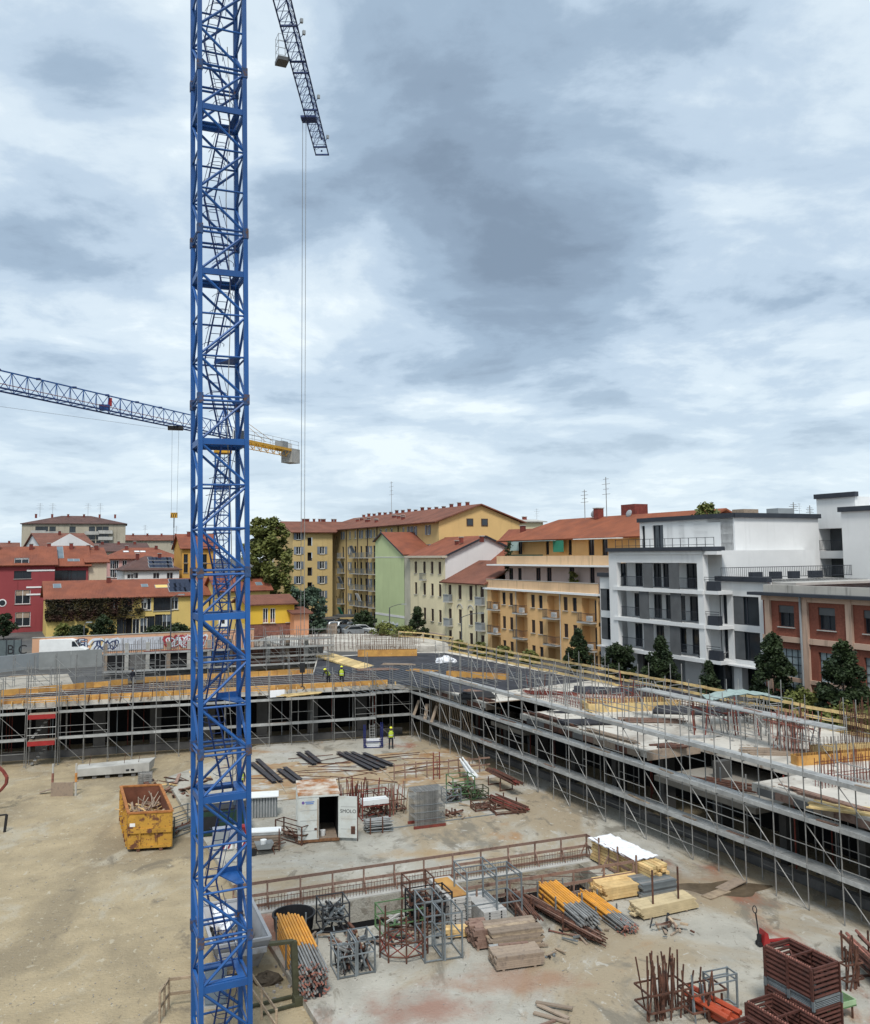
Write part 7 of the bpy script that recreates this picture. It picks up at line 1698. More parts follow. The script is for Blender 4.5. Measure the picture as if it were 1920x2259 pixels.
p = at(1212, 2056); T = Thing('lone_prop', 'single rusty prop lying on the slab in front of the rods', 'steel prop', p, R(-30)); T.rod('outer_tube', (0, 0, .06), (.75, 0, .06), .032, K['pinkrust']); T.rod('inner_tube', (.75, 0, .06), (1.45, 0, .06), .025, K['rustm']); T.box('end_plate', (0, 0, .07), (.02, .14, .14), K['rustm']); T.box('end_plate', (1.45, 0, .07), (.02, .14, .14), K['rustm'])
# sawn timber packs at right
stack('timber_pack', 'pack of fresh pale formwork beams right of the orange props', at(1338, 1992), R(21), 2.3, 1.5, 4, 6, .13, K['newwood'], .12)
stack('timber_pack', 'flat pack of pale plywood strips between two rusty posts', at(1418, 2034), R(24), 3.0, 1.0, 6, 4, .075, mat('pale plywood', (.50, .40, .24), .75, .15, 2), .22)
stack('steel_pack', 'stack of dark grey steel sections behind the plywood pack', at(1418, 1985), R(22), 1.9, 1.3, 6, 7, .09, [K['greysteel'], K['galv'], K['anthm']], .1, 'steel stack', K['greysteel'])
for i, (px, yb, yt, lab) in enumerate(((1406, 1952, 1905, 'rusty post at the back left of the steel stack'), (1462, 1930, 1896, 'rusty post behind the steel stack'), (1442, 2022, 1920, 'rusty post at the left end of the plywood pack'), (1498, 2010, 1912, 'tall rusty post at the right end of the plywood pack'))):
    p = at(px, yb); h = V(px, yt, p.y).z - .25; T = Thing('rack_post', lab, 'post', p, 0); T.rod('post_tube', (0, 0, 0), (0, 0, h), .045, K['rustm']); T.box('foot_plate', (0, 0, .02), (.2, .2, .03), K['rustm'])
# long yellow beam pack under white plastic
p = at(1306, 1902); T = Thing('beam_pack', 'long pack of yellow formwork beams under white plastic', 'timber pack', p, RZE)
for l in range(6):
    for c in range(5): T.box('beam', (2.15 + random.uniform(-.12, .12), .15 + c * .24, .18 + l * .16), (4.5, .2, .13), K['newwood'] if (l + c) % 3 else K['yboard'])
for x in (.7, 2.2, 3.6): T.sq('rack_post', (x, -.05, 0), (x, -.05, 1.4), .07, K['brownp'])
v = []; f = []; rn = random.Random(2)
for i in range(25):
    for j in range(9): v.append((-.15 + i * .155, -.1 + j * .18, 1.13 + .06 * rn.random() + .015 * math.sin(i * 1.3 + j)))
for i in range(24):
    for j in range(8): f.append((i * 9 + j, i * 9 + 9 + j, i * 9 + 10 + j, i * 9 + 1 + j))
n_ = len(v); v += [(x, y, z - .04) for x, y, z in v]; f += [tuple(n_ + q for q in reversed(a)) for a in list(f)]
T.mesh('plastic_cover', v, f, K['cloth'])
# planks leaning by the right wing
p = at(1558, 1982); T = Thing('board_ramp', 'two loose weathered boards by a wet patch at the right scaffold', 'boards', p, R(36)); T.box('board', (.75, 0, .03), (1.5, .55, .04), K['wood'], ry=0); T.box('board', (2.1, .15, .1), (1.6, .6, .04), K['woodg'], ry=R(-4))
v = [(p.x + 1.2 + 2.1 * math.cos(a) * (1 + .25 * math.sin(3 * a)), p.y + 1.1 + .9 * math.sin(a) * (1 + .2 * math.cos(5 * a)), .256) for a in [2 * math.pi * i / 28 for i in range(28)]]
single('puddle', v, [tuple(range(28))], mat('wet concrete', (.12, .09, .06), .25, .3, 2), kind='structure')
# ---- middle yard: galvanised stack, racks, cages
p = at(915, 1830); T = Thing('panel_stack', 'tall upright stack of galvanised guard rail frames on a red base', 'guard rail frames', p, R(20))
for i in range(26):
    x = .04 + i * .072; o = T.rod('frame', (x, 0, .16), (x, 0, 2.05), .022, K['galv']); T.rod('frame_top', (x, 0, 2.05), (x, 1.1, 2.1), .02, K['galv'], parent=o); T.rod('frame_back', (x, 1.1, .16), (x, 1.1, 2.1), .022, K['galv'], parent=o)
    for z in (.6, 1.1, 1.6): T.rod('frame_bar', (x, 0, z), (x, 1.1, z), .016, K['galv'], parent=o)
for y in (0, 1.1): T.box('red_base_beam', (.93, y, .08), (1.95, .1, .14), K['redrust'])
for z in (.5, .9, 1.3): T.rod('strap', (-.02, -.03, z), (1.85, -.03, z), .015, K['greysteel'], 4)
rodpile('galvanised tubes in a low cradle right of the container', at(806, 1836), at(862, 1830), 60, [K['galv'], K['galvl'], K['greysteel']], r=.03, w=.9, h=.6, name='tube_cradle', extra=.1)
T = stillage('prop_rack', 'red rack of upright props with a white box right of the container', at(800, 1812), R(20), 1.7, .9, 1.6, K['redrust'], (.5,), ([K['redrust'], K['rustm']], 20, 1.0)); T.box('white_box', (.85, .4, 1.0), (1.6, .7, .28), K['white'])
rn = random.Random(12)
def upright_props(label, px, py, n, w, d, h, m, z=0.25):
    p = G(px, py, z); T = Thing('prop_rack', label, 'steel props', p, R(20)); rn = random.Random(px + n)
    for i in range(n): x, y = rn.uniform(0, w), rn.uniform(0, d); T.rod('prop', (x, y, 0), (x + rn.uniform(-.25, .25), y + rn.uniform(-.2, .2), h * rn.uniform(.7, 1.15)), .032, m if not isinstance(m, list) else rn.choice(m), 6)
    for z_ in (.35, .9): 
        for a, c in (((0, 0), (w, 0)), ((w, 0), (w, d)), ((w, d), (0, d)), ((0, d), (0, 0))): T.sq('rack_rail', (*a, z_), (*c, z_), .05, K['rustm'])
    return T
upright_props('red upright props standing behind the container door', 755, 1800, 34, 2.3, 1.4, 1.75, [K['redrust'], K['rustm']])
upright_props('pale rusty frames between the props and the galvanised stack', 848, 1802, 26, 1.4, 1.2, 1.7, [K['wood'], K['woodg'], K['pinkrust']])
stillage('stillage', 'grey mesh box right of the galvanised stack', at(985, 1774), R(20), 1.0, .9, .9, K['greysteel'], (.5,), (mix, 20, .6))
stillage('stillage', 'green cage stillage with junk in the middle of the yard', at(1000, 1770), R(20), 1.5, 1.2, 1.5, K['green'], (.3, .6), ([K['olive'], K['rustm'], K['green']], 40, 1.0))
stillage('stillage', 'olive crate with white lid in front of the green cage', at(1040, 1768), R(20), 1.2, .9, .75, K['olive'], (.5,), ([K['olive'], K['green']], 30, .6))
stillage('stillage', 'rusty flat pallet frame at the front of the green cages', at(1050, 1792), R(18), 1.3, .9, .45, K['rustm'], (.5,), ([K['brownp'], K['rustm']], 14, .2))
rodpile('red oxide steel sections on a rack near the right scaffold', at(1085, 1728), at(1140, 1756), 24, [K['redrust'], K['rustm']], r=.05, w=.8, h=.3, z=.75)
rodpile('dark red sections on the ground below the red rack', at(1090, 1768), at(1150, 1792), 20, [K['redrust'], K['rustm']], r=.05, w=.9, h=.25)
rodpile('white plastic pipes leaning on the green cage', at(1022, 1712), at(1046, 1745), 12, K['white'], r=.06, w=.5, h=.3, z=.9)
rodpile('dark steel bar lying beside the galvanised stack', at(985, 1803), at(1012, 1796), 6, K['rustm'], r=.05, w=.2, h=.1)
stillage('flat_frame', 'low rusty flat frame at the edge of the stores', at(1095, 1800), R(15), 1.9, 1.1, .22, K['rustm'], (.5,), None, 'frame')
b = Thing('long_bar', 'long thin bar lying in front of the galvanised stack', 'steel bar', at(870, 1828), R(20)); b.sq('bar', (-1.5, 0, .03), (6.5, .3, .03), .05, K['greysteel']); b.sq('end_piece', (-.4, -.4, .04), (-.2, .5, .04), .08, K['wood'])
# scrap timber edging behind the stores
T = Thing('timber_barrier', 'rough brown timber barrier behind the stores in the middle of the yard', 'barrier', at(870, 1722), R(18))
for i in range(9):
    x = i * .8; T.sq('post', (x, 0, 0), (x + rn.uniform(-.05, .05), 0, 1.15), .07, bp)
    for z in (.5, 1.0): T.sq('rail_board', (x, 0, z), (x + .8, 0, z + rn.uniform(-.04, .04)), .04, bp, h=.1)
for x, y in ((2.6, -.9), (3.05, -.9)): T.sq('ladder_post', (x, y, 0), (x, y, 1.9), .06, K['redrust'])
for z in (.4, .8, 1.2, 1.6): T.sq('ladder_rung', (2.6, -.9, z), (3.05, -.9, z), .04, K['redrust'])
# plywood sheets on the ground
m_pl = mat('ground plywood', (.34, .255, .16), .85, .22, 1.5, col2=(.30, .17, .08), t2=(.5, .66), s2=.6, col3=(.42, .40, .36), t3=(.52, .62), s3=.7)
T = Thing('plywood_flooring', 'worn plywood sheets laid on the yard around the steel beams', 'plywood', at(560, 1772), R(20))
for i in range(7):
    for j in range(7): 
        if rn.random() < .85: T.box('sheet', (1.15 + i * 2.5 + rn.uniform(-.1, .1), .6 + j * 1.45, .022 + rn.uniform(0, .012)), (2.45, 1.4, .022), m_pl, rz=rn.uniform(-.02, .02))
def beam(label, a, c, w=.34, n=1):
    a, c = at(*a), at(*c); d = c - a; T = Thing('steel_beam', label, 'steel beam', a, math.atan2(d.y, d.x)); L_ = math.hypot(d.x, d.y); bm_ = mat('dark channel steel', (.045, .043, .048), .6, .3, 2, col2=(.09, .06, .05), t2=(.55, .7), s2=2)
    T.box('web', (L_ / 2, 0, .09), (L_, .03, .2), bm_); T.box('flange', (L_ / 2, 0, .2), (L_ + .01, w, .03), bm_); T.box('flange', (L_ / 2, 0, .06), (L_ + .01, w, .03), bm_)
for lab, a, c in (('wide dark steel beam right of the mast', (568, 1680), (620, 1728)), ('second dark steel beam beside the wide one', (556, 1688), (606, 1730)), ('short dark beam in front of the wide beams', (615, 1702), (652, 1730)), ('dark beam lying next to the short one', (628, 1698), (664, 1726)),
                  ('left of two dark beams in the middle of the yard', (658, 1665), (694, 1690)), ('right of two dark beams in the middle of the yard', (676, 1662), (706, 1686)),
                  ('first of the long dark beams near the blue frame', (746, 1664), (820, 1702)), ('second of the long dark beams near the blue frame', (760, 1664), (836, 1700)), ('third of the long dark beams near the blue frame', (776, 1664), (850, 1697)), ('fourth of the long dark beams nearest the blue frame', (802, 1666), (866, 1692))): beam(lab, a, c)
T = Thing('bent_bars', 'thin rusty bars scattered between the dark beams', 'rebar', at(700, 1700), 0)
for i in range(16):
    x, y = rn.uniform(-7, 8), rn.uniform(-4, 4); a = rn.uniform(-.4, .9); l = rn.uniform(2, 6); T.rod('bar', (x, y, .06), (x + l * math.cos(a), y + l * math.sin(a), .06), .03, K['rustm'], 5)
pr = None
for i in range(11):
    q = Vector((-3 + i * .75, -1.2 - .06 * (i - 5) ** 2 + 1.2, .05)); 
    if pr: T.rod('curved_bar', pr, q, .035, K['rustm'], 5)
    pr = q
# blue lifting frame with ladder
p = at(802, 1651); T = Thing('lifting_rack', 'dark blue lifting frame with white mesh and ladder in the corner', 'frame', p, R(6))
nb = mat('ultramarine paint', (.012, .018, .10), .5, .2, 2)
for x in (.05, .16, 1.45, 1.58):
    for y in (0, .7): T.sq('post', (x, y, 0), (x, y, 1.9 if x > 1 else 1.75), .07, nb)
for z in (.04, .5): 
    for y in (0, .7): T.sq('rail', (0, y, z), (1.6, y, z), .07, nb)
T.sq('brace', (0, 0, .5), (.3, 0, .04), .05, nb); T.sq('brace', (1.6, 0, .5), (1.3, 0, .04), .05, nb)
b = MB()
for i in range(9): b.rod((.25 + i * .14, .05, .08), (.25 + i * .14, .05, .72), .014, 4)
for i in range(5): b.rod((.25, .05, .12 + i * .15), (1.4, .05, .12 + i * .15), .014, 4)
T.mb('white_mesh', b, K['white']); T.box('white_sack', (.8, .35, .35), (1.0, .45, .6), K['cloth'])
for s in (.55, .95): T.sq('ladder_rail', (s, .4, .6), (s - .05, .5, 1.85), .04, K['galvl'])
for i in range(5): T.sq('ladder_rung', (.55, .42, .8 + i * .22), (.93, .42, .8 + i * .22), .03, K['galvl'])
# slanted pale boards against the corner scaffold
for i, (xa, ya, xb, yb_) in enumerate(((925, 1545, 913, 1578), (943, 1553, 938, 1588), (964, 1557, 952, 1594))):
    a = G(xb, yb_, 2.2); T = Thing('leaning_board', ('left', 'middle', 'right')[i] + ' of three pale boards leaning on the corner scaffold deck', 'board', a, 0); q = V(xa, ya, a.y + .4) - a; T.sq('board', (0, 0, 0), q, .3, K['woodg'], h=.06); T.sq('batten', q * .1 + Vector((0, -.05, 0)), q * .9 + Vector((0, -.05, 0)), .08, K['wood'], h=.04)
# ---- left yard
p = at(165, 1722, 0); T = Thing('concrete_ledge', 'long cracked concrete footing at the foot of the far scaffold', 'footing', p, AF - R(3)); T.mesh('footing_block', [(0, 0, .25), (5.1, 0, .3), (5.1, 0, .95), (0, 0, .75), (0, 1.6, .25), (5.3, 1.6, .3), (5.4, 1.6, .95), (0, 1.6, .75)], [(0, 1, 2, 3), (7, 6, 5, 4), (3, 2, 6, 7), (1, 5, 6, 2), (0, 3, 7, 4), (0, 4, 5, 1)], K['conc'])
for i in range(6): T.box('bearing_block', (.4 + i * .9, .25, .13), (.3, .3, .25), K['concd'])
for x in (3.6, 3.95): T.box('weep_hole', (x, -.012, .5), (.22, .03, .12), K['dark'])
for x, h in ((.9, 1.3), (3.3, 1.2), (4.3, .9)): T.rod('starter_bar', (x, .5, .9), (x + .1, .5, .9 + h * .6), .02, K['rustm'], 5)
p = at(112, 1757, 0); T = Thing('board_barrier', 'weathered board panel between two posts at the far left yard', 'barrier', p, R(1)); T.box('panel', (.75, 0, .45), (1.5, .05, .9), K['woodg'])
for x, m in ((.05, K['pinkrust']), (1.62, mat('orange post', (.45, .2, .06), .7, .3, 4))): T.rod('post', (x, .1, 0), (x, .12, 2.1), .07, K['conc'], 8); T.rod('post_sleeve', (x, .1, .9), (x, .12, 1.5), .085, m, 8)
T.sq('plank', (-1.0, .6, .1), (1.4, 1.2, .7), .3, K['woodg'], h=.05)
p = at(304, 1741, 0); T = Thing('mesh_cage', 'cube of tangled grey wire mesh behind the yellow skip', 'wire mesh', p, R(15)); b = MB()
for i in range(9):
    for j in range(9):
        a_ = .11 * i + rn.uniform(-.02, .02); c_ = .13 * j + rn.uniform(-.02, .02)
        for y in (0, .3, .6): b.rod((a_, y, 0), (a_ + rn.uniform(-.05, .05), y, 1.05), .012, 4) if j == 0 else None; b.rod((0, y, c_), (.95, y, c_ + rn.uniform(-.04, .04)), .012, 4) if i == 0 else None
        b.rod((a_, 0, c_), (a_, .6, c_), .012, 4)
T.mb('wire_mesh', b, K['galv']); T.box('core_block', (.48, .35, .5), (.8, .4, .95), K['rubble'])
# rusty scrap left of the mast
T = Thing('scrap_heap', 'heap of rusty scrap and broken boards between skip and mast', 'scrap', at(372, 1752, 0), R(20))
for i in range(46):
    x, y = rn.uniform(-1.7, 2.6), rn.uniform(-1.6, 2.8); T.box('scrap_piece', (x, y, rn.uniform(.05, .5)), (rn.uniform(.4, 1.9), rn.uniform(.08, .35), rn.uniform(.03, .12)), rn.choice([K['rustm'], K['rustm'], K['brownp'], K['wood'], K['newwood']]), rz=rn.uniform(0, 3.1), ry=rn.uniform(-.4, .4), rx=rn.uniform(-.4, .4))
stillage('trailer_frame', 'slanting grey mesh trailer frame between skip and mast', at(384, 1850, 0), R(60), 2.4, 1.4, 1.2, K['greysteel'], (.35, .7), ([K['greysteel'], K['rustm']], 20, .3), 'trailer', z=-.25)
# machines behind the mast
p = at(420, 1862, 0); T = Thing('site_generator', 'dark green generator standing behind the mast', 'generator', p, R(18))
T.box('housing', (1.7, .8, .95), (3.2, 1.4, 1.3), mat('bottle green', (.02, .045, .03), .45, .2, 2)); T.box('top_cover', (1.7, .8, 1.65), (3.0, 1.3, .1), K['black']); T.rod('exhaust', (2.6, .8, 1.6), (2.6, .8, 2.6), .2, mat('slate drum', (.06, .09, .13), .5), 10); T.box('grille', (1.0, .08, 1.0), (1.1, .04, .7), K['black']); T.box('skid', (1.7, .8, .15), (3.3, 1.2, .2), K['greymat'])
p = at(468, 1880, 0); T = Thing('cable_cabinet', 'grey cabinet with red lid behind the mast', 'cabinet', p, R(18)); T.box('cabinet_body', (.9, .4, .55), (1.7, .7, 1.1), mat('lavender grey', (.30, .32, .38), .5, .1, 1)); T.box('red_lid', (1.75, .3, .95), (.5, .5, .4), K['red']); T.box('door_panel', (.5, .03, .55), (.7, .02, .9), K['greymat'])
p = at(500, 1890, 0); T = Thing('barrier_boards', 'red and white striped warning boards behind the mast', 'barrier', p, R(15))
for i, x in enumerate((0, .75)):
    o = T.box('board', (x, 0, .55), (.6, .04, .32), K['white'])
    for j in range(2): T.box('red_stripe', (x - .14 + j * .28, -.025, .55), (.1, .012, .3), K['red'], ry=R(25), parent=o)
    T.sq('stand', (x, .05, 0), (x, .05, .6), .05, K['galv'])
# corrugated panel crates right of the mast
cor = mat('corrugated zinc', (.36, .37, .375), .5, .12, 3, metal=.2)
p = at(553, 1806); T = Thing('panel_crate', 'crate of upright corrugated sheets with white top right of the mast', 'sheets', p, R(10))
for i in range(9): T.box('sheet_rib', (.1 + i * .17, .0, .62), (.09, .08, 1.2), cor)
T.box('sheet_block', (.78, .45, .62), (1.6, .84, 1.2), K['greysteel']); T.box('white_cover', (.78, .45, 1.25), (1.75, 1.3, .05), K['white'])
p = at(553, 1880); T = Thing('plank_crate', 'crate of long grey planks with pale lid right of the mast', 'planks', p, R(8))
for i in range(6): T.box('plank_layer', (.72, .35, .14 + i * .15), (1.7, .7, .12), K['galvl'] if i == 5 else K['woodg'])
for x in (-.05, 1.5): T.sq('crate_post', (x, -.05, 0), (x, -.05, 1.15), .06, K['rustm'])
T.box('pale_lid', (.72, .35, 1.0), (1.75, .75, .06), K['white'])
p = at(556, 1888); T = Thing('wheelbarrow', 'old wheelbarrow with a white bucket right of the mast', 'wheelbarrow', p, R(20)); T.mesh('tray', [(.25, -.3, .35), (.95, -.25, .3), (.95, .25, .3), (.25, .3, .35), (.15, -.38, .6), (1.1, -.32, .62), (1.1, .32, .62), (.15, .38, .6)], [(3, 2, 1, 0), (0, 1, 5, 4), (1, 2, 6, 5), (2, 3, 7, 6), (3, 0, 4, 7)], K['greymat'])
T.put('wheel', rawmesh('wheel', *cylv(14), K['black']), Matrix.Translation((.05, -.05, .2)) @ Matrix.Rotation(R(90), 4, 'X') @ Matrix.Diagonal((.2, .2, .09, 1)))
for s in (-.25, .25): T.sq('handle', (.0, s * .3, .2), (1.75, s, .55), .04, K['rustm']); T.sq('leg', (1.05, s, .4), (1.15, s, 0), .04, K['rustm'])
T.put('bucket', rawmesh('bucket', *cylv(12, .8, 1), K['white']), Matrix.Translation((.6, 0, .5)) @ Matrix.Diagonal((.17, .17, .25, 1)))
stillage('stillage', 'dark frame crate between mast and container', at(608, 1848), R(-40), 2.2, .6, 1.0, K['rustm'], (.5,), ([K['brownp'], K['rustm']], 18, .6))
# mast foot: railing, cabinet, olive post
T = Thing('foot_railing', 'weathered timber railing around the crane foot at the bottom edge', 'guard rail', (0, 0, 0), 0)
ra, rb, rc, rd = at(352, 2258, 0), at(372, 2226, 0), at(548, 2204, 0), at(610, 2300, 0)
for a, c in ((ra, rb), (rb, rc), (rc, rd)):
    for z in (1.0, .5): T.sq('rail_board', a + Vector((0, 0, z)), c + Vector((0, 0, z)), .04, K['wood'], h=.1)
    for t in (0, .5, 1): q = a.lerp(c, t); T.sq('post', q, q + Vector((0, 0, 1.05)), .07, K['wood'])
p = at(475, 2225, 0); T = Thing('switch_cabinet', 'grey electric cabinet inside the crane foot', 'cabinet', p, R(10)); T.box('cabinet_body', (0, .2, .75), (.75, .4, 1.3), mat('steel blue grey', (.16, .2, .24), .5, .1, 1)); T.box('cabinet_door', (0, -.01, .75), (.65, .03, 1.15), mat('steel blue grey', (.16, .2, .24))); T.box('white_notice', (.45, .0, .9), (.24, .02, .3), K['white']); T.box('plinth', (0, .2, .05), (.8, .45, .1), K['conc'])
p = at(655, 2212, 0); T = Thing('lifting_post', 'olive steel post with arm and forked feet at the slab edge', 'lifting fork', p, R(24)); hz_ = V(650, 2078, p.y).z
T.sq('post', (0, 0, 0), (-.1, .1, hz_), .22, K['olive']); T.sq('top_arm', (-.1, .1, hz_), (-.95, .3, hz_ - .02), .2, K['olive'], h=.1); T.box('base_block', (.1, -.1, .15), (.5, .45, .3), K['olive'])
T.sq('fork', (.05, -.25, .08), (-1.35, -.35, .06), .12, K['olive'], h=.08); T.sq('fork', (-.1, .35, .08), (-1.75, .3, .06), .12, K['olive'], h=.08)
# concrete footing blocks and mound in the dirt
T = Thing('dirt_mound', 'dark heap of soil and stones at the slab edge', 'soil heap', at(590, 2165, 0), 0); v, f = uv_sphere(.55, .45, .3, 14, 6, 0); T.mesh('soil', [(a * rn.uniform(.8, 1.25), c * rn.uniform(.8, 1.25), d * rn.uniform(.8, 1.1)) for a, c, d in v], f, mat('dark soil', (.09, .07, .05), .95, .4, 5))
for i in range(24): T.box('stone', (rn.uniform(-1.2, 1.4), rn.uniform(-1.4, 1.2), .04), (rn.uniform(.05, .16), rn.uniform(.05, .12), .08), K['rubble'], rz=rn.uniform(0, 3))
# red machine part at the far left edge
p = at(0, 1790, 0); T = Thing('red_boom', 'red machine boom reaching in at the left edge', 'machine', (p.x - 1.2, p.y, 0), R(0)); pr = None
for i in range(6):
    q = Vector((.7 + .9 * math.sin(.6 * i), 0, .9 + i * .4)); 
    if pr: T.sq('boom_section', pr, q, .16, K['redrust'], h=.16)
    pr = q
T.box('machine_body', (-1.0, .3, 1.1), (2.2, 1.6, 1.4), K['white']); T.box('track', (-1.0, -.2, .3), (2.3, .5, .55), K['black'])
p = at(10, 1836, 0); T = Thing('black_stake', 'short black stake at the left edge of the yard', 'stake', p, 0); T.sq('stake', (0, 0, 0), (.1, 0, 1.0), .12, K['black']); T.sq('cross_piece', (-.4, 0, .95), (.1, 0, 1.0), .08, K['black'])
# ---- pallet truck
p = at(1684, 2092); T = Thing('pallet_truck', 'red hand pallet truck with black handle at the right', 'pallet truck', p, R(8))
for y in (0, .38): T.box('fork', (.78, y, .1), (1.2, .16, .06), K['red']); T.put('fork_roller', rawmesh('roller', *cylv(10), K['black']), Matrix.Translation((1.25, y + .05, .05)) @ Matrix.Rotation(R(90), 4, 'X') @ Matrix.Diagonal((.045, .045, .1, 1)))
T.mesh('pump_housing', [(.02, -.05, .1), (.3, -.05, .1), (.22, -.05, .55), (.1, -.05, .62), (.02, .43, .1), (.3, .43, .1), (.22, .43, .55), (.1, .43, .62)], [(0, 1, 2, 3), (7, 6, 5, 4), (0, 4, 5, 1), (1, 5, 6, 2), (2, 6, 7, 3), (3, 7, 4, 0)], K['red'])
for y in (.1, .28): T.put('steer_wheel', rawmesh('roller', *cylv(12), K['black']), Matrix.Translation((-.06, y + .05, .1)) @ Matrix.Rotation(R(90), 4, 'X') @ Matrix.Diagonal((.1, .1, .08, 1)))
T.rod('pump', (-.05, .19, .1), (-.05, .19, .45), .09, K['black'], 10); T.rod('handle_shaft', (-.05, .19, .35), (-.16, .19, 1.3), .03, K['black'], 8); pr = None
for i in range(13):
    a = 2 * math.pi * i / 12; q = Vector((-.19 + .02 * math.sin(a), .19 + .16 * math.cos(a), 1.42 + .13 * math.sin(a)))
    if pr: T.rod('handle_loop', pr, q, .02, K['black'], 6)
    pr = q
# ---- stacked rusty baskets at the right bottom
def basket(label, o, rz, L_, W_, H_, m, z, pins=True, name='frame_stack'):
    T = Thing(name, label, 'steel frames', (o.x, o.y, z), rz); n = 6
    for k in range(n):
        zz_ = (k + .5) * H_ / n
        for y in (0, W_):
            for sx in (0, 1): T.put('trough_frame', unit('rod8', m), rodM((sx * L_ / 2 + .03, y, zz_), (sx * L_ / 2 + L_ / 2 - .03, y, zz_), H_ / n * .52))
        for x in (0, L_): T.rod('end_frame', (x, 0, zz_), (x, W_, zz_), H_ / n * .3, m, 6)
    for x in (0, L_ * .5, L_):
        for y in (-.07, W_ + .07): T.box('corner_strap', (x, y, H_ / 2), (.1, .05, H_ + .03), m)
        T.sq('cross_bar', (x, 0, H_ + .02), (x, W_, H_ + .02), .06, m)
    for y in (0, W_):
        T.box('top_flange', (L_ / 2, y, H_ + .02), (L_, .12, .04), m)
        if pins:
            for i in range(22): T.put('wedge_pin', unit('rod6', K['pinkrust']), Matrix.Translation((.06 + i * (L_ - .1) / 22, y, H_ + .03)) @ Matrix.Diagonal((.028, .028, .05, 1)))
    rn = random.Random(int(L_ * 100 + z * 10))
    for i in range(14): T.sq('stored_bar', (rn.uniform(.1, L_ * .4), rn.uniform(.1, W_ - .1), rn.uniform(.1, H_ * .9)), (rn.uniform(L_ * .5, L_ - .1), rn.uniform(.1, W_ - .1), rn.uniform(.1, H_ * .9)), .05, m)
    return T
o = G(1690, 2090, 2.35); ob = Vector((o.x, o.y, 0))
brn = mat('oxide brown steel', (.085, .032, .024), .7, .25, 3, col2=(.045, .022, .018), t2=(.5, .7), s2=4)
basket('top stack of oxide brown trough frames beside the pallet truck', ob, RZE, 1.95, 1.15, .95, brn, 1.42)
T = basket('grey steel frame layer between the brown stacks', ob + E2 * -.02, RZE, 2.0, 1.17, .3, gsm, 1.1, False)
basket('lower stack of dark brown frames under the grey layer', ob, RZE, 1.98, 1.15, .85, brn, .25)
ob2 = ob - N2 * 1.5 + E2 * .55
basket('brown frame stack at the bottom edge in front of the tall stack', ob2, RZE, 2.3, 1.15, .85, brn, .25)
basket('brown frame stack at the bottom left of the basket group', ob2 - N2 * 1.45 + E2 * .3, RZE, 2.2, 1.1, .6, brn, .25, False)
upright_props('rusty vertical posts at the right edge behind the brown stacks', 1870, 2190, 9, .8, .3, 1.6, K['rustm'])
rodpile('rusty beams in a rack at the right bottom edge', at(1880, 2110), at(1960, 2190), 18, [K['rustm'], K['pinkrust']], r=.06, w=.9, h=.8)
T = Thing('green_tray', 'green steel tray at the right bottom corner', 'tray', at(1835, 2262), R(22)); T.box('tray_floor', (.5, .4, .45), (1.2, .9, .04), K['green'])
for y in (0, .85): T.box('tray_side', (.5, y - .02, .52), (1.2, .04, .2), mat('pale green rim', (.3, .42, .25), .6))
for x in (-.12, 1.12): T.box('tray_side', (x, .41, .52), (.04, .8, .19), mat('pale green rim', (.3, .42, .25)))
for x in (0, 1):
    for y in (0.05, .75): T.sq('tray_leg', (x, y, 0), (x, y, .44), .05, K['rustm'])
upright_props('bristling rusty props in a rack at the bottom edge', 1438, 2262, 30, 1.6, 1.0, 1.8, K['rustm'])
upright_props('second rack of rusty upright props beside the orange red pipes', 1530, 2262, 14, 1.4, .8, 1.35, [K['rustm'], K['greysteel']])
rodpile('orange red pipes lying among the rusty props', at(1530, 2222), at(1615, 2268), 16, K['orangered'], r=.09, w=.55, h=.45, name='pipe_bundle')
stillage('trestle', 'grey steel trestle among the rusty props at the bottom', at(1575, 2235), R(20), 1.0, .5, 1.15, gsm, (.8,))
T = Thing('loose_boards', 'three grey boards lying at the bottom edge of the slab', 'boards', at(1192, 2262), R(30)); 
for i in range(3): T.box('board', (.55 + .25 * i, .1 + i * .25, .06 + .03 * i), (1.3, .16, .05), K['woodg'], rz=R((-60, -75, -50)[i]))
T.box('batten', (.2, -.1, .05), (.7, .1, .06), K['brownp'])
# more odds and ends packed between the stores
OD = random.Random(19)
for i, (px, py, lab) in enumerate(((760, 2070, 'rusty offcuts between the black tub and the stillages'), (820, 2085, 'wooden offcuts behind the round frame'), (880, 2065, 'dark steel bits beside the green stillage'), (960, 2060, 'clamps and offcuts under the tall frames'), (1100, 2065, 'rusty couplers by the short tube pile'), (1180, 2110, 'splinters and battens right of the grey boards'), (1265, 2060, 'steel bits at the end of the orange props'), (1000, 1800, 'timber offcuts in front of the green cage'), (870, 1790, 'rusty bits left of the galvanised stack'), (1060, 1775, 'brown battens beside the olive crate'), (700, 1765, 'board scraps behind the container'), (940, 1745, 'battens behind the galvanised stack'), (1480, 2050, 'chips and battens in front of the plywood pack'))):
    T = Thing('offcut_pile', lab, 'scrap', at(px, py), R(20))
    for j in range(18):
        T.box('offcut', (OD.gauss(0, .5), OD.gauss(0, .35), OD.uniform(.03, .14 if i % 4 else .3)), (OD.uniform(.15, .9), OD.uniform(.04, .12), OD.uniform(.03, .08)), OD.choice([K['rustm'], K['wood'], K['brownp'], K['woodg'], K['greysteel'], K['black']]), rz=OD.uniform(0, 3.1), ry=OD.uniform(-.25, .25))
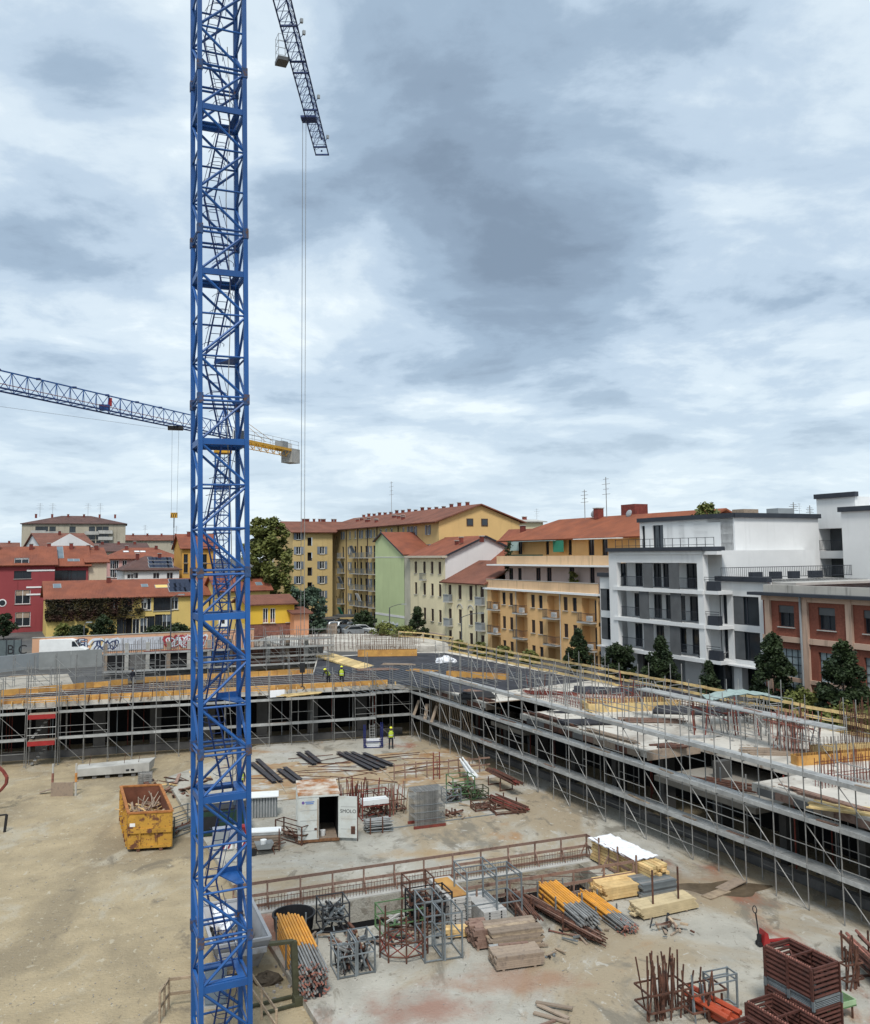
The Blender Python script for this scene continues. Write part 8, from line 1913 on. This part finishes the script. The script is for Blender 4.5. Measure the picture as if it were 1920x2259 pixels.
# loose bits on the slab and dirt
lt = MB(); rn = random.Random(77)
for i in range(420):
    q = G(rn.uniform(20, 400), rn.uniform(1770, 2240), 0.012) if i % 3 else G(rn.uniform(620, 1700), rn.uniform(1870, 2250), .262)
    a = rn.uniform(0, 3.1); s_ = rn.uniform(.008, .035); lt.box((q.x, q.y, q.z + s_ * .3), (s_ * rn.uniform(1, 3), s_, s_ * .6), a)
tag(obj('pebbles', rawmesh('pebbles', lt.v, lt.f, K['rubble'])), 'scattered small stones and scraps on the yard', 'debris', kind='stuff')
# ================================================================ workers
def worker(label, p, rz, z, h=1.75, pose='stand', vest=True, helmet='helmy', vestm=None):
    T = Thing('person', label, 'person', (p.x, p.y, z), rz); s = h / 1.75
    J_ = {'pel': (0, 0, .93), 'che': (0, .01, 1.3), 'nec': (0, .02, 1.5), 'hea': (0, .01, 1.62),
         'hl': (-.1, 0, .9), 'hr': (.1, 0, .9), 'kl': (-.13, -.02, .5), 'kr': (.12, -.03, .5), 'al': (-.15, .02, .09), 'ar': (.13, .0, .09), 'tl': (-.17, -.14, .04), 'tr': (.15, -.16, .04),
         'sl': (-.19, .02, 1.42), 'sr': (.19, .02, 1.42), 'el': (-.27, .03, 1.14), 'er': (.27, .02, 1.14), 'wl': (-.25, -.1, .9), 'wr': (.26, -.08, .9), 'fl': (-.24, -.14, .8), 'fr': (.25, -.12, .8)}
    if pose == 'bend':
        for k_ in ('che', 'nec', 'hea', 'sl', 'sr'): x, y, zz_ = J_[k_]; d = zz_ - .93; J_[k_] = (x, y - d * .75, .93 + d * .66)
        for a in 'lr': x = J_['s' + a][0]; J_['e' + a] = (x * 1.2, J_['s' + a][1] - .12, .92); J_['w' + a] = (x, J_['s' + a][1] - .22, .7); J_['f' + a] = (x * .9, J_['s' + a][1] - .26, .62)
    if pose == 'walk': J_['kl'] = (-.1, -.2, .55); J_['al'] = (-.12, -.12, .12); J_['tl'] = (-.13, -.26, .08); J_['ar'] = (.12, .22, .12); J_['tr'] = (.13, .08, .03); J_['kr'] = (.11, .06, .5)
    rad = dict(pel=.15, che=.155, nec=.065, hea=.1, hl=.1, hr=.1, kl=.075, kr=.075, al=.052, ar=.052, tl=.04, tr=.04, sl=.075, sr=.075, el=.052, er=.052, wl=.036, wr=.036, fl=.035, fr=.035)
    ks = list(J_); ed = [('pel', 'che'), ('che', 'nec'), ('nec', 'hea'), ('pel', 'hl'), ('hl', 'kl'), ('kl', 'al'), ('al', 'tl'), ('pel', 'hr'), ('hr', 'kr'), ('kr', 'ar'), ('ar', 'tr'), ('che', 'sl'), ('sl', 'el'), ('el', 'wl'), ('wl', 'fl'), ('che', 'sr'), ('sr', 'er'), ('er', 'wr'), ('wr', 'fr')]
    me = bpy.data.meshes.new('body'); me.from_pydata([tuple(c * s for c in J_[k_]) for k_ in ks], [(ks.index(a), ks.index(b)) for a, b in ed], []); me.materials.append(K['darkcloth'])
    o = T.put('body', me); md = o.modifiers.new('skin', 'SKIN')
    for i, k_ in enumerate(ks): me.skin_vertices[0].data[i].radius = (rad[k_] * s, rad[k_] * s * (.72 if k_ in ('che', 'pel') else 1))
    me.skin_vertices[0].data[0].use_root = True; o.modifiers.new('sub', 'SUBSURF').render_levels = 2; o.modifiers['sub'].levels = 1
    hx, hy, hz2 = (c * s for c in J_['hea'])
    hd = T.mesh('face', *uv_sphere(.082 * s, .1 * s, .118 * s, 12, 8), K['skin'], Matrix.Translation((hx, hy - .015, hz2)), smooth=True)
    T.box('nose', (hx, hy - .12, hz2 - .01), (.025, .03, .04), K['skin'], parent=hd)
    hm_ = T.mesh('helmet', *uv_sphere(.125 * s, .15 * s, .12 * s, 14, 6, 0), K[helmet], Matrix.Translation((hx, hy, hz2 + .035 * s)), smooth=True); T.box('helmet_peak', (hx, hy - .15 * s, hz2 + .045 * s), (.18 * s, .08 * s, .015), K[helmet], parent=hm_)
    if vest:
        a, c = Vector(J_['pel']) * s, Vector(J_['nec']) * s; M = rodM(a, c - (c - a) * .08, 1); sec = [(0, .2, .15), (.35, .2, .155), (.7, .22, .15), (1.0, .15, .1)]; v = []; f = []
        for t, rx_, ry_ in sec:
            for j in range(12): ang = 2 * math.pi * j / 12; v.append((rx_ * s * math.cos(ang), ry_ * s * math.sin(ang), t))
        for i in range(3):
            for j in range(12): f.append((i * 12 + j, i * 12 + (j + 1) % 12, i * 12 + 12 + (j + 1) % 12, i * 12 + 12 + j))
        vo = T.mesh('vest', v, f, vestm or K['hivis'], M, smooth=True)
        T.put('reflective_band', rawmesh('band', *cylv(14), K['tape']), M @ Matrix.Translation((0, 0, .28)) @ Matrix.Diagonal((.207 * s, .162 * s, .09, 1)), vo)
    return T
worker('worker in yellow vest and helmet standing in the inner corner of the yard', at(863, 1652), R(10), .25)
worker('bending worker in yellow vest on the slab, left of the pair', G(725, 1512, SZ), R(-30), SZ, pose='bend')
worker('upright worker in yellow vest on the slab, right of the pair', G(754, 1514, SZ), R(170), SZ)
worker('worker in dark clothes walking on the sheeting at the far left wing', G(292, 1520, SZ), R(60), SZ, vest=False, helmet='anth', pose='walk')
worker('worker with red helmet and yellow vest half hidden behind the mast', at(531, 1752), R(0), .25, helmet='red')
# things of one kind share a group
from collections import Counter
tops = [o for o in bpy.data.objects if o.parent is None and 'label' in o and 'kind' not in o]
base = lambda o: o.name.split('.')[0]
cnt = Counter(base(o) for o in tops)
for o in tops:
    if cnt[base(o)] > 1 and 'group' not in o: o['group'] = base(o).replace('_', ' ') + ' items around the site'
